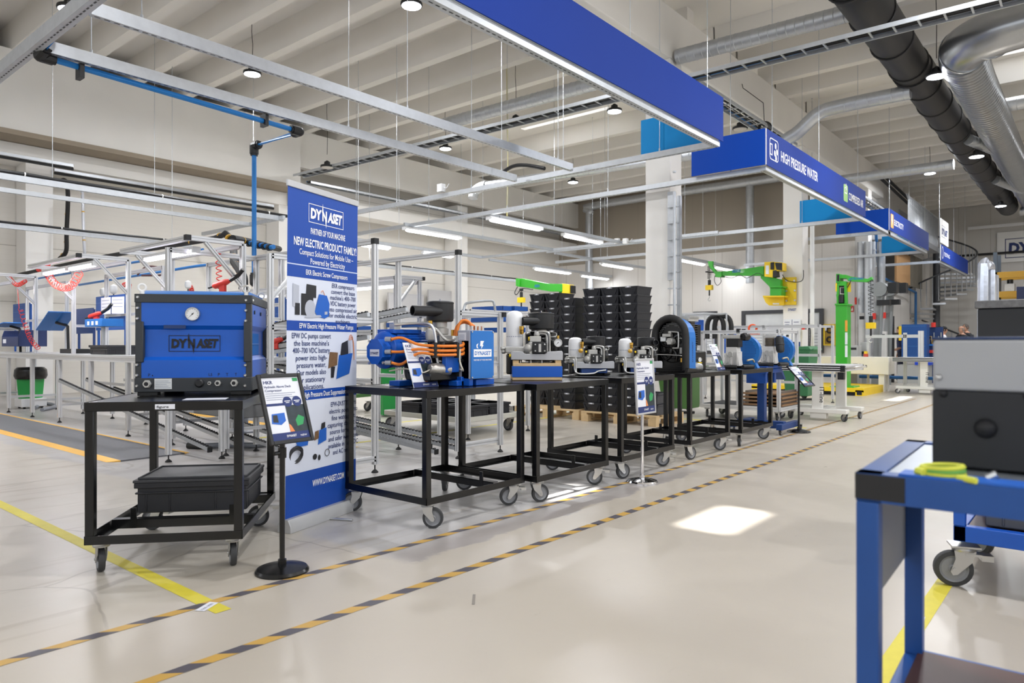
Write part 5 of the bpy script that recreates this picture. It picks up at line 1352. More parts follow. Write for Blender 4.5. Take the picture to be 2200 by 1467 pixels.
m = MB(mat('stand_blue', '#15499B', .4)); m.box(-.22, .30, -.02, .26, .80, .83); m.bar((-.25, .0, .77), (.30, .0, .77), .05); m.bar((-.25, .24, .77), (.30, .24, .77), .05); m.box(.1, .16, 0, .24, .62, .76); m.box(-.2, -.14, 0, .24, .62, .76)
m.prism([(.28, .86), (.36, .80), (.5, .66), (.48, .64), (.3, .78)], 0, .24, 'y'); m.build('tilting_table', sd, bevel=.003)
m = MB(NAVY); m.bar((-.2, -.16, .1), (.45, -.16, .1), .07); m.bar((-.2, .42, .1), (.45, .42, .1), .07); m.bar((0, -.16, .11), (0, .42, .11), .09); m.build('base_beam', sd, bevel=.004)
for i, (x, y) in enumerate(((-.16, -.16), (.45, -.2), (-.16, .42), (.42, .42))): caster(sd, (x, y, 0), .6*i, .04, .025)
# ------------------------------------------------------------------ aluminium workstations on the left
def foot(m, x, y, z=.0):
    m.cyl((x, y, z+.02), (x, y, z+.075), .006, n=8); m.lathe([(.03, 0), (.03, .008), (.012, .026), (.0001, .026)], (x, y, z), None, 12)
def frame_thing(name, label, cat, loc, posts, beams, rz=0.0, group=None, w=.045, feet=True, caps=()):
    r = thing(name, label, cat, loc, rz, group)
    for p in posts:
        x, y, z0, z1 = p[:4]; m = MB(ALU); m.alu((x, y, max(z0, .07) if feet and z0 < .05 else z0), (x, y, z1), p[4] if len(p) > 4 else w); m.build('post', r, flat=True)
        if feet and z0 < .05: m = MB(BLACKR); foot(m, x, y); m.build('foot', r)
    for b in beams:
        m = MB(ALU); m.alu(b[0], b[1], b[2] if len(b) > 2 else w); m.build('beam', r, flat=True)
    for c in caps:
        m = MB(BLACKPL); m.cbox(c, (w+.004, w+.004, w+.004)); m.build('end_cap', r)
    return r
# workbench along Y
wy = [6.6, 7.75, 8.9, 10.05, 11.2, 12.35, 13.5, 14.65]
bench = thing('workbench', 'long aluminium profile workbench running back along the grey floor mat', 'workbench', (3.5, 6.55, 0))
m = MB(mat('brushed_bench_top', '#DADBDD', .3, .5, .05)); m.box(0, .75, 0, 8.3, .93, .965); m.build('bench_top', bench, bevel=.004)
m = MB(ALU); m.alu((.03, 0, .905), (.03, 8.3, .905), .05); m.alu((.72, 0, .905), (.72, 8.3, .905), .05); m.build('top_beam', bench, flat=True)
for y in wy:
    for x in (.03, .72):
        m = MB(ALU); m.alu((x, y-6.55+.03, .07), (x, y-6.55+.03, .885), .05); m.build('leg', bench, flat=True)
        m = MB(BLACKR); foot(m, x, y-6.55+.03); m.build('foot', bench)
    m = MB(ALU); m.alu((.05, y-6.55+.03, .25), (.70, y-6.55+.03, .25), .035); m.build('cross_bar', bench, flat=True)
for a, b, z in ((8.9, 10.05, .62), (10.05, 11.2, .55), (11.2, 12.35, .22)):
    m = MB(ALU); m.alu((.45, a-6.5, z), (.45, b-6.5, z), .035); m.build('side_bar', bench, flat=True)
frame_thing('workbench', 'short end bench of aluminium profile between the long workbench and the banner', 'workbench', (3.42, 5.55, 0),
            [(.0, .1, 0, 1.9), (.0, .95, 0, .9), (.7, .1, 0, 1.9), (.7, .95, 0, .9)], [((0, .1, 1.88), (.7, .1, 1.88)), ((0, .1, 1.25), (.7, .1, 1.25)), ((0, .1, .92), (0, .95, .92)), ((.7, .1, .92), (.7, .95, .92)), ((0, .95, .92), (.7, .95, .92)), ((0, .1, .45), (.7, .1, .45)), ((0.02, .12, 1.5), (.35, .1, 1.86), .035)])

TUBE_SMALL = mat('station_lamp_glow', '#F2EEFF', .4, emit=9.0, var=0)
def canopy(Y0, Y1, zt, label, x=3.58, dx=-.52, lamps=((.1, .9),)):
    r = frame_thing('workstation_canopy', label, 'workstation frame', (x, Y0, 0),
        [(0, 0, .965, zt), (0, Y1-Y0, .965, zt), (.42, 0, .965, zt-.04), (.42, Y1-Y0, .965, zt-.04)],
        [((0, 0, zt), (dx, 0, zt)), ((0, Y1-Y0, zt), (dx, Y1-Y0, zt)), ((dx, 0, zt), (dx, Y1-Y0, zt)), ((0, 0, zt-.02), (0, Y1-Y0, zt-.02)), ((.42, 0, zt-.06), (.42, Y1-Y0, zt-.06)),
         ((.0, 0, zt-.42), (dx*.72, 0, zt-.02), .035), ((.0, Y1-Y0, zt-.42), (dx*.72, Y1-Y0, zt-.02), .035), ((0, 0, 1.35), (.42, 0, 1.35), .035), ((0, Y1-Y0, 1.35), (.42, Y1-Y0, 1.35), .035), ((.42, 0, 1.5), (.42, Y1-Y0, 1.5), .035)],
        feet=False, caps=((dx-.02*(1 if dx > 0 else 1), -.001, zt),))
    for a, b in lamps:
        L = Y1-Y0; y0, y1 = a*L, b*L
        l = thing('strip_lamp', 'strip lamp under the ' + label.split(',')[0].replace('aluminium canopy frame', 'canopy frame'), 'lamp', (x+dx-math.copysign(.16, dx), Y0+y0, zt-.075), 0, 'strip lamps under the workstation canopies')
        m = MB(WHITEPL); m.box(-.035, .035, 0, y1-y0, .0, .03); m.box(-.035, .035, -.04, 0, -.03, .03); m.box(-.035, .035, y1-y0, y1-y0+.04, -.03, .03); m.build('lamp_body', l)
        m = MB(TUBE_SMALL); m.cyl((0, 0, -.012), (0, y1-y0, -.012), .026, n=10); m.build('glowing_diffuser', l)
        light('strip_light', 'AREA', (x+dx-math.copysign(.16, dx), Y0+(y0+y1)/2, zt-.13), 9, (.98, .97, 1), (0, 0, PI/2), shape='RECTANGLE', size=y1-y0, size_y=.06)
    return r
canopy(9.05, 10.85, 2.12, 'aluminium canopy frame above the middle of the long workbench, two lamps', lamps=((.02, .43), (.5, .95)))
canopy(12.4, 14.3, 2.12, 'aluminium canopy frame at the left edge of the photo above the workbench', lamps=((.3, .9),))
canopy(6.4, 7.9, 2.07, 'aluminium canopy frame right behind the blue cabinet', lamps=((.15, .85),))
canopy(7.2, 8.9, 2.0, 'aluminium canopy frame of the second row, behind the blue cabinet', x=6.2, dx=.5, lamps=((.2, .8),))
canopy(10.2, 11.9, 2.0, 'aluminium canopy frame of the second row, behind the blue perforated panels', x=6.2, dx=.5, lamps=((.2, .8),))
canopy(13.0, 14.6, 2.0, 'aluminium canopy frame of the second row, farthest left', x=6.2, dx=.5, lamps=((.2, .8),))
b2 = frame_thing('workbench', 'second aluminium workbench behind the first one, by the left wall', 'workbench', (5.9, 9.5, 0),
    [(x, y, 0, .9) for x in (0, .7) for y in (0, 1.7, 3.4, 5.1)], [((0, 0, .92), (0, 5.1, .92)), ((.7, 0, .92), (.7, 5.1, .92))]+[((0, y, .3), (.7, y, .3), .035) for y in (0, 1.7, 3.4, 5.1)])
m = MB(mat('brushed_bench_top', '#DADBDD', .3, .5)); m.box(-.02, .72, -.02, 5.12, .945, .965); m.build('bench_top', b2)

# floor mats
def mat_rug(x0, x1, y0, y1, label):
    r = thing('floor_mat', label, 'mat', (x0, y0, .0))
    g = bpy.data.materials.get('mat_rubber')
    if not g:
        g = mat('mat_rubber', '#6B6C70', .7, 0, .1, 40, bump=.8, bscale=70)
    ye = mat('mat_yellow_edge', '#E9B44E', .6, 0, .06, 30)
    w, h = x1-x0, y1-y0
    m = MB(g); m.box(.1, w-.08, .0, h, .0, .014); m.build('mat_centre', r)
    for a, b, s in ((0, .1, 0), (w, w-.08, 1)):
        m = MB(ye); m.add([(a, .06, .001), (b, 0, .0141), (b, h, .0141), (a, h, .001), (b, 0, 0), (b, h, 0)], [(0, 1, 2, 3), (0, 4, 1), (3, 2, 5)]); m.build('yellow_edge', r, flat=True)
    return r
mat_rug(2.62, 3.4, 7.05, 15.0, 'long dark grey floor mat with yellow edges beside the workbench')
mat_rug(5.2, 5.75, 6.9, 14.0, 'second floor mat with yellow edges behind the first workbench')
for x0, x1, y0, y1, lab in ((4.95, 5.6, 7.15, 7.28, 'short amber floor strip under the aluminium flow racks, right one'), (4.3, 4.75, 6.1, 6.2, 'short amber floor strip under the aluminium flow racks, left one')):
    m = MB(mat('tape_amber', '#C79F4E')); m.quad((x0, y0, .0015), (x1, y0, .0015), (x1, y1, .0015), (x0, y1, .0015)); solo(m, 'floor_strip', lab, 'floor strip', flat=True)

# red coiled air hoses
def coil(pts, R, turns, label, r=.0045, lead=None):
    P = [Vector(p) for p in pts]; Q = []; n = turns*10
    L = len(P)-1
    for i in range(n+1):
        t = i/n*L; k = min(int(t), L-1); u = t-k
        a, b, c, d = P[max(k-1, 0)], P[k], P[k+1], P[min(k+2, L)]
        c0 = .5*((2*b)+(c-a)*u+(2*a-5*b+4*c-d)*u*u+(3*b-a-3*c+d)*u**3)
        tg = (P[k+1]-P[k]).normalized(); x = tg.cross(Vector((.6, -.8, .01))).normalized(); y = tg.cross(x)
        ph = 2*PI*i/10; Q.append(c0+x*R*math.cos(ph)+y*R*math.sin(ph))
    if lead: Q = [Vector(lead)]+Q
    m = MB(mat('red_hose', '#E23A30', .35, 0, .03)); m.tube(Q, r, 5)
    return solo(m, 'coiled_air_hose', label, 'hose')
def q(px, py, X=3.3): return onX(px, py, X)
coil([q(104, 590), q(118, 610), q(138, 618), q(155, 612), q(170, 588)], .045, 17, 'red coiled air hose sagging in an arc below the middle canopy lamp', .005)
coil([q(44, 664, 3.45), q(55, 700, 3.45), q(66, 728, 3.45), q(82, 748, 3.45)], .03, 13, 'red coiled air hose stretched down beside the left bench post', .005, lead=tuple(q(37, 612, 3.45)))
coil([q(468, 540, 3.45), q(470, 570, 3.45), q(471, 600, 3.45), q(474, 622, 3.45)], .026, 8, 'red coiled air hose hanging straight behind the top of the blue cabinet', .005)
coil([q(20, 596), q(36, 612), q(54, 604)], .025, 12, 'red coiled air hose bunched under the left canopy', .006)
coil([q(82, 580), q(96, 576), q(104, 568)], .022, 12, 'red coiled air hose wound along the middle canopy beam', .006)
coil([q(403, 610, 6.3), q(410, 618, 6.3), q(412, 628, 6.3)], .04, 8, 'small red coiled hose beside the white balancer behind the cabinet', .008)
coil([q(267, 612, 4.2), q(277, 610, 4.2), q(276, 622, 4.2)], .03, 9, 'tangled red hose by the bench post above the paper sheets', .006)
# blue panels, bins, monitors on the benches
def pegboard(pa, pb, X, label, material=NAVY, holes=True, name='perforated_board'):
    a, b = onX(pa[0], pa[1], X), onX(pb[0], pb[1], X)
    y0, y1, z0, z1 = min(a.y, b.y), max(a.y, b.y), min(a.z, b.z), max(a.z, b.z)
    m = MB([material, mat('peg_holes', '#7FA0CC', .6)]); m.box(X, X+.012, y0, y1, z0, z1)
    for y in (y0+.02, y1-.05): m.box(X+.013, X+.04, y, y+.03, 0 if X > 4.5 else .966, z1-.02)
    if holes:
        m.use(m.mats[1]); n = int((y1-y0)/.04); k = int((z1-z0)/.04)
        for i in range(n):
            for j in range(k):
                if j % 3 == 0: y, z = y0+.03+i*.04, z0+.03+j*.04; m.quad((X-.001, y, z), (X-.001, y+.01, z), (X-.001, y+.01, z+.01), (X-.001, y, z+.01))
    return solo(m, name, label, 'board', flat=True)
PANB = mat('perforated_blue', '#1A56A8', .5, 0, .04)
pegboard((206, 638), (268, 708), 4.02, 'blue perforated tool board behind the paper sheets on the bench', PANB)
pegboard((164, 664), (200, 716), 4.05, 'dark blue smooth board left of the blue perforated board', mat('deep_blue', '#234583', .5), False)
pegboard((28, 654), (64, 702), 4.05, 'blue perforated tool board at the left edge', PANB)
pegboard((590, 640), (612, 700), 5.0, 'blue perforated board between the cabinet and the banner', PANB)
pegboard((345, 668), (470, 716), 6.9, 'long blue board on the second workbench behind the cabinet', PANB)
def bin_box(px, py, X, w, d, h, label, col, rz=0.0, cat='bin'):
    p = onX(px, py, X); r = thing('parts_bin', label, cat, p, rz)
    m = MB(col); t = .008
    m.box(-d/2, d/2, -w/2, w/2, 0, t); m.box(-d/2, -d/2+t, -w/2, w/2, t, h*.6); m.box(d/2-t, d/2, -w/2, w/2, t, h); m.prism([(-d/2, 0), (d/2, 0), (d/2, h), (-d/2+.08*d, h), (-d/2, h*.6)], -w/2, -w/2+t, 'y'); m.prism([(-d/2, 0), (d/2, 0), (d/2, h), (-d/2+.08*d, h), (-d/2, h*.6)], w/2-t, w/2, 'y')
    m.build('bin_shell', r, bevel=.003)
    m = MB(PAPER); m.quad((-d/2-.001, w*.22, h*.2), (-d/2-.001, w*.42, h*.2), (-d/2-.001, w*.42, h*.45), (-d/2-.001, w*.22, h*.45)); m.build('bin_label', r, flat=True)
    return r
bin_box(52, 744, 3.75, .85, .4, .26, 'large dark navy parts bin on the bench at the left edge', mat('navy_bin', '#22325F', .5))
p = onX(140, 748, 3.7); m = MB(BLACKPL); m.box(p.x, p.x+.25, p.y-.25, p.y+.22, .966, 1.03); solo(m, 'black_case', 'small black case lying on the bench top', 'case', bevel=.005)
p = onX(245, 750, 3.75); euro_crate('parts_crate', 'black crate of parts on the bench beside the tall post', (p.x, p.y, .966), 0, .4, .6, .12)
def sheet(pa, pb, X, tilt, label):
    a, b = onX(pa[0], pa[1], X), onX(pb[0], pb[1], X); m = MB([PAPER, INKGREY]); m.quad((X, a.y, b.z), (X, b.y, b.z+tilt), (X, b.y, a.z+tilt), (X, a.y, a.z)); m.use(INKGREY)
    for k in range(3): z = a.z-(a.z-b.z)*(.2+.2*k); m.quad((X-.001, a.y-.03, z), (X-.001, b.y+.05, z+tilt), (X-.001, b.y+.05, z+.008+tilt), (X-.001, a.y-.03, z+.008))
    return solo(m, 'paper_sheet', label, 'paper', flat=True)
sheet((217, 640), (238, 674), 3.9, .0, 'left white paper sheet clipped over the blue perforated board')
sheet((240, 638), (267, 672), 3.88, -.01, 'right white paper sheet clipped over the blue perforated board')
# tilted monitor tray with tools
def toolshelf(px, py, X, label):
    p = onX(px, py, X); r = thing('tool_tray', label, 'tray', p)
    m = MB(BLUE2); m.box(-.12, .12, -.3, .25, 0, .02); m.box(-.13, -.12, -.3, .25, 0, .1); m.box(.12, .13, -.3, .25, 0, .1); m.box(-.13, .13, -.31, -.3, 0, .1); m.box(-.13, .13, .25, .26, 0, .1); m.build('tray_body', r, bevel=.003)
    m = MB(PAPER)
    for k in range(3): m.box(-.133, -.1305, .1-.14*k, .17-.14*k, .02, .07)
    m.build('tray_labels', r, flat=True)
    m = MB(ALU); m.alu((0, 0, -.0), (0, 0, .966-p.z), .04); m.build('post', r, flat=True)
    return p
p = toolshelf(222, 702, 3.66, 'bright blue tray on a post holding power tools over the bench')
def driver(p, label, col=RED, s=1.0):
    r = thing('power_screwdriver', label, 'tool', p, .4)
    m = MB(col); m.lathe([(.02*s, 0), (.035*s, .1), (.035*s, .7), (.015*s, 1)], (0, .18*s, .06*s), (0, -.05*s, .12*s), 12); m.box(-.02*s, .02*s, .02, .09*s, -.0, .10*s); m.build('tool_body', r, bevel=.004)
    m = MB(BLACKPL); m.tube([(0, -.04*s, .12*s), (0, -.14*s, .17*s), (0, -.20*s, .23*s)], .022*s, 8); m.cyl((0, .18*s, .06*s), (0, .24*s, .045*s), .012*s, n=8); m.build('tool_grip', r)
driver(p+Vector((0, .12, .07)), 'red power screwdriver with black grip lying in the blue tray')
driver(onX(488, 622, 3.45)-Vector((0, 0, .02)), 'red pneumatic tool on the canopy arm behind the blue cabinet', RED, .9)
driver(onX(603, 750, 3.6), 'red tool on the rack between the cabinet and the banner', RED, .8)
def arm_monitor(px, py, X, label, tilt=.5):
    p = onX(px, py, X); r = thing('bench_monitor', label, 'monitor', p, 0)
    m = MB(BLUE2); m.T = Matrix.Rotation(tilt, 4, 'X'); m.box(-.015, .015, -.3, .3, -.01, .01); m.box(-.18, .18, -.3, .3, -.008, .008); m.build('tilted_shelf', r, bevel=.003)
    m = MB(BLACKPL); m.tube([(0, 0, -.02), (.1, -.12, -.06), (.05, -.33, -.08), (.05, -.36, .966-p.z+.0)], .02, 8); m.build('support_arm', r)
arm_monitor(120, 690, 3.72, 'tilted blue shelf on a black swing arm at the middle canopy', -.45)
arm_monitor(22, 698, 3.72, 'tilted blue shelf on a black arm near the left edge', -.1)
for px, py, X, lab in ((244, 622, 4.6, 'white round balancer hanging above the blue perforated board'), (404, 612, 6.2, 'white round balancer hanging behind the blue cabinet'), (222, 628, 5.2, 'smaller white balancer left of the paper sheets')):
    p = onX(px, py, X); m = MB(WHITEPL); m.lathe([(.0001, -.08), (.05, -.05), (.06, 0), (.05, .06), (.0001, .09)], p, None, 16, caps=False); m.cyl(p, p+Vector((0, 0, 2.0-p.z-.02)), .005, n=6); m.use(BLACKPL); m.cyl(p-Vector((0, 0, .14)), p-Vector((0, 0, .07)), .01, n=6)
    solo(m, 'tool_balancer', lab, 'balancer')
# big air hoses and pipes in the stations
def hose(pts, r, label, col=BLACKR, name='black_air_hose', bands=True, sm=5):
    m = MB(col); P = [Vector(p) for p in pts]; m.tube(P, r, 10, smooth=sm); m.use(mat('yellow_band', '#D9A93A', .5))
    if bands:
        for a, b in zip(P, P[1:]):
            c = (a+b)/2; d = (b-a).normalized(); m.cyl(c-d*.012, c+d*.012, r*1.06, n=10)
    return solo(m, name, label, 'hose')
X1 = 4.0
hose([onX(126, 392, 5.6), onX(140, 388, 5.6), onX(146, 420, 5.6), onX(143, 500, 5.6), onX(142, 540, 5.6), onX(128, 556, 5.6), onX(140, 553, 5.6)], .045, 'thick black hose dropping from the ceiling rail to the middle canopy')
hose([onX(176, 404, 5.6), onX(178, 430, 5.6), onX(179, 480, 5.6), onX(182, 552, 5.6)], .03, 'clear plastic wrapped pipe beside the thick black hose', mat('clear_sleeve', '#DADDE6', .15, .3), 'clear_sleeve_pipe')
p0, p1 = onX(60, 592, 4.6), onX(370, 533, 4.6)
hose([onX(40, 590, 4.6), onX(215, 553, 4.6), onX(365, 528, 4.6), onX(460, 512, 4.6), onX(485, 500, 4.6)], .034, 'thick black pipe running along above the workbench', sm=2)
hose([onX(484, 502, 4.6), onX(500, 520, 4.6), onX(502, 545, 4.3), onX(503, 562, 4.0), onX(515, 580, 3.8), onX(523, 600, 3.7), onX(522, 622, 3.68)], .045, 'black hose curling down at the canopy behind the cabinet')
hose([onX(500, 512, 4.6), onX(540, 520, 5.2), onX(600, 535, 6.2)], .045, 'black manifold pipe going right towards the banner', sm=2)
pipe([onX(70, 600, 5.0), onX(400, 545, 5.0), onX(436, 536, 5.0)], .02, 'upper blue air line across the workstations', fit=False)
pipe([onX(170, 612, 5.4), onX(420, 572, 5.4), onX(625, 548, 5.4)], .022, 'lower blue air line across the workstations', fit=False)
m = MB([BLACKPL, BLUEPIPE])
for k in range(6):
    p = onX(522+k*11, 521+k*2.2, 5.0); m.use(BLACKPL); m.cyl(p, p+Vector((0, -.05, 0)), .045, n=10); m.use(BLUEPIPE); m.cyl(p+Vector((0, -.05, 0)), p+Vector((0, -.12, 0)), .03, n=10)
solo(m, 'pipe_manifold', 'row of blue and black pipe valves left of the banner', 'manifold')
m = MB(BLACKR); P = [onX(340, 700, 4.0)]
hose([onX(296, 590, 4.6), onX(315, 573, 4.6), onX(345, 576, 4.6), onX(350, 590, 4.6), onX(305, 592, 4.6)], .014, 'looped dark red hose left of the cabinet top', mat('dark_red_hose', '#5A2A2C', .4), 'looped_hose', False)
# under the bench
g = thing('waste_bin', 'green waste bin with a black bag under the workbench', 'bin', onZ(48, 878, 0) + Vector((.15, .1, 0)), 0)
m = MB(BINGREEN); m.lathe([(.17, .05), (.22, .62), (.23, .62), (.23, .64)], (0, 0, 0), None, 4); m.build('bin_body', g, bevel=.02)
m = MB(mat('bin_bag', '#161617', .25, 0, .1, bump=.4, bscale=20)); m.lathe([(.225, .5), (.25, .56), (.24, .66), (.2, .7), (.19, .6), (.0001, .5)], (0, 0, 0), None, 14, caps=False); m.build('black_bag', g)
m = MB(WHITEPL); m.box(-.19, .19, -.19, .19, .03, .17); m.build('white_tray', g, bevel=.01)
m = MB(BLACKPL)
for x in (-.13, .13):
    for y in (-.13, .13): m.cyl((x-.015, y, .025), (x+.015, y, .025), .025, n=12)
m.build('bin_wheels', g)
def track(p0, p1, w, label, name='roller_track', legs=True):
    """gravity roller lane: two aluminium rails with small black rollers"""
    p0, p1 = Vector(p0), Vector(p1); r = thing(name, label, 'roller track', p0, 0, 'roller tracks of the flow racks')
    d = (p1-p0).normalized(); s = Vector((d.y, -d.x, 0)).normalized(); L = (p1-p0).length
    for k in (0, 1):
        a = s*w*k; m = MB(GALV); m.bar(a, a+d*L, .03, .035); m.build('side_rail', r, flat=True)
        m = MB(BLACKPL); u = .03; c = Vector((0, 0, .02))
        while u < L: m.cyl(a+d*u+c-s*.012, a+d*u+c+s*.012, .014, n=8); u += .05
        m.build('roller_strip', r)
        m = MB(BLACKPL); m.bar(a+d*(L-.005), a+d*(L+.01), .045, .05); m.build('end_cap', r)
    return r
track((3.62, 10.5, .62), (3.62, 6.5, .10), .32, 'low sloping roller track under the long workbench')
track((4.15, 10.2, .50), (4.15, 6.0, .05), .3, 'lowest roller track behind the workbench legs')
track((5.0, 8.6, .42), (5.0, 4.9, .13), .36, 'low roller track ending between the black cart legs')
track((5.05, 7.6, .26), (5.05, 4.95, .06), .28, 'lowest roller track just behind the electric machine cart')
track((4.35, 4.9, 1.42), (4.35, 7.6, 1.14), .35, 'upper roller track seen behind the black drum')
track((3.6, 4.95, 1.36), (3.6, 7.5, 1.10), .35, 'upper roller track seen just right of the banner')
track((3.6, 4.95, 1.16), (3.6, 7.5, .92), .35, 'second roller track right of the banner, one level down')
track((3.75, 5.2, .74), (3.75, 7.6, .95), .35, 'sloping roller track behind the blue motor')
track((3.3, 5.7, .74), (3.3, 7.5, .98), .3, 'sloping roller track in the rack left of the banner')
gc = thing('grey_case', 'big dark grey plastic case hanging under the workbench near the cart', 'case', (3.85, 7.0, .36), .0)
m = MB(mat('grey_case_plastic', '#6E6F70', .5, 0, .08)); m.box(-.25, .3, -.45, .45, 0, .13); m.box(-.26, .31, -.46, .46, .13, .15); m.box(-.25, .3, -.45, .45, .15, .27); m.build('case_shell', gc, bevel=.03)
m = MB(BLACKPL)
for y in (-.3, .3): m.box(-.275, -.255, y-.03, y+.03, .1, .18)
m.build('case_latch', gc, bevel=.004)
hose([onZ(428, 958, .03), onZ(455, 957, .03), onZ(500, 955, .03), onZ(560, 955, .03), onZ(600, 935, .03), onZ(620, 920, .03)], .03, 'grey vacuum hose lying on the floor under the bench', mat('grey_hose', '#8A8E96', .4), 'vacuum_hose', False)
p = onZ(436, 958, .035); m = MB(BLACKPL); m.cyl(p, p+Vector((-.08, .16, 0)), .034, n=14); solo(m, 'hose_nozzle', 'black nozzle of the grey vacuum hose on the floor', 'nozzle')
hose([onZ(75, 876, .03), onZ(95, 866, .03), onZ(120, 872, .03), onZ(90, 880, .03)], .03, 'grey hose coiled on the floor beside the green bin', mat('grey_hose', '#8A8E96', .4), 'floor_hose', False)
m = MB(mat('grey_hose', '#8A8E96', .4)); p = onZ(528, 928, 0); m.cyl((p.x, p.y, 0), (p.x, p.y, .9), .03, n=12); m.lathe([(.15, 0), (.15, .02), (.04, .04)], (p.x, p.y, 0), None, 16); solo(m, 'grey_post', 'round grey post on the floor left of the banner', 'post')

# ------------------------------------------------------------------ flow racks behind the carts
frame_thing('flow_rack', 'tall aluminium rack frame just right of the banner', 'rack', (3.0, 4.79, 0),
    [(.89, 0, 0, 2.0), (.89, 1.9, 0, 2.0), (0, 1.9, 0, 2.0)],
    [((.0, 1.9, 1.98), (.89, 1.9, 1.98)), ((.89, 0, 1.98), (.89, 1.9, 1.98)), ((.89, 0, .12), (.2, .0, .12)), ((.89, 0, 1.2), (.89, 1.9, 1.2)), ((.89, 0, .78), (.89, 1.9, .78)), ((.15, .02, 1.3), (.89, .02, 1.3)), ((.15, .02, .98), (.89, .02, .98)), ((0, 1.9, .9), (.89, 1.9, .9))],
    caps=((.89, -.001, 1.98),))
frame_thing('flow_rack', 'tall aluminium rack frame behind the black air filter drum', 'rack', (4.88, 4.76, 0),
    [(0, 0, 0, 2.0), (.02, .89, 0, 1.98), (.58, -.03, 0, 1.42), (.65, .92, 0, 1.42), (0, 1.9, 0, 2.0)],
    [((0, 0, 1.98), (0, 1.9, 1.98)), ((.0, 0, .12), (.58, 0, .12)), ((0, 0, 1.4), (.58, 0, 1.4)), ((.58, -.03, 1.4), (.62, .92, 1.4)), ((0, 0, .9), (.58, 0, .9)), ((0, 1.9, .9), (.6, 1.9, .9)), ((0, 0, .9), (0, 1.9, .9)), ((.58, 0, .95), (.62, .9, .95))],
    caps=((0, -.001, 1.98), (.6, -.05, 1.4)))
frame_thing('flow_rack', 'low aluminium rack with bent tube rails behind the orange cables', 'rack', (5.9, 5.6, 0),
    [(0, 0, 0, 1.5), (1.1, 0, 0, 1.5), (0, 1.6, 0, 1.5), (1.1, 1.6, 0, 1.5)], [((0, 0, 1.48), (1.1, 0, 1.48)), ((0, 1.6, 1.48), (1.1, 1.6, 1.48)), ((0, 0, 1.48), (0, 1.6, 1.48)), ((0, 0, 1.05), (1.1, 0, 1.05)), ((0, 0, .7), (1.1, 0, .7)), ((0, 0, 1.05), (0, 1.6, 1.05)), ((0, 0, .7), (0, 1.6, .7))])
m = MB(GALV); a, b = onX(996, 672, 5.3), onX(1064, 668, 5.9); m.tube([a, a+Vector((.02, 0, .08)), a+Vector((.08, -.01, .11)), b+Vector((-.08, 0, .11)), b+Vector((-.02, 0, .08)), b], .014, 8, smooth=3); solo(m, 'bent_tube_rail', 'bent silver tube rail above the orange cable loops', 'rail')
k = 0
for (px, py, X, w, lab) in ((1062, 664, 7.2, .55, 'blue shallow tray on top of the low rack, left'), (1095, 664, 7.4, .4, 'blue shallow tray on top of the low rack, right'), (1050, 687, 7.0, .7, 'blue shallow tray on the middle level of the low rack'),
                            (1085, 709, 7.0, .5, 'blue shallow tray on the lower level of the low rack'), (885, 698, 6.4, .7, 'blue perforated tray behind the blue motor'), (775, 706, 5.4, .25, 'tilted blue tray just right of the banner')):
    p = onX(px, py, X); m = MB(PANB); m.box(p.x-.15, p.x+.15, p.y-w/2, p.y+w/2, p.z-.03, p.z-.02); m.box(p.x-.15, p.x-.14, p.y-w/2, p.y+w/2, p.z-.02, p.z+.03); m.box(p.x+.14, p.x+.15, p.y-w/2, p.y+w/2, p.z-.02, p.z+.03)
    for kk in range(int(w/.12)): m.box(p.x-.151, p.x+.15, p.y-w/2+kk*.12, p.y-w/2+kk*.12+.01, p.z-.02, p.z+.03)
    solo(m, 'blue_tray', lab, 'tray', 'shallow blue trays on the racks')
for (px, py, X, w, lab) in ((870, 655, 17.0, 1.0, 'pale grey cabinet panel against the left wall, left one'), (958, 652, 16.0, 1.0, 'pale grey cabinet panel against the left wall, right one')):
    a = onY(833 if px < 900 else 919, 636, 17.6); b = onY(908 if px < 900 else 985, 700, 17.6)
    m = MB(mat('grey_wall_panel', '#B9B8BA', .6, 0, .02)); m.box(a.x, b.x, 17.55, 17.62, 0, 2.75 if px < 900 else 2.95); solo(m, 'wall_cabinet', lab, 'cabinet', flat=True)
# green bin, green trolley, tugger cart with crates behind the electric machine cart
p = onZ(834, 895, 0); g = thing('tall_green_bin', 'tall bright green bin seen under the electric machine cart', 'bin', (p.x+.1, p.y+.1, 0), .4)
m = MB(BINGREEN); m.lathe([(.18, .02), (.25, .85), (.27, .85), (.27, .9)], (0, 0, 0), None, 4); m.build('bin_body', g, bevel=.03)
m = MB(mat('bin_bag', '#161617', .25)); m.lathe([(.26, .78), (.29, .86), (.26, .95), (.0001, .9)], (0, 0, 0), None, 12, caps=False); m.build('black_bag', g)
def trolley(x, y, rz, w, d, h, label, col, wheel_r=.08, handle=None, name='trolley', wood=True):
    r = thing(name, label, 'trolley', (x, y, 0), rz)
    m = MB(col); m.bar((0, 0, h), (w, 0, h), .05, .06); m.bar((0, d, h), (w, d, h), .05, .06); m.bar((0, 0, h), (0, d, h), .05, .06); m.bar((w, 0, h), (w, d, h), .05, .06); m.build('deck_frame', r, bevel=.004)
    m = MB(WOOD2 if wood else GALV); m.box(.02, w-.02, .02, d-.02, h-.01, h+.012); m.build('deck', r)
    k = wheel_r/.0625
    for i, (a, b) in enumerate(((.08, .08), (w-.08, .08), (.08, d-.08), (w-.08, d-.08))): caster(r, (a, b, 0), .5+i, wheel_r, .04)
    if handle:
        m = MB(GALV); 
        for a in (0, w): m.tube([(a, .0, h), (a, .0, handle-.1), (a, .05, handle), (a, d-.05, handle), (a, d, handle-.1), (a, d, h)], .015, 8)
        m.build('side_hoop', r)
    return r
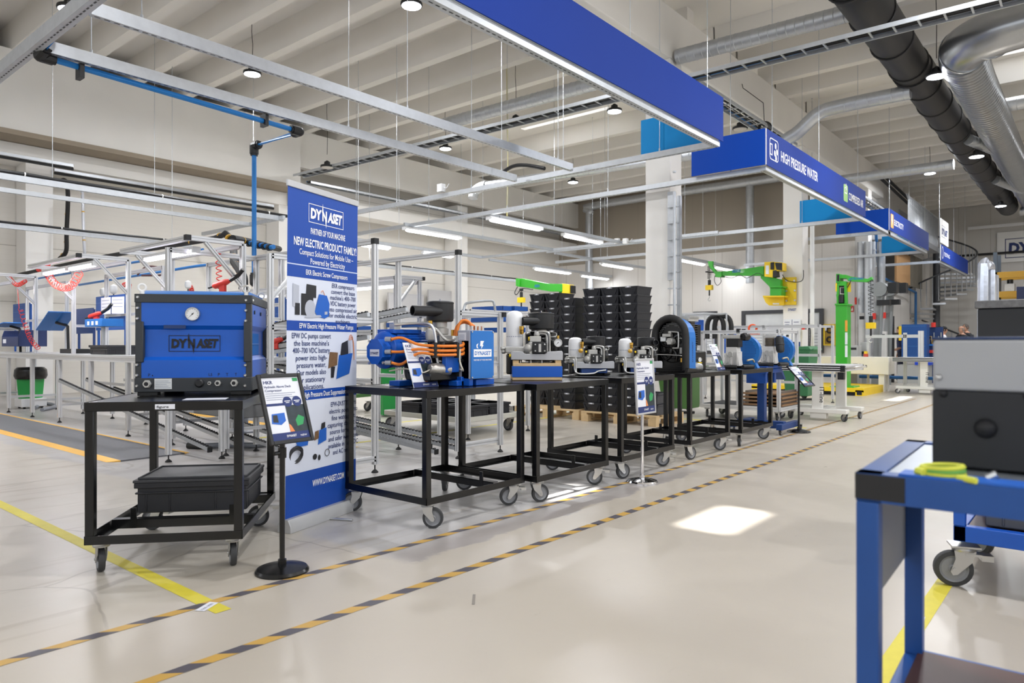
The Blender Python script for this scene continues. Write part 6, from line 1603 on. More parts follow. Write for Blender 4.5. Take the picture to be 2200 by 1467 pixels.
p = onZ(778, 893, 0); trolley(6.6, 9.0, .2, .9, .55, .28, 'green steel trolley with a wooden deck behind the racks', DKGREEN, .07, 1.0)
p = onZ(990, 918, 0); tg = trolley(5.95, 5.75, -.05, 1.0, 1.45, .21, 'light metal dolly carrying black crates of parts', mat('pale_dolly_paint', '#C9C8BE', .5), .075, None, wood=False)
for i, (dx, dy) in enumerate(((.25, .05), (.25, .48), (.25, .92), (.7, .1), (.7, .55), (.7, 1.0))):
    euro_crate('parts_crate', 'open black crate of round parts on the light metal dolly, ' + ('front row' if dx < .5 else 'back row'), (5.95+dx, 5.85+dy*.95, .222), 0, .4, .38, .15, group='black crates on the light dolly')
r = thing('steel_frame_tray', 'low galvanised frame on small feet under the racks', 'frame', (7.3, 6.9, 0))
m = MB(GALV); m.box(0, 1.0, 0, .03, .06, .16); m.box(0, 1.0, .8, .83, .06, .16); m.box(0, .03, 0, .83, .06, .16); m.box(.97, 1.0, 0, .83, .06, .16); m.cyl((.5, .4, .06), (.5, .4, .95), .035, n=14); m.box(0, 1.0, .37, .43, .06, .1); m.build('frame_body', r)
m = MB(BLACKR)
for x in (.04, .96):
    for y in (.04, .79): m.cyl((x, y, 0), (x, y, .07), .02, n=10)
m.build('foot', r)
# ------------------------------------------------------------------ pallets and stacked crates
def pallet(x, y, label, rz=0.0, w=1.2, d=.8):
    r = thing('wooden_pallet', label, 'pallet', (x, y, 0), rz, None)
    for k in range(3):
        yy = .0+k*(w-.12)/2*1.0
        m = MB(WOOD)
        for j in range(3): xx = j*(d-.1)/2; m.box(xx, xx+.1, yy, yy+.12, .022, .10)
        m.box(0, d, yy, yy+.12, 0, .022); m.build('block_row', r, bevel=.002)
    m = MB(WOOD)
    for k in range(3): m.box(0, d, k*(w-.1)/2, k*(w-.1)/2+.1, .10, .122)
    m.build('cross_board', r)
    m = MB(WOOD)
    for k in range(5): xx = k*(d-.1)/4; m.box(xx, xx+.1, 0, w, .122, .144)
    m.build('deck_board', r, bevel=.002)
    return r
pallet(8.4, 4.55, 'pale wooden pallet under the right crate stacks')
pallet(8.45, 5.82, 'pale wooden pallet under the left crate stacks')
proto = None
def small_crate(x, y, z, label, group):
    """400 x 300 stacking crate, its short side (with a label holder) facing -x"""
    global proto
    if proto is None:
        r = thing('stacking_crate', label, 'crate', (x, y, z), 0, group)
        m = MB(CRATE); H = .125; a, b = .2, .15; i = .022
        m.box(-a+i, a-i, -b+i, b-i, 0, .006)
        m.add([(-a+i, -b+i, .0), (a-i, -b+i, .0), (a-i, b-i, .0), (-a+i, b-i, .0), (-a+.006, -b+.006, H-.02), (a-.006, -b+.006, H-.02), (a-.006, b-.006, H-.02), (-a+.006, b-.006, H-.02)],
              [(0, 1, 5, 4), (1, 2, 6, 5), (2, 3, 7, 6), (3, 0, 4, 7)])
        for z0, z1, o in ((H-.022, H-.008, .0), (H-.036, H-.032, .006)):
            m.box(-a+o, a-o, -b+o, -b+o+.008, z0, z1); m.box(-a+o, a-o, b-o-.008, b-o, z0, z1); m.box(-a+o, -a+o+.008, -b+o, b-o, z0, z1); m.box(a-o-.008, a-o, -b+o, b-o, z0, z1)
        for s in (-1, 1): m.prism([(s*.125-.004, H-.02), (s*.125+.004, H-.02), (s*.085+.004, .02), (s*.085-.004, .02)], -a+.0, -a+.03, 'x')
        m.build('crate_body', r)
        m = MB([mat('grey_label_holder', '#9B9C9E', .5), PAPER]); m.box(-a-.004, -a+.004, -.045, .045, H-.026, H-.004); m.use(PAPER); m.quad((-a-.0045, .02, H-.023), (-a-.0045, -.02, H-.023), (-a-.0045, -.02, H-.007), (-a-.0045, .02, H-.007))
        m.build('label_holder', r)
        proto = r; return r
    return copy_tree(proto, (x, y, z), 0, label, group)
PIT = .1165
def column(x, y, n, where, z0=.144, dark=None):
    for k in range(n):
        lv = 'bottom' if k == 0 else ('topmost' if k == n-1 else 'inner')
        lab = {'bottom': 'bottom black crate of %s', 'topmost': 'topmost black crate of %s', 'inner': 'black crate within %s'}[lv] % where
        small_crate(x, y, z0+PIT*k, lab, 'crates in ' + where)
column(8.65, 5.005, 15, 'the tall stack nearest the white column')
column(8.65, 5.305, 15, 'the middle stack of the right pallet')
column(8.65, 5.605, 15, 'the left stack of the right pallet')
column(8.70, 6.065, 14, 'the shorter stack at the right of the left pallet')
column(8.85+.2, 6.60, 15, 'the second stack from the left')
column(8.85+.2, 6.90, 15, 'the leftmost crate stack')
column(9.05+.02, 5.005, 0, '')
for k in range(2):
    c = small_crate(8.65, 4.70, .144+.15*k, 'grey crate low beside the tall stacks, %s of two' % ('lower' if k == 0 else 'upper'), 'two low grey crates on the pallet'); c.scale = (1, 1, 1.25)
    for ch in kids(c):
        if ch.name.startswith('crate_body'):
            ch.data = ch.data.copy(); ch.data.materials[0] = mat('mid_grey_crate', '#4A4B50', .5)

# ------------------------------------------------------------------ green jib cranes
def jib_text(m, o, xd, h, s='INDEVA', w=None): m.use(mat('crane_blue_lettering', '#1F62C8', .5)); m.text(s, o, xd, (0, 0, 1), h, .02, shear=.15, width=w)
def hoist_handle(p, ztop, label):
    r = thing('hoist_handle', label, 'hoist', p)
    m = MB(BLACKPL); pts = []; n = 90
    for i in range(n+1): a = 2*PI*i/10; pts.append((.05*math.cos(a), .05*math.sin(a), .30+(ztop-p[2]-.30)*i/n))
    m.tube(pts, .006, 5); m.cyl((0, 0, .15), (0, 0, ztop-p[2]), .006, n=6); m.build('coiled_cable', r)
    m = MB([YELLOW, BLACKPL]); m.box(-.06, .06, -.09, .09, 0, .13); m.use(BLACKPL); m.cyl((0, 0, .13), (0, 0, .27), .04, n=12); m.cyl((0, 0, -.15), (0, 0, 0), .02, n=10); m.build('control_grip', r, bevel=.006)
    m = MB(STEEL); m.tube([(0, 0, -.15), (0, 0, -.2), (0, .03, -.23), (0, .035, -.27), (0, 0, -.295), (0, -.03, -.27)], .01, 8, smooth=3); m.build('hook', r)
# wall crane on the middle column (right one)
XC = 18.1
p = onX(1660, 620, 17.9)
r = thing('jib_crane', 'green jib crane arm on a yellow bracket bolted to the second white column', 'crane', (0, 0, 0))
def XP(px, py, X=17.9): return onX(px, py, X)
def slab(m, pts, X, t): # outline given on the photo, extruded along x
    m.prism([(XP(a, b, X).y, XP(a, b, X).z) for a, b in pts], X, X+t, 'x')
m = MB(YELLOW); slab(m, [(1680, 596), (1710, 595), (1710, 655), (1680, 655)], 18.05, .05); slab(m, [(1639, 637), (1684, 637), (1684, 656), (1652, 656), (1645, 650)], 17.98, .05); slab(m, [(1639, 635), (1684, 635), (1684, 638), (1639, 638)], 17.7, .5); m.use(STEEL)
for a, b in ((1690, 603), (1707, 603), (1690, 625), (1708, 624), (1690, 646), (1708, 645)): q_ = XP(a, b, 18.05); m.cyl(q_, q_-Vector((.03, 0, 0)), .025, n=8)
m.use(PAPER); slab(m, [(1660, 651), (1674, 651), (1674, 654), (1660, 654)], 17.97, .005); m.build('yellow_bracket', r, bevel=.006)
m = MB(GREEN); slab(m, [(1654, 618), (1679, 618), (1679, 636), (1654, 636)], 17.75, .35); slab(m, [(1653, 614), (1681, 614), (1681, 618), (1653, 618)], 17.7, .45)
slab(m, [(1634, 572), (1645, 572), (1660, 596), (1677, 600), (1677, 616), (1653, 616), (1634, 597)], 17.85, .16); m.build('pivot_arm', r, bevel=.01)
m = MB(GREEN); slab(m, [(1634, 572), (1641, 572), (1641, 592), (1550, 592), (1550, 583), (1600, 577)], 17.80, .16); slab(m, [(1536, 583), (1550, 583), (1550, 595), (1536, 595)], 17.76, .22)
slab(m, [(1520, 561), (1531, 561), (1531, 572), (1540, 584), (1537, 590), (1522, 572)], 17.84, .08)
a = XP(1578, 586, 17.79); m.use(GREEN); m.build('boom', r, bevel=.008)
m = MB(mat('crane_blue_lettering', '#1F62C8', .5)); m.text('INDEVA', (17.785, XP(1577, 586).y, XP(1577, 586.5).z), (0, -1, 0), (0, 0, 1), .12, .015, shear=.15, width=.22); m.build('arm_lettering', r, flat=True)
m = MB([YELLOW, BLACKPL]); slab(m, [(1642, 563), (1660, 562), (1660, 596), (1642, 594)], 17.72, .3); m.use(YELLOW); slab(m, [(1660, 562), (1681, 564), (1681, 581), (1660, 583)], 17.74, .3)
m.use(BLACKPL); slab(m, [(1655, 564), (1662, 563), (1662, 579), (1655, 579)], 17.70, .3); slab(m, [(1665, 564), (1680, 565), (1680, 581), (1668, 579)], 17.72, .3); slab(m, [(1658, 582), (1668, 580), (1670, 594), (1660, 596)], 17.73, .2); m.use(PAPER); slab(m, [(1645, 570), (1652, 570), (1652, 589), (1645, 589)], 17.71, .01)
m.build('drive_unit', r, bevel=.01)
m = MB(BLACKPL); m.tube([XP(1536, 592, 17.75), XP(1535, 604, 17.75), XP(1541, 613, 17.75), XP(1549, 606, 17.75), XP(1550, 594, 17.75), XP(1572, 597, 17.75), XP(1590, 591, 17.75), XP(1605, 597, 17.75), XP(1627, 587, 17.75), XP(1640, 592, 17.75)], .008, 5, smooth=4)
m.tube([XP(1516, 584, 17.9), XP(1535, 585, 17.9)], .02, 6); m.tube([XP(1681, 590, 18.0), XP(1690, 602, 18.0), XP(1712, 606, 18.0), XP(1725, 600, 18.0), XP(1726, 580, 18.0)], .01, 5, smooth=4); m.build('hanging_cable', r)
p = XP(1524, 623, 17.88); hoist_handle(p, XP(1524, 571, 17.88).z, 'yellow hoist grip with coiled cable and hook on the column crane')
# far left crane arm above the crates
r = thing('jib_crane', 'green crane arm with a yellow end box showing above the left crate stacks', 'crane', (0, 0, 0))
XQ = 14.0
def slq(m, pts, X=XQ, t=.14): m.prism([(onX(a, b, X).y, onX(a, b, X).z) for a, b in pts], X, X+t, 'x')
m = MB(GREEN); slq(m, [(1108, 600), (1120, 598), (1180, 610), (1182, 626), (1120, 616), (1108, 614)]); slq(m, [(1180, 609), (1208, 610), (1208, 626), (1180, 626)], XQ-.05, .2); slq(m, [(1108, 598), (1115, 598), (1115, 616), (1108, 614)], XQ-.06, .24); m.build('boom', r, bevel=.006)
m = MB([YELLOW, BLACKPL]); slq(m, [(1207, 609), (1223, 611), (1223, 630), (1207, 630)], XQ-.04, .2); m.use(BLACKPL); slq(m, [(1223, 612), (1227, 613), (1227, 630), (1223, 630)], XQ, .2); m.build('end_box', r, bevel=.006)
m = MB(mat('crane_blue_lettering', '#1F62C8', .5)); m.text('INDEVA', (XQ-.01, onX(1149, 613, XQ).y, onX(1149, 617.5, XQ).z), (0, -1, 0), (0, 0, 1), .1, .015, shear=.15, width=.16); m.build('arm_lettering', r, flat=True)
a = onX(1215, 700, XQ+.1)
m = MB(GREEN); m.box(XQ+.02, XQ+.16, a.y-.02, a.y+.14, 0, onX(1215, 626, XQ+.1).z); m.build('column', r)
m = MB(BLACKPL); m.tube([onX(1112, 616, XQ), onX(1106, 628, XQ), onX(1110, 633, XQ), onX(1122, 620, XQ), onX(1145, 622, XQ)], .012, 5, smooth=4); m.build('hanging_cable', r)
p = onX(1120, 650, XQ); hoist_handle(p, onX(1120, 620, XQ).z, 'yellow hoist grip hanging behind the white oil filter')
# free standing green crane
r = thing('pillar_crane', 'tall green pillar crane standing on a yellow platform', 'crane', (0, 0, 0))
XG = 16.6
b0 = onZ(1808, 838, .1); XG = b0.x
def slg(m, pts, X=None, t=.3): X = X or XG; m.prism([(onX(a, b, X).y, onX(a, b, X).z) for a, b in pts], X, X+t, 'x')
m = MB(GREEN); slg(m, [(1795, 653), (1820, 653), (1820, 833), (1795, 833)], XG, .3); slg(m, [(1793, 652), (1822, 652), (1822, 656), (1793, 656)], XG-.03, .36); slg(m, [(1782, 830), (1834, 830), (1834, 834), (1782, 834)], XG-.1, .5); m.build('pillar', r, bevel=.01)
m = MB([PAPER, INK, mat('sign_orange', '#E9A03C')]); 
for y0, y1, mt_ in ((688, 712, 2), (714, 740, 0), (742, 767, 0)): m.use(m.mats[mt_]); slg(m, [(1815.5, y0), (1820.5, y0), (1820.5, y1), (1815.5, y1)], XG-.004, .01)
m.build('warning_label', r)
m = MB(GREEN); slg(m, [(1797, 590), (1818, 590), (1818, 598), (1797, 598)], XG, .3); slg(m, [(1797, 612), (1802, 612), (1802, 654), (1797, 654)], XG, .1); slg(m, [(1813, 612), (1818, 612), (1820, 654), (1814, 654)], XG, .1); slg(m, [(1798, 604), (1818, 604), (1818, 614), (1798, 614)], XG+.0, .25); slg(m, [(1796, 632), (1818, 632), (1818, 653), (1798, 653)], XG+.1, .1)
slg(m, [(1796, 588), (1804, 588), (1804, 608), (1796, 608)], XG-.02, .3)
m.build('head', r, bevel=.008)
m = MB([GREEN]); slg(m, [(1815, 592), (1864, 599), (1872, 594), (1874, 600), (1862, 606), (1822, 604)], XG, .14); m.build('boom', r, bevel=.006)
m = MB([mat('crane_blue_lettering', '#1F62C8'), BLACKPL, YELLOW]); m.text('LIFTRONIC', (XG-.004, onX(1824, 600, XG).y, onX(1824, 602, XG).z), (0, -1, 0), (0, 0, 1), .07, .01, width=.3); m.build('arm_lettering', r, flat=True)
m = MB([BLACKPL]); slg(m, [(1798, 590), (1803, 590), (1803, 604), (1798, 604)], XG-.03, .02); slg(m, [(1806, 618), (1812, 618), (1812, 630), (1806, 630)], XG, .12); m.cyl(onX(1808, 650, XG), onX(1808, 634, XG), .05, n=12)
slg(m, [(1802, 604), (1812, 604), (1812, 617), (1802, 617)], XG+.03, .1); m.tube([onX(1820, 618, XG), onX(1826, 608, XG), onX(1828, 602, XG)], .01, 5); m.build('motor_parts', r)
m = MB([YELLOW]); slg(m, [(1795, 608), (1798, 608), (1798, 626), (1795, 626)], XG, .2); slg(m, [(1820, 608), (1827, 605), (1827, 627), (1820, 627)], XG+.1, .05); m.build('yellow_guard', r)
q0 = onX(1869, 602, XG); pq = onX(1871, 706, XG)
hoist_handle(pq, q0.z, 'yellow and white hoist grip hanging from the pillar crane')
# yellow platform
pf = thing('yellow_platform', 'yellow steel base platform with fork pockets under the pillar crane', 'platform', (0, 0, 0))
A_, B_2, C_ = onZ(1700, 838, .1), onZ(1855, 851, .0), onZ(1892, 838, .0)
x0 = onZ(1855, 851, 0).x; y0 = onZ(1855, 851, 0).y
m = MB([YELLOW, INKBLK]); w_ = 2.4; d_ = 1.9
m.box(x0, x0+d_, y0, y0+w_, .12, .165); m.box(x0, x0+d_, y0, y0+.16, 0, .12); m.box(x0, x0+d_, y0+w_-.16, y0+w_, 0, .12); m.box(x0, x0+.02, y0, y0+w_, .08, .12)
m.use(INKBLK); m.quad((x0-.002, y0+.03, .02), (x0-.002, y0+.13, .02), (x0-.002, y0+.13, .1), (x0-.002, y0+.03, .1)); m.box(x0+.05, x0+d_, y0+.16, y0+w_-.16, 0.005, .08)
m.build('platform_body', pf)
# ------------------------------------------------------------------ blue workbench and machine box in the right foreground
BB = mat('bench_blue_paint', '#1A4C93', .4, 0, .12, 9)
wb = thing('blue_workbench', 'blurred blue steel workbench with a grey side sheet in the right foreground', 'workbench', (1.529, -.612, 0), .04)
m = MB([BB, mat('zinc_table_sheet', '#B4BCC6', .35, .4, .12, 5), mat('black_tape_patch', '#1C1C1E', .6)])
W = .985; D = .60
m.box(0, .045, 0, W, .795, .85); m.box(D-.045, D, 0, W, .795, .85); m.box(0, D, 0, .045, .795, .85); m.box(0, D, W-.045, W, .795, .85)
m.use(m.mats[1]); m.box(.02, D-.02, .02, W-.02, .838, .846); m.use(m.mats[2]); m.box(-.0015, .0, W-.085, W+.001, .80, .848); m.box(-.0015, .045, W, W+.0015, .80, .85)
m.build('bench_top', wb, bevel=.003)
for x, y in ((0, W-.04), (D-.05, W-.04), (0, 0), (D-.05, 0)):
    m = MB(BB); m.box(x, x+.042, y, y+.04, .13, .795); m.build('leg', wb, bevel=.003)
m = MB(BB); m.box(0, .04, 0, W, .27, .31); m.box(D-.045, D-.005, 0, W, .27, .31); m.box(0, D, W-.04, W, .27, .31); m.box(0, D, 0, .04, .27, .31); m.build('lower_frame', wb, bevel=.003)
m = MB(mat('dark_brown_shelf', '#4A2A20', .45, 0, .2, 6)); m.box(.03, D-.03, .03, W-.03, .30, .315); m.build('lower_shelf', wb)
m = MB(mat('grey_steel_sheet', '#8A8D91', .4, .3, .15, 4)); m.box(.03, D+.02, W-.003, W+.002, .555, .80); m.build('side_sheet', wb)
for x, y in ((.06, W-.05), (D-.07, W-.05), (.06, .05), (D-.07, .05)): caster(wb, (x, y, 0), 2.6, .05, .028)
mb = thing('machine_box', 'large out-of-focus machine box, light grey above and black below, on the blue bench', 'machine', (1.67, -.40, .852))
BW = .672
m = MB(mat('matte_black_panel', '#1E2024', .55, 0, .15, 12)); m.box(0, .38, 0, BW, 0, .155); m.build('lower_housing', mb, bevel=.004)
m = MB(mat('light_grey_panel', '#A9ABAE', .5, 0, .03)); m.box(-.003, .38, .002, BW-.002, .155, .256); m.build('upper_panel', mb, bevel=.005)
m = MB(mat('deep_blue_edge', '#18335F', .4)); m.box(.0, .38, .0, BW, .2565, .262); m.build('blue_lid_edge', mb, bevel=.002)
for y, z, rr in ((BW-.092, .082, .02), (BW-.02, .147, .008), (BW-.16, .148, .008), (BW-.165, .02, .008)): m = MB(INKBLK); m.sph((0, y, z), rr, 8); m.build('black_knob', mb)
for y in (.012, .167): m = MB(STEEL); m.sph((-.004, BW-y, .18), .007, 6); m.build('screw_head', mb)
ts = thing('webbing_sling', 'coiled yellow and green lifting sling loop on the blue bench edge', 'sling', (1.545, .235, .8505))
m = MB([mat('yellow_sling', '#D9DC4A', .6, 0, .1), mat('green_sling', '#6FAE4C', .6)]); 
for k in range(3): m.use(m.mats[k % 2]); m.torus((0, 0, .006+k*.006), .036-.001*k, .0045, (.0, .04*k, 1), 26, 6)
m.use(m.mats[0]); m.cyl((-.02, .036, .008), (-.035, .022, .008), .009, n=8); m.cyl((-.035, -.03, .006), (-.05, -.06, .006), .006, n=8); m.build('sling_loop', ts)
m = MB(STEEL); m.cyl((1.56, .165, .852), (1.56, .15, .862), .008, n=8); solo(m, 'metal_fitting', 'small shiny metal fitting on the blue bench edge', 'fitting')
m = MB(mat('blue_mat_strip', '#1C62C4', .5)); m.box(1.50, 1.56, -.5, .30, .8505, .8545); solo(m, 'blue_strip', 'bright blue flat strip along the front edge of the blue bench', 'strip')
# blue trolley behind it with a grey crate and a black box on top
bt_ = thing('blue_trolley', 'blue steel trolley with braked caster behind the blurred bench', 'trolley', (3.70, -.75, 0))
BC = mat('trolley_blue_paint', '#1558BE', .4, 0, .06)
W2, D2 = 1.27, .75
m = MB(BC); m.box(0, .05, 0, W2, .22, .29); m.box(D2-.05, D2, 0, W2, .22, .29); m.box(0, D2, 0, .05, .22, .29); m.box(0, D2, W2-.05, W2, .22, .29); m.build('lower_frame', bt_, bevel=.004)
m = MB(BC); m.box(0, .05, 0, W2, .80, .86); m.box(D2-.05, D2, 0, W2, .80, .86); m.box(0, D2, 0, .05, .80, .86); m.box(0, D2, W2-.05, W2, .80, .86); m.box(.02, D2-.02, .02, W2-.02, .845, .855); m.build('top_frame', bt_, bevel=.004)
for x in (.0, D2-.045):
    for y in (0, W2-.045): m = MB(BC); m.box(x, x+.045, y, y+.045, .29, .80); m.build('leg', bt_, bevel=.003)
m = MB(mat('dark_brown_shelf', '#4A2A20')); m.box(.04, D2-.04, .04, W2-.04, .27, .285); m.build('deck', bt_)
for i, (x, y) in enumerate(((.08, W2-.03), (.08, .05), (D2-.08, W2-.05), (D2-.08, .05))): caster(bt_, (x, y, 0), PI/2+.35 if i == 0 else 1.2, .08, .04, brake=(i == 0))
euro_crate('open_crate', 'open grey plastic crate on the lower deck of the blue trolley', (4.02, .02, .292), PI/2, .8, .55, .22, material=mat('slate_crate', '#515459', .45, 0, .08))
bx = thing('black_box', 'big black box with a mottled grey top sheet at the right edge', 'box', (3.8, -.6, .86))
m = MB(mat('matte_black_panel', '#1E2024')); m.box(0, .5, 0, 1.04, 0, .40); m.build('box_body', bx, bevel=.006)
m = MB(mat('mottled_grey_sheet', '#6A6A6B', .5, .2, .5, 60)); m.box(-.01, .55, -.02, 1.05, .40, .435); m.box(.5, .55, 0, 1.04, .435, .46); m.build('top_sheet', bx, bevel=.003)
m = MB(WHITEPL); m.box(.02, .25, .55, .86, .437, .445); m.build('white_label', bx)
# foil wrapped hoop
fo = thing('foil_wrapped_frame', 'tall silver frame wrapped in clear film standing behind the black box', 'frame', (0, 0, 0))
FO = mat('crinkled_film', '#C4CAD6', .18, .65, .3, 25, bump=.7, bscale=25)
a = onX(2111, 700, 4.8); z1_ = onX(2111, 567, 4.8).z
m = MB(FO); m.tube([(4.8, a.y, 0), (4.8, a.y, z1_-.12), (4.82, a.y-.01, z1_-.02), (4.9, a.y-.02, z1_), (5.15, a.y+.0, z1_-.0), (5.28, a.y+.02, z1_-.05), (5.3, a.y+.02, z1_-.2), (5.3, a.y+.02, 0)], .026, 10, smooth=4)
m.tube([(5.0, a.y-.02, 0), (5.0, a.y-.02, z1_-.02)], .02, 8); m.tube([(5.15, a.y, 0), (5.15, a.y, z1_-.02)], .018, 8); m.build('wrapped_tube', fo)
m = MB(mat('clear_film', '#E8ECF4', .15, 0, 0, trans=.85)); m.quad((4.85, a.y, .2), (5.3, a.y-.03, .2), (5.3, a.y-.03, z1_-.03), (4.85, a.y, z1_-.03)); m.build('film_sheet', fo)

# ------------------------------------------------------------------ middle distance, right of the carts
bt2 = frame_thing('board_trolley', 'aluminium trolley with stacked wooden boards behind the farthest cart', 'trolley', (10.0, 3.5, 0),
    [(0, 0, .16, 1.3), (0, .58, .16, 1.28), (0, 1.15, .16, 1.28), (.75, 0, .16, 1.3), (.75, 1.15, .16, 1.28)],
    [((0, 0, 1.28), (0, 1.15, 1.28)), ((.75, 0, 1.28), (.75, 1.15, 1.28)), ((0, 0, 1.28), (.75, 0, 1.28)), ((0, 1.15, 1.28), (.75, 1.15, 1.28)), ((0, 0, .18), (0, 1.15, .18), .06), ((.75, 0, .18), (.75, 1.15, .18), .06), ((0, 0, .18), (.75, 0, .18), .06), ((0, 1.15, .18), (.75, 1.15, .18), .06), ((0, .58, .8), (0, 1.15, .8)), ((0, .58, .8), (.75, .58, .8))],
    feet=False, caps=((0, .58, 1.3),))
m = MB(BLACKPL); m.box(.02, .73, .02, 1.13, .20, .215); m.build('deck', bt2)
for i, (x, y) in enumerate(((.08, .05), (.08, 1.1), (.68, .05), (.68, 1.1), (.08, .58))): caster(bt2, (x, y, 0), .4*i, .06, .03)
for k in range(4):
    m = MB([WOOD2, mat('board_top', '#6B6259', .7)]); m.box(10.03+.01*(k % 2), 10.78, 3.46+.015*(k % 2), 4.04, .22+.052*k, .245+.052*k); m.use(m.mats[1]); m.box(10.05, 10.76, 3.5, 3.55, .245+.052*k, .272+.052*k); m.box(10.05, 10.76, 3.95, 4.0, .245+.052*k, .272+.052*k)
    solo(m, 'wooden_board', 'brown wooden board in the stack on the aluminium trolley, %s' % ['bottom one', 'second from the bottom', 'second from the top', 'top one'][k], 'board', 'stacked wooden boards')
def wheelie(px, py, label, col, h=1.0, w=.55, rz=.2):
    p = onZ(px, py, 0); g = thing('wheelie_bin', label, 'bin', (p.x, p.y, 0), rz)
    m = MB(col); m.lathe([(w*.50, .08), (w*.66, h*.92)], (0, 0, 0), None, 4); m.T = Matrix.Rotation(PI/4, 4, 'Z'); m.box(-w*.49, w*.49, -w*.49, w*.49, h*.90, h*.94); m.build('bin_body', g, bevel=.02)
    m = MB(col); m.T = Matrix.Rotation(PI/4, 4, 'Z'); m.prism([(-w*.5, h*.94), (w*.5, h*.94), (w*.42, h*.99), (-w*.42, h*1.01)], -w*.5, w*.5, 'y'); m.cyl((-w*.55, -w*.45, h*.95), (-w*.55, w*.45, h*.95), .02, n=8); m.build('bin_lid', g, bevel=.01)
    m = MB(BLACKR)
    for y in (-.2, .2): m.cyl((.2, y-.02, .1), (.2, y+.02, .1), .1, n=16)
    m.cyl((-.2, -.15, 0.02), (-.2, .15, .02), .02, n=8); m.build('bin_wheel', g)
    return g
wheelie(1463, 886, 'dark green wheelie bin under the arch machine cart', mat('olive_bin', '#4E7A3E', .5), .80, .62, .8)
wheelie(1718, 858, 'green wheelie bin with lid behind the notice board column', mat('wheelie_green', '#3B7A50', .5), 1.05, .6, .8)
WT = mat('lift_table_white', '#E4E3DE', .45, 0, .03)
def lift_table(x, y, label, sy=.8, dx=1.0, z=.80, mirror=False):
    r = thing('lift_table', label, 'table', (x, y, 0))
    m = MB(ALU); 
    for k in range(3): m.box(0, dx, 0, sy, z-.085+.03*k, z-.06+.03*k)
    m.box(0, .04, 0, sy, z-.09, z); m.box(dx-.04, dx, 0, sy, z-.09, z); m.use(BLACKPL); m.box(-.004, .02, 0, .06, z-.09, z); m.build('table_top', r, bevel=.004)
    for k, yy in enumerate((.34, .18)):
        m = MB(WT); m.box(.12+.6*k, .20+.6*k, yy, yy+.14, .12, z-.09); m.build('column', r, bevel=.006)
    m = MB(INKBLK); m.text('IT-line', (.119, .37, .48), (0, 0, -1), (0, -1, 0), .09, .01); m.build('column_lettering', r, flat=True)
    m = MB(WT); m.box(.08, .24, .0, sy-.05, .11, .17); m.box(.68, .84, -.05, sy-.1, .11, .17); m.box(.16, .76, .3, .42, .11, .16); m.box(.1, .22, .28, .5, .03, .11); m.build('base_frame', r, bevel=.005)
    for i, (a, b) in enumerate(((.16, .03), (.16, sy-.1), (.76, -.02), (.76, sy-.15))): caster(r, (a, b, 0), 1+i, .052, .03)
    m = MB(STEEL); m.tube([(.05, -.0, z-.04), (.05, -.12, z-.02), (.2, -.15, z-.02), (.45, -.14, z-.02), (.5, 0, z-.04)], .014, 8, smooth=3); m.tube([(.5, 0, z-.05), (.55, -.1, z-.03), (.7, -.1, z-.03)], .012, 8); m.build('handle', r)
    m = MB(BLACKPL); m.box(.02, .1, .02, .1, z-.2, z-.1); m.build('control_box', r)
    return r
lift_table(10.55, 2.78, 'white wheeled lift table with column feet beyond the small sign stand', 1.0)
lift_table(17.5, 2.62, 'farther white wheeled lift table next to the white conveyor box', 1.0, 1.1)
cv = thing('conveyor_box', 'long cream conveyor housing behind the green pillar crane', 'conveyor', (17.9, 3.78, 0))
m = MB(mat('cream_panel', '#E7E4DA', .5, 0, .02)); m.box(0, .6, 0, 1.9, .40, .80); m.build('housing', cv, bevel=.01)
m = MB(WT)
for y in (.1, 1.7): m.box(.05, .17, y, y+.12, 0, .40); m.box(.43, .55, y, y+.12, 0, .40)
m.build('leg', cv)
m = MB(INKBLK); m.text('IT-line', (-.002, .75, .56), (0, -1, 0), (0, 0, 1), .12, .01); m.build('housing_lettering', cv, flat=True)
m = MB([mat('beacon_red', '#C84A36', .4), YELLOW]); m.cyl((.3, .55, .80), (.3, .55, .87), .05, n=12); m.use(YELLOW); m.cyl((.3, .55, .87), (.3, .55, .93), .04, n=12); m.build('beacon', cv)
m = MB(mat('blue_air_dark', '#1C5E98', .5)); m.cyl((18.9, 2.6, .3), (18.9, 8.2, .3), .04, n=8); solo(m, 'floor_pipe', 'horizontal blue pipe low behind the pillar crane', 'pipe')
frame_thing('white_portal', 'white rectangular portal frame above the conveyor end', 'frame', (18.3, 3.2, 0), [(0, 0, 0, 1.40, .10), (0, .32, 0, 1.36, .07), (0, 1.1, 0, 1.30)], [((0, 0, 1.28), (0, 1.15, 1.28), .07)], feet=False)
for k, (a, b) in enumerate(((1886, 740), (1925, 770))):
    pass
# grey machines behind the conveyor
def grey_box(px0, px1, pyt, X, z0, d, label, col, name='control_cabinet', screen=None):
    a, b = onX(px0, pyt, X), onX(px1, pyt, X); r = thing(name, label, 'cabinet', (X, b.y, z0))
    m = MB(col); m.box(0, d, 0, a.y-b.y, 0, a.z-z0); m.build('cabinet_body', r, bevel=.01)
    h, w = a.z-z0, a.y-b.y
    m = MB([INKBLK, mat('screen_glass', '#5A6E86', .2)])
    if screen: m.box(-.01, 0, w*.3, w*.75, h*.35, h*.8); m.use(m.mats[1]); m.box(-.014, -.01, w*.36, w*.69, h*.42, h*.74)
    else: m.box(-.008, 0, w*.1, w*.9, h*.9, h*.95); m.box(-.008, 0, w*.8, w*.86, h*.4, h*.5)
    m.build('cabinet_detail', r)
    return r
GB = mat('grey_cabinet_paint', '#B0B2B0', .5, 0, .05)
grey_box(1822, 1842, 742, 18.7, 0, .4, 'grey control cabinet right behind the green pillar', GB)
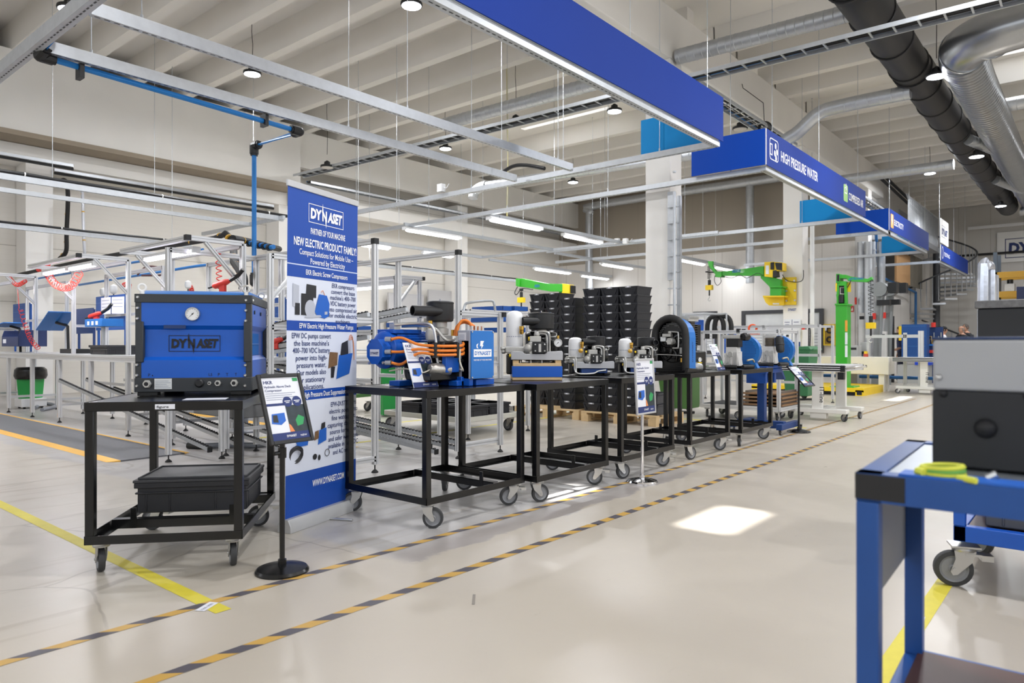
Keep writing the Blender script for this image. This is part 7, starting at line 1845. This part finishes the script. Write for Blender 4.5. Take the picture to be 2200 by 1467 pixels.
grey_box(1848, 1862, 735, 19.2, 0, .4, 'narrow cabinet with a small screen right of the green pillar', GB, screen=True)
grey_box(1884, 1903, 712, 21.0, 0, .5, 'tall pale electrical cabinet behind the conveyor box', mat('pale_cabinet', '#D2D2D0', .5))
grey_box(1845, 1860, 672, 24.0, 0, .3, 'tall white wall cabinet left of the grey pipes', mat('pale_cabinet', '#D2D2D0'))
for k, (px, X, lab) in enumerate(((1893, 20.4, 'left tall grey lifting mast with a round drum on top'), (1914, 21.3, 'right tall grey lifting mast with a round drum on top'))):
    t_ = onX(px-1, 622, X); b_ = onX(px-13+k*2, 810, X); r = thing('lifting_mast', lab, 'mast', (0, 0, 0), 0, None)
    m = MB(mat('mast_grey', '#8E9293', .45, .4)); m.bar((X, b_.y, 0), (X, t_.y, t_.z), .16); m.bar((X-.1, b_.y-.12, 0), (X-.1, t_.y-.05, t_.z-.1), .05); m.build('mast', r, flat=True)
    m = MB([mat('mast_grey', '#8E9293'), BLACKPL]); m.cyl((X-.2, t_.y, t_.z), (X+.1, t_.y, t_.z), .19, n=22); m.use(BLACKPL); m.cbox((X-.1, t_.y-.32, t_.z+.02), (.3, .2, .26)); m.cbox((X-.1, t_.y-.1, t_.z-.35), (.2, .3, .14)); m.use(RED); m.cbox((X-.15, t_.y+.12, t_.z-.7), (.05, .08, .16)); m.build('drum', r)
m = MB(BLACKPL); a = onX(1915, 700, 22.5); m.box(22.5, 22.6, a.y-.06, a.y+.06, 0, 1.9); m.box(22.45, 22.6, a.y-.3, a.y+.35, 1.35, 1.42); m.tube([(22.4, a.y-.3, 1.4), (22.4, a.y-.42, 1.3), (22.4, a.y-.42, .9)], .02, 6); solo(m, 'black_stand', 'black vertical stand with a cross arm in front of the side door', 'stand')
# blue tool cabinet and tool wall
tc = onX(1937, 697, 22.3); td = onX(1991, 768, 22.3)
r = thing('tool_cabinet', 'dark blue perforated tool cabinet at the end of the aisle', 'cabinet', (22.3, td.y, 0))
w_ = tc.y-td.y; m = MB([mat('cabinet_blue', '#1C4F92', .5, 0, .04), mat('peg_holes_dark', '#3F75B8', .6)]); m.box(0, .4, 0, w_, .6, tc.z); m.use(m.mats[1])
for i in range(14):
    for j in range(4): m.quad((-.002, w_*(.06+.065*i), .75+.28*j), (-.002, w_*(.06+.065*i)+.02, .75+.28*j), (-.002, w_*(.06+.065*i)+.02, .77+.28*j), (-.002, w_*(.06+.065*i), .77+.28*j))
m.build('perforated_side', r, flat=True)
m = MB([GB, mat('bright_blue_drawer', '#1846C8', .5)]); m.box(-.05, .5, -.05, w_+.1, 0, .52); m.use(m.mats[1]); m.box(-.08, .4, -.1, w_*.45, .52, .62); m.build('base_unit', r)
m = MB(YELLOW); m.box(-.01, .01, w_, w_+.07, 1.2, 1.6); m.build('yellow_tab', r)
tw = onX(1990, 703, 22.9); tx = onX(2026, 770, 22.9)
r = thing('tool_wall', 'dark blue board hung with tools beside the blue cabinet', 'tool board', (22.9, tx.y, 0))
w_ = tw.y-tx.y; m = MB(mat('tool_wall_blue', '#15356A', .5)); m.box(0, .05, 0, w_, .0, tw.z); m.build('board', r)
m = MB([RED, BRASS, STEEL, BLUE2]); 
m.use(RED); m.cyl((-.05, w_*.55, tw.z), (-.05, w_*.55, tw.z+.13), .06, n=10); m.box(-.06, 0, w_*.3, w_*.8, .85, .93); m.use(BRASS); m.torus((-.04, w_*.45, tw.z-.42), .08, .02, (1, 0, 0), 16, 6); m.torus((-.04, w_*.75, tw.z-.3), .04, .015, (1, 0, 0), 12, 5)
m.use(STEEL)
for k in range(6): m.cyl((-.04, w_*(.1+.14*k), tw.z-.15-.1*(k % 3)), (-.04, w_*(.1+.14*k), tw.z-.3-.1*(k % 3)), .015, n=6)
m.use(BLUE2); m.box(-.06, 0, w_*.2, w_*.9, 1.05, 1.1); m.build('hung_tools', r)

# noticeboard, switch and pipes on columns
def onwall(name, px0, py0, px1, py1, X, label, cat, mt, deco=None, t=.02):
    a, b = onX(px0, py0, X), onX(px1, py1, X); r = thing(name, label, cat, (X, b.y, b.z)); w, h = a.y-b.y, a.z-b.z
    m = MB(mt); m.box(-t, 0, 0, w, 0, h); m.build('board', r, flat=True)
    if deco: m = MB(INK); deco(m, w, h, -t-.003); m.build('print', r, flat=True)
    return r
def nb(m, w, h, x):
    def R(u0, u1, v0, v1, mt, l=0): m.use(mt); m.quad((x-l, w*(1-u0), h*v0), (x-l, w*(1-u1), h*v0), (x-l, w*(1-u1), h*v1), (x-l, w*(1-u0), h*v1))
    R(0, 1, 0, .18, NAVY); R(.5, .53, .2, .98, INK)
    for u in (.04, .58):
        for v in (.62, .24): R(u, u+.36, v, v+.32, PAPER, .001); R(u+.03, u+.33, v+.26, v+.28, INK, .002)
    R(.1, .34, .70, .82, INKGREY, .003); R(.66, .84, .70, .8, INKGREY, .003); R(.16, .32, .36, .44, INKBLK, .003); R(.16, .32, .26, .33, INKBLK, .003)
onwall('notice_board', 1684, 686, 1720, 745, 18.10, 'notice board with white sheets and a blue lower band on the second column', 'notice board', mat('notice_white', '#E9ECF2', .5), nb)
a = onX(1693, 668, 18.12); m = MB(mat('logo_blue', '#1C4FA8', .5)); m.text('DYNASET', (18.12, a.y, a.z), (0, -1, 0), (0, 0, 1), .09, .01, shear=.15, width=.2); solo(m, 'company_lettering', 'small blue lettering above the notice board', 'lettering', flat=True)
for X, px, y0, y1, r_, lab in ((10.95, 1449, 412, 650, .025, 'galvanised cable channel on the first white column'), (18.0, 1745, 395, 745, .05, 'white pipe on the second white column'),
                              (24.2, 1852, 520, 790, .14, 'thick grey riser pipe right of the back wall, left one'), (24.0, 1869, 520, 790, .16, 'thick silver riser pipe in the middle of the pipe group'), (24.3, 1893, 520, 700, .12, 'grey riser pipe at the corner, right one')):
    a, b = onX(px, y0, X), onX(px, y1, X); m = MB(GALV if 'white' not in lab[:6] else WHITEPL); m.cyl((X, a.y, max(0, b.z if y1 < 600 else 0)), (X, a.y, a.z), r_, n=16)
    for k in range(5): z = .8+k*.8; m.cyl((X, a.y, z), (X, a.y, z+.03), r_*1.08, n=16)
    solo(m, 'riser_pipe', lab, 'pipe')
a = onX(1441, 412, 11.1); m = MB(GALV); m.box(11.08, 11.12, a.y-.08, a.y+.05, 2.2, a.z); m.box(11.04, 11.12, a.y-.20, a.y-.14, .9, a.z-.1)
for k in range(9): m.box(11.03, 11.06, a.y-.2, a.y+.02, 1.2+.28*k, 1.22+.28*k)
solo(m, 'cable_channel', 'perforated steel channel with cables on the first white column', 'channel')
def plug(m, w, h, x): m.use(RED); m.quad((x, w*.2, 0), (x, w*.9, 0), (x, w*.9, h*.4), (x, w*.2, h*.4))
onwall('socket_box', 1724, 696, 1733, 708, 17.95, 'grey and red power socket on the second column', 'socket', mat('socket_grey', '#8C8F92', .5), plug, .08)
a = onX(1733, 702, 17.9); m = MB(BLACKPL); m.tube([a, a+Vector((0, -.05, .0)), a+Vector((0, -.09, -.15)), a+Vector((0, -.07, -.8)), (17.9, a.y-.08, .1)], .012, 6, smooth=4); solo(m, 'drop_cable', 'black cable hanging from the socket on the second column', 'cable')
def reels(m, w, h, x):
    m.use(mat('amber_interior', '#9A7A1E', .6)); m.quad((x, w*.12, h*.06), (x, w*.88, h*.06), (x, w*.88, h*.94), (x, w*.12, h*.94)); m.use(INKBLK)
    for v in (.28, .72): m.torus((x-.02, w*.45, h*v), w*.24, w*.07, (1, 0, 0), 16, 6)
    m.use(WHITEPL); m.cyl((x-.03, w*.75, h*.7), (x-.03, w*.75, h*.85), .03, n=8)
onwall('yellow_cabinet', 1773, 697, 1797, 742, 24.5, 'yellow wall cabinet with black reels inside beside the window', 'cabinet', YELLOW, reels, .2)
def firesign(m, w, h, x): m.use(WHITEINK); m.quad((x, w*.55, h*.2), (x, w*.9, h*.2), (x, w*.9, h*.8), (x, w*.55, h*.8)); m.poly2((x-.001, w*.45, h*.2), (0, -1, 0), (0, 0, 1), [(0, 0), (w*.35, 0), (w*.3, h*.6), (w*.15, h*.35)])
onwall('fire_sign', 1822, 657, 1834, 670, 24.49, 'red and white fire equipment sign on the back wall', 'sign', RED, firesign, .02)
onwall('fire_sign', 1837, 639, 1841, 654, 24.06, 'small tall red sign on the grey pipe, above the other red sign', 'sign', RED, None, .05)
# racks behind the small piston compressors
frame_thing('rack', 'aluminium rack with blue parts behind the arch machine', 'rack', (13.5, 6.2, 0), [(0, 0, 0, 1.72), (0, 1.6, 0, 1.75), (.8, 0, 0, 1.72), (.8, 1.6, 0, 1.72)], [((0, 0, 1.72), (0, 1.6, 1.72)), ((.8, 0, 1.72), (.8, 1.6, 1.72)), ((0, 0, 1.72), (.8, 0, 1.72)), ((0, 0, 1.2), (0, 1.6, 1.2)), ((0, 0, .7), (0, 1.6, .7))])
frame_thing('rack', 'aluminium rack behind the piston compressors, below the right window', 'rack', (13.2, 3.9, 0), [(0, 0, 0, 1.45), (0, 1.0, 0, 1.45), (0, 2.0, 0, 1.45), (.8, 0, 0, 1.45), (.8, 2.0, 0, 1.45)], [((0, 0, 1.43), (0, 2.0, 1.43)), ((.8, 0, 1.43), (.8, 2.0, 1.43)), ((0, 0, .9), (0, 2.0, .9)), ((0, 0, .4), (0, 2.0, .4))])
for y, z, w, h, lab in ((6.4, 1.3, .6, .3, 'blue machine part on the aluminium rack, left one'), (7.1, 1.3, .5, .35, 'blue machine part on the aluminium rack, right one'), (5.4, .95, .4, .42, 'dark blue unit on the rack below the window')):
    X = 13.6 if z > 1 else 13.3; m = MB([BLUE, BLACKPL, STEEL]); m.box(X, X+.4, y, y+w, z-.03, z+h); m.use(BLACKPL); m.box(X-.01, X, y+w*.2, y+w*.5, z+.05, z+h*.6); m.use(STEEL); m.cyl((X+.2, y+w*.7, z+h), (X+.2, y+w*.7, z+h+.06), .05, n=10)
    solo(m, 'machine_unit', lab, 'machine part', bevel=.01)
m = MB(BLACKR); 
for k, (px, w) in enumerate(((1537, .16), (1553, .16))): a = onX(px, 712, 12.6); m.tube([(12.6, a.y+w, 1.2), (12.6, a.y+w, 1.45), (12.6, a.y+w*.7, 1.58), (12.6, a.y, 1.62), (12.6, a.y-w*.7, 1.58), (12.6, a.y-w, 1.45), (12.6, a.y-w, 1.2)], .045, 10, smooth=3)
solo(m, 'padded_arches', 'two black padded arches standing behind the first piston compressor', 'tube')
m = MB(GALV)
for y0_, y1_ in ((5.2, 6.0), (6.05, 6.8)): m.tube([(12.2, y0_, .9), (12.2, y0_, 1.58), (12.2, y0_+.08, 1.64), (12.2, y1_-.08, 1.64), (12.2, y1_, 1.58), (12.2, y1_, .9)], .016, 8, smooth=3)
m.box(12.15, 12.6, 5.1, 6.9, .86, .9); 
for y in (5.15, 6.85): m.box(12.18, 12.22, y-.02, y+.02, 0, .86); m.box(12.55, 12.59, y-.02, y+.02, 0, .86)
solo(m, 'hoop_trolley', 'trolley with bent silver tube hoops behind the compressors', 'trolley')
lr = thing('lifting_ring', 'orange lifting ring on the rack behind the carts', 'ring', onX(1617, 706, 13.2))
m = MB(mat('orange_red', '#F0602E', .4)); m.torus((0, 0, .0), .07, .022, (1, .2, 0), 20, 8); m.box(-.05, .05, -.12, .14, -.11, -.07); m.build('ring_body', lr)
# side hall: gangway, mezzanine, spiral stair
m = MB([mat('osb_wood', '#C49A6C', .7), mat('slat_grey', '#8B8579', .6)]); m.box(27.7, 30.0, 5.6, 5.66, 3.3, 4.4); m.use(m.mats[1])
for k in range(12): m.box(30.1+.2*k, 30.2+.2*k, 5.62, 5.68, 3.3, 4.5)
solo(m, 'mezzanine_screen', 'wood panel and grey slats at the mezzanine edge', 'panel', flat=True)
m = MB(mat('blue_air_dark', '#1C5E98')); m.tube([(24.8, 5.6, 4.6), (25.2, 5.6, 3.3), (31.0, 5.6, 3.1), (31.0, 5.6, 0.6)], .045, 8); solo(m, 'wall_pipe', 'dark blue pipe running along the side wall and down', 'pipe')
m = MB(BLACKPL)
for dz in (0, .18): m.tube([(24.8, 5.5, 6.6-dz), (31.8-dz*2, 5.5, 6.3-dz), (31.8-dz*2, 5.5, 4.9), (35.8, 5.4, 4.9), (35.8, -6, 4.9)], .05, 8)
solo(m, 'black_wall_pipe', 'pair of black pipes stepping down high on the far wall', 'pipe')
m = MB(WHITEPL); a = onX(2080, 491, 35.7); m.box(35.6, 35.7, -4, a.y, a.z-.07, a.z+.05); solo(m, 'wall_lamp_bar', 'long white wall lamp housing high on the far wall', 'lamp')
gw = thing('gangway', 'galvanised gangway with railing leading to the spiral stair', 'gangway', (25.6, 4.8, 4.55))
m = MB(GALV); m.box(0, 5.4, 0, 1.1, 0, .18); m.build('deck', gw)
for y in (0.02, 1.08):
    m = MB(GALV); m.tube([(0, y, .18), (0, y, 1.2), (.1, y, 1.28), (5.2, y, 1.28)], .03, 6, smooth=2)
    for k in range(26): m.cyl((.1+.2*k, y, .18), (.1+.2*k, y, 1.26), .016, n=5)
    m.build('railing', gw)
sc = onX(2012, 640, 33.0); ss = thing('spiral_stair', 'galvanised spiral staircase at the far end of the hall', 'staircase', (33.0, sc.y, 0))
m = MB(mat('stair_pole_dark', '#4A4C50', .5, .3)); m.cyl((0, 0, 0), (0, 0, 5.0), .13, n=16); m.build('centre_pole', ss)
NS = 26; R0 = 1.38
for k in range(NS):
    a = -1.0+k*.30; z = .18*(k+1); m = MB(GALV)
    pts = [(.1*math.cos(a), .1*math.sin(a)), (R0*math.cos(a), R0*math.sin(a)), (R0*math.cos(a+.32), R0*math.sin(a+.32)), (.1*math.cos(a+.32), .1*math.sin(a+.32))]
    m.prism(pts, z-.07, z, 'z'); m.build('tread', ss, flat=True)
m = MB(GALV); hr = []
for k in range(NS*2+1): a = -1.0+k*.15; z = .18*(k/2+1); m.cyl((R0*math.cos(a), R0*math.sin(a), z-.02), (R0*math.cos(a), R0*math.sin(a), z+1.0), .02, n=5); hr.append((R0*math.cos(a), R0*math.sin(a), z+1.0))
m.build('baluster', ss); m = MB(mat('stair_pole_dark', '#4A4C50')); m.tube(hr, .035, 6); m.build('handrail', ss)
# storage rack behind right, flag
rk = thing('storage_rack', 'storage rack with mustard yellow beams at the right edge', 'rack', (0, 0, 0))
X = 26.0; a0, a1 = onX(2138, 590, X), onX(2330, 590, X)
m = MB(mat('mustard_beam', '#B58A24', .5)); 
for py in (590, 632): z = onX(2160, py, X).z; m.box(X, X+.08, a1.y, a0.y, z-.09, z+.09); m.box(X+1.0, X+1.08, a1.y, a0.y, z-.09, z+.09)
m.build('beam', rk)
m = MB(mat('rack_upright', '#4A5560', .5))
for y in (a0.y, a0.y-1.0, a1.y): m.box(X, X+.1, y-.05, y+.05, 0, 3.9); m.box(X+1.0, X+1.1, y-.05, y+.05, 0, 3.9)
m.build('upright', rk)
m = MB([CASTALU, BLACKPL]); zz = onX(2160, 632, X).z+.1
for k in range(3): y = a0.y-.35-.45*k; m.use(CASTALU); m.box(X+.1, X+.5, y-.12, y+.12, zz, zz+.22); m.use(BLACKPL); m.cyl((X+.3, y, zz+.22), (X+.3, y, zz+.36), .08, n=10)
m.box(X+.1, X+.4, a0.y-.12, a0.y+.02, zz, zz+.5); m.build('stored_machines', rk)
fg = thing('beach_flag', 'narrow white and navy feather flag near the two men', 'flag', (25.0, onX(2103, 700, 25.0).y, 0))
m = MB(BLACKPL); m.tube([(0, 0, 0), (0, 0, 2.2), (0, -.03, 2.6), (0, -.1, 2.75)], .012, 6, smooth=3); m.cyl((0, 0, 0), (0, 0, .05), .2, n=16); m.build('flag_pole', fg)
m = MB([mat('flag_white', '#D5DAE4', .6), mat('flag_navy', '#1A2A58', .6)]); m.box(-.004, .004, -.12, -.01, .9, 2.65); m.use(m.mats[1]); m.text('DYNASET', (-.006, -.02, 1.0), (0, 0, 1), (0, -1, 0), .1, .02, width=.8); m.box(-.003, .003, -.3, -.01, .6, .95); m.build('flag_cloth', fg, flat=True)

# ------------------------------------------------------------------ people
def person(px, topy, X, label, shirt, hair, facing, height=1.76, trousers='#22252C', lean=0.0, bald=False, arm=None):
    p = onX(px, 739, X); H = height
    r = thing('person', label, 'person', (p.x, p.y, 0), facing)
    # body as one skinned surface (local: +x is forward, y is left)
    V = [(0, 0, .94), (0, 0, 1.10), (.01, 0, 1.28), (.0, 0, 1.42), (.01, 0, 1.50), (.02, 0, 1.56)]; E = [(0, 1), (1, 2), (2, 3), (3, 4), (4, 5)]
    Rr = [(.15, .17), (.13, .155), (.14, .17), (.10, .15), (.055, .06), (.055, .055)]
    def chain(start, pts, rad):
        i = start
        for q_, rd in zip(pts, rad): V.append(q_); Rr.append((rd, rd)); E.append((i, len(V)-1)); i = len(V)-1
        return i
    for s in (-1, 1):
        chain(0, [(0, s*.10, .86), (.01, s*.11, .50), (-.01, s*.11, .10), (.12, s*.12, .045)], [.095, .062, .045, .04])
        if arm and s == 1: chain(3, [(0, s*.17, 1.40), (-.02, s*.24, 1.12), (.18, s*.20, 1.02), (.27, s*.17, 1.03)], [.07, .05, .038, .032])
        else: chain(3, [(0, s*.17, 1.40), (-.02, s*.24, 1.12), (.06, s*.25, .88), (.08, s*.24, .80)], [.07, .05, .038, .03])
    me = bpy.data.meshes.new('body'); me.from_pydata(V, E, []); o = bpy.data.objects.new('body', me); COL.objects.link(o)
    sk = o.modifiers.new('skin', 'SKIN'); 
    for i, sv in enumerate(me.skin_vertices[0].data if me.skin_vertices else []): sv.radius = Rr[i]
    if not me.skin_vertices:
        bm = __import__('bmesh').new(); bm.from_mesh(me); lay = bm.verts.layers.skin.verify()
        for i, v in enumerate(bm.verts): v[lay].radius = Rr[i]; v[lay].use_root = (i == 0)
        bm.to_mesh(me); bm.free()
    ss_ = o.modifiers.new('sub', 'SUBSURF'); ss_.levels = 2; ss_.render_levels = 2
    dg = bpy.context.evaluated_depsgraph_get(); dg.update(); me2 = bpy.data.meshes.new_from_object(o.evaluated_get(dg)); bpy.data.objects.remove(o)
    for q_ in (SKIN, mat('shirt_'+shirt, shirt, .7, 0, .06), mat('trousers_'+trousers, trousers, .8, 0, .1), BLACKPL): me2.materials.append(q_)
    for pl in me2.polygons:
        c = pl.center; mi = 1
        if c.z > 1.47: mi = 0
        elif c.z < .09: mi = 3
        elif c.z < .97 and abs(c.y) < .22: mi = 2
        elif abs(c.y) > .17 and c.z < (.98 if not arm else 1.10) and (c.x > .03 or c.z < .9): mi = 0
        pl.material_index = mi; pl.use_smooth = True
    b = bpy.data.objects.new('body', me2); COL.objects.link(b); b.parent = r
    # head
    hd = MB([SKIN, mat('hair_'+hair, hair, .8, 0, .2, 60), INKBLK]); c = Vector((.035, 0, 1.655)); n = 14; rings = []
    prof = [(-.12, .03), (-.105, .052), (-.075, .066), (-.03, .074), (.02, .079), (.06, .074), (.09, .056), (.108, .028), (.113, .002)]
    vs = []
    for z, rr in prof:
        for k in range(18):
            a = 2*PI*k/18; fx = 1.22 if math.cos(a) < 0 else 1.12
            x = rr*math.cos(a)*fx + (.012 if z < -.05 else 0); y = rr*math.sin(a)*.96
            if abs(a if a < PI else a-2*PI) < .25 and -.05 < z < .01: x += .018
            vs.append(c+Vector((x, y, z)))
    fs = [(j*18+i, j*18+(i+1) % 18, (j+1)*18+(i+1) % 18, (j+1)*18+i) for j in range(len(prof)-1) for i in range(18)]
    hd.add(vs, fs); hd.cyl(c+Vector((-.02, 0, -.17)), c+Vector((0, 0, -.08)), .05, n=14)
    for s in (-1, 1): hd.sph(c+Vector((-.005, s*.078, -.01)), .018, 5)
    hd.use(INKBLK)
    for s in (-1, 1): hd.sph(c+Vector((.082, s*.03, .012)), .008, 4)
    hd.use(mat('lips', '#9A5F55', .5)); hd.cbox(c+Vector((.082, 0, -.062)), (.01, .045, .008)); hd.build('head', r, smooth=80)
    h = MB(mat('hair_'+hair, hair, .8)); vs = []; fs = []; hv = [(-.05, .078), (0, .084), (.05, .081), (.09, .064), (.118, .03), (.124, .001)] if not bald else [(-.06, .077), (-.02, .083), (.02, .084), (.045, .080)]
    for z, rr in hv:
        for k in range(13):
            a = PI*.36+ (2*PI-PI*.72)*k/12
            if z > .04: a = PI*.16+(2*PI-PI*.32)*k/12
            vs.append(c+Vector((rr*math.cos(a)*1.24, rr*math.sin(a)*1.0, z)))
    nn = len(hv); fs = [(j*13+i, j*13+i+1, (j+1)*13+i+1, (j+1)*13+i) for j in range(nn-1) for i in range(12)]
    h.add(vs, fs); h.build('hair', r, smooth=80)
    # hands: palm, thumb and four curled fingers each
    for s in (-1, 1):
        base = Vector((.08, s*.24, .80)); dv = Vector((.1, 0, -1)).normalized(); 
        if arm and s == 1: base = Vector((.27, .17, 1.03)); dv = Vector((1, -.25, .05)).normalized()
        f = MB(SKIN); side = Vector((1, 0, 0)) if not (arm and s == 1) else Vector((0, 0, 1)); side = (side-dv*side.dot(dv)).normalized(); cu = dv.cross(side)*(-s)
        f.tube([base-dv*.02, base+dv*.03, base+dv*.085], [.026, .034, .034], 10)
        for k, L in enumerate((.07, .08, .075, .058)):
            o_ = base+dv*.08+side*(.024-.016*k); f.tube([o_, o_+dv*L*.5+cu*.006, o_+dv*L*.85+cu*.022], [.0095, .0085, .007], 6)
        o_ = base+dv*.03+side*.03; f.tube([o_, o_+dv*.03+side*.02, o_+dv*.06+side*.024+cu*.01], [.011, .010, .008], 6); f.build('hand', r, smooth=80)
    k = height/1.77; r.scale = (k, k, k)
    return r
person(2067, 702, 28.6, 'man in a dark shirt with thinning grey hair, facing left, right of the tool board', '#1F2227', '#8C8681', 2.6, 1.72, bald=True)
person(2077, 696, 29.2, 'man with short dark grey hair standing just behind the other man in dark clothes', '#25282E', '#5A5450', 2.4, 1.80)
person(2026, 704, 27.0, 'person with black hair in a white shirt beside the tool board', '#E6E6EA', '#17171A', -1.2, 1.68)
person(1936, 712, 23.2, 'person in a navy shirt mostly hidden behind the dark blue tool cabinet', '#27325A', '#4A3B30', 1.9, 1.62, trousers='#1B2238', arm=True)
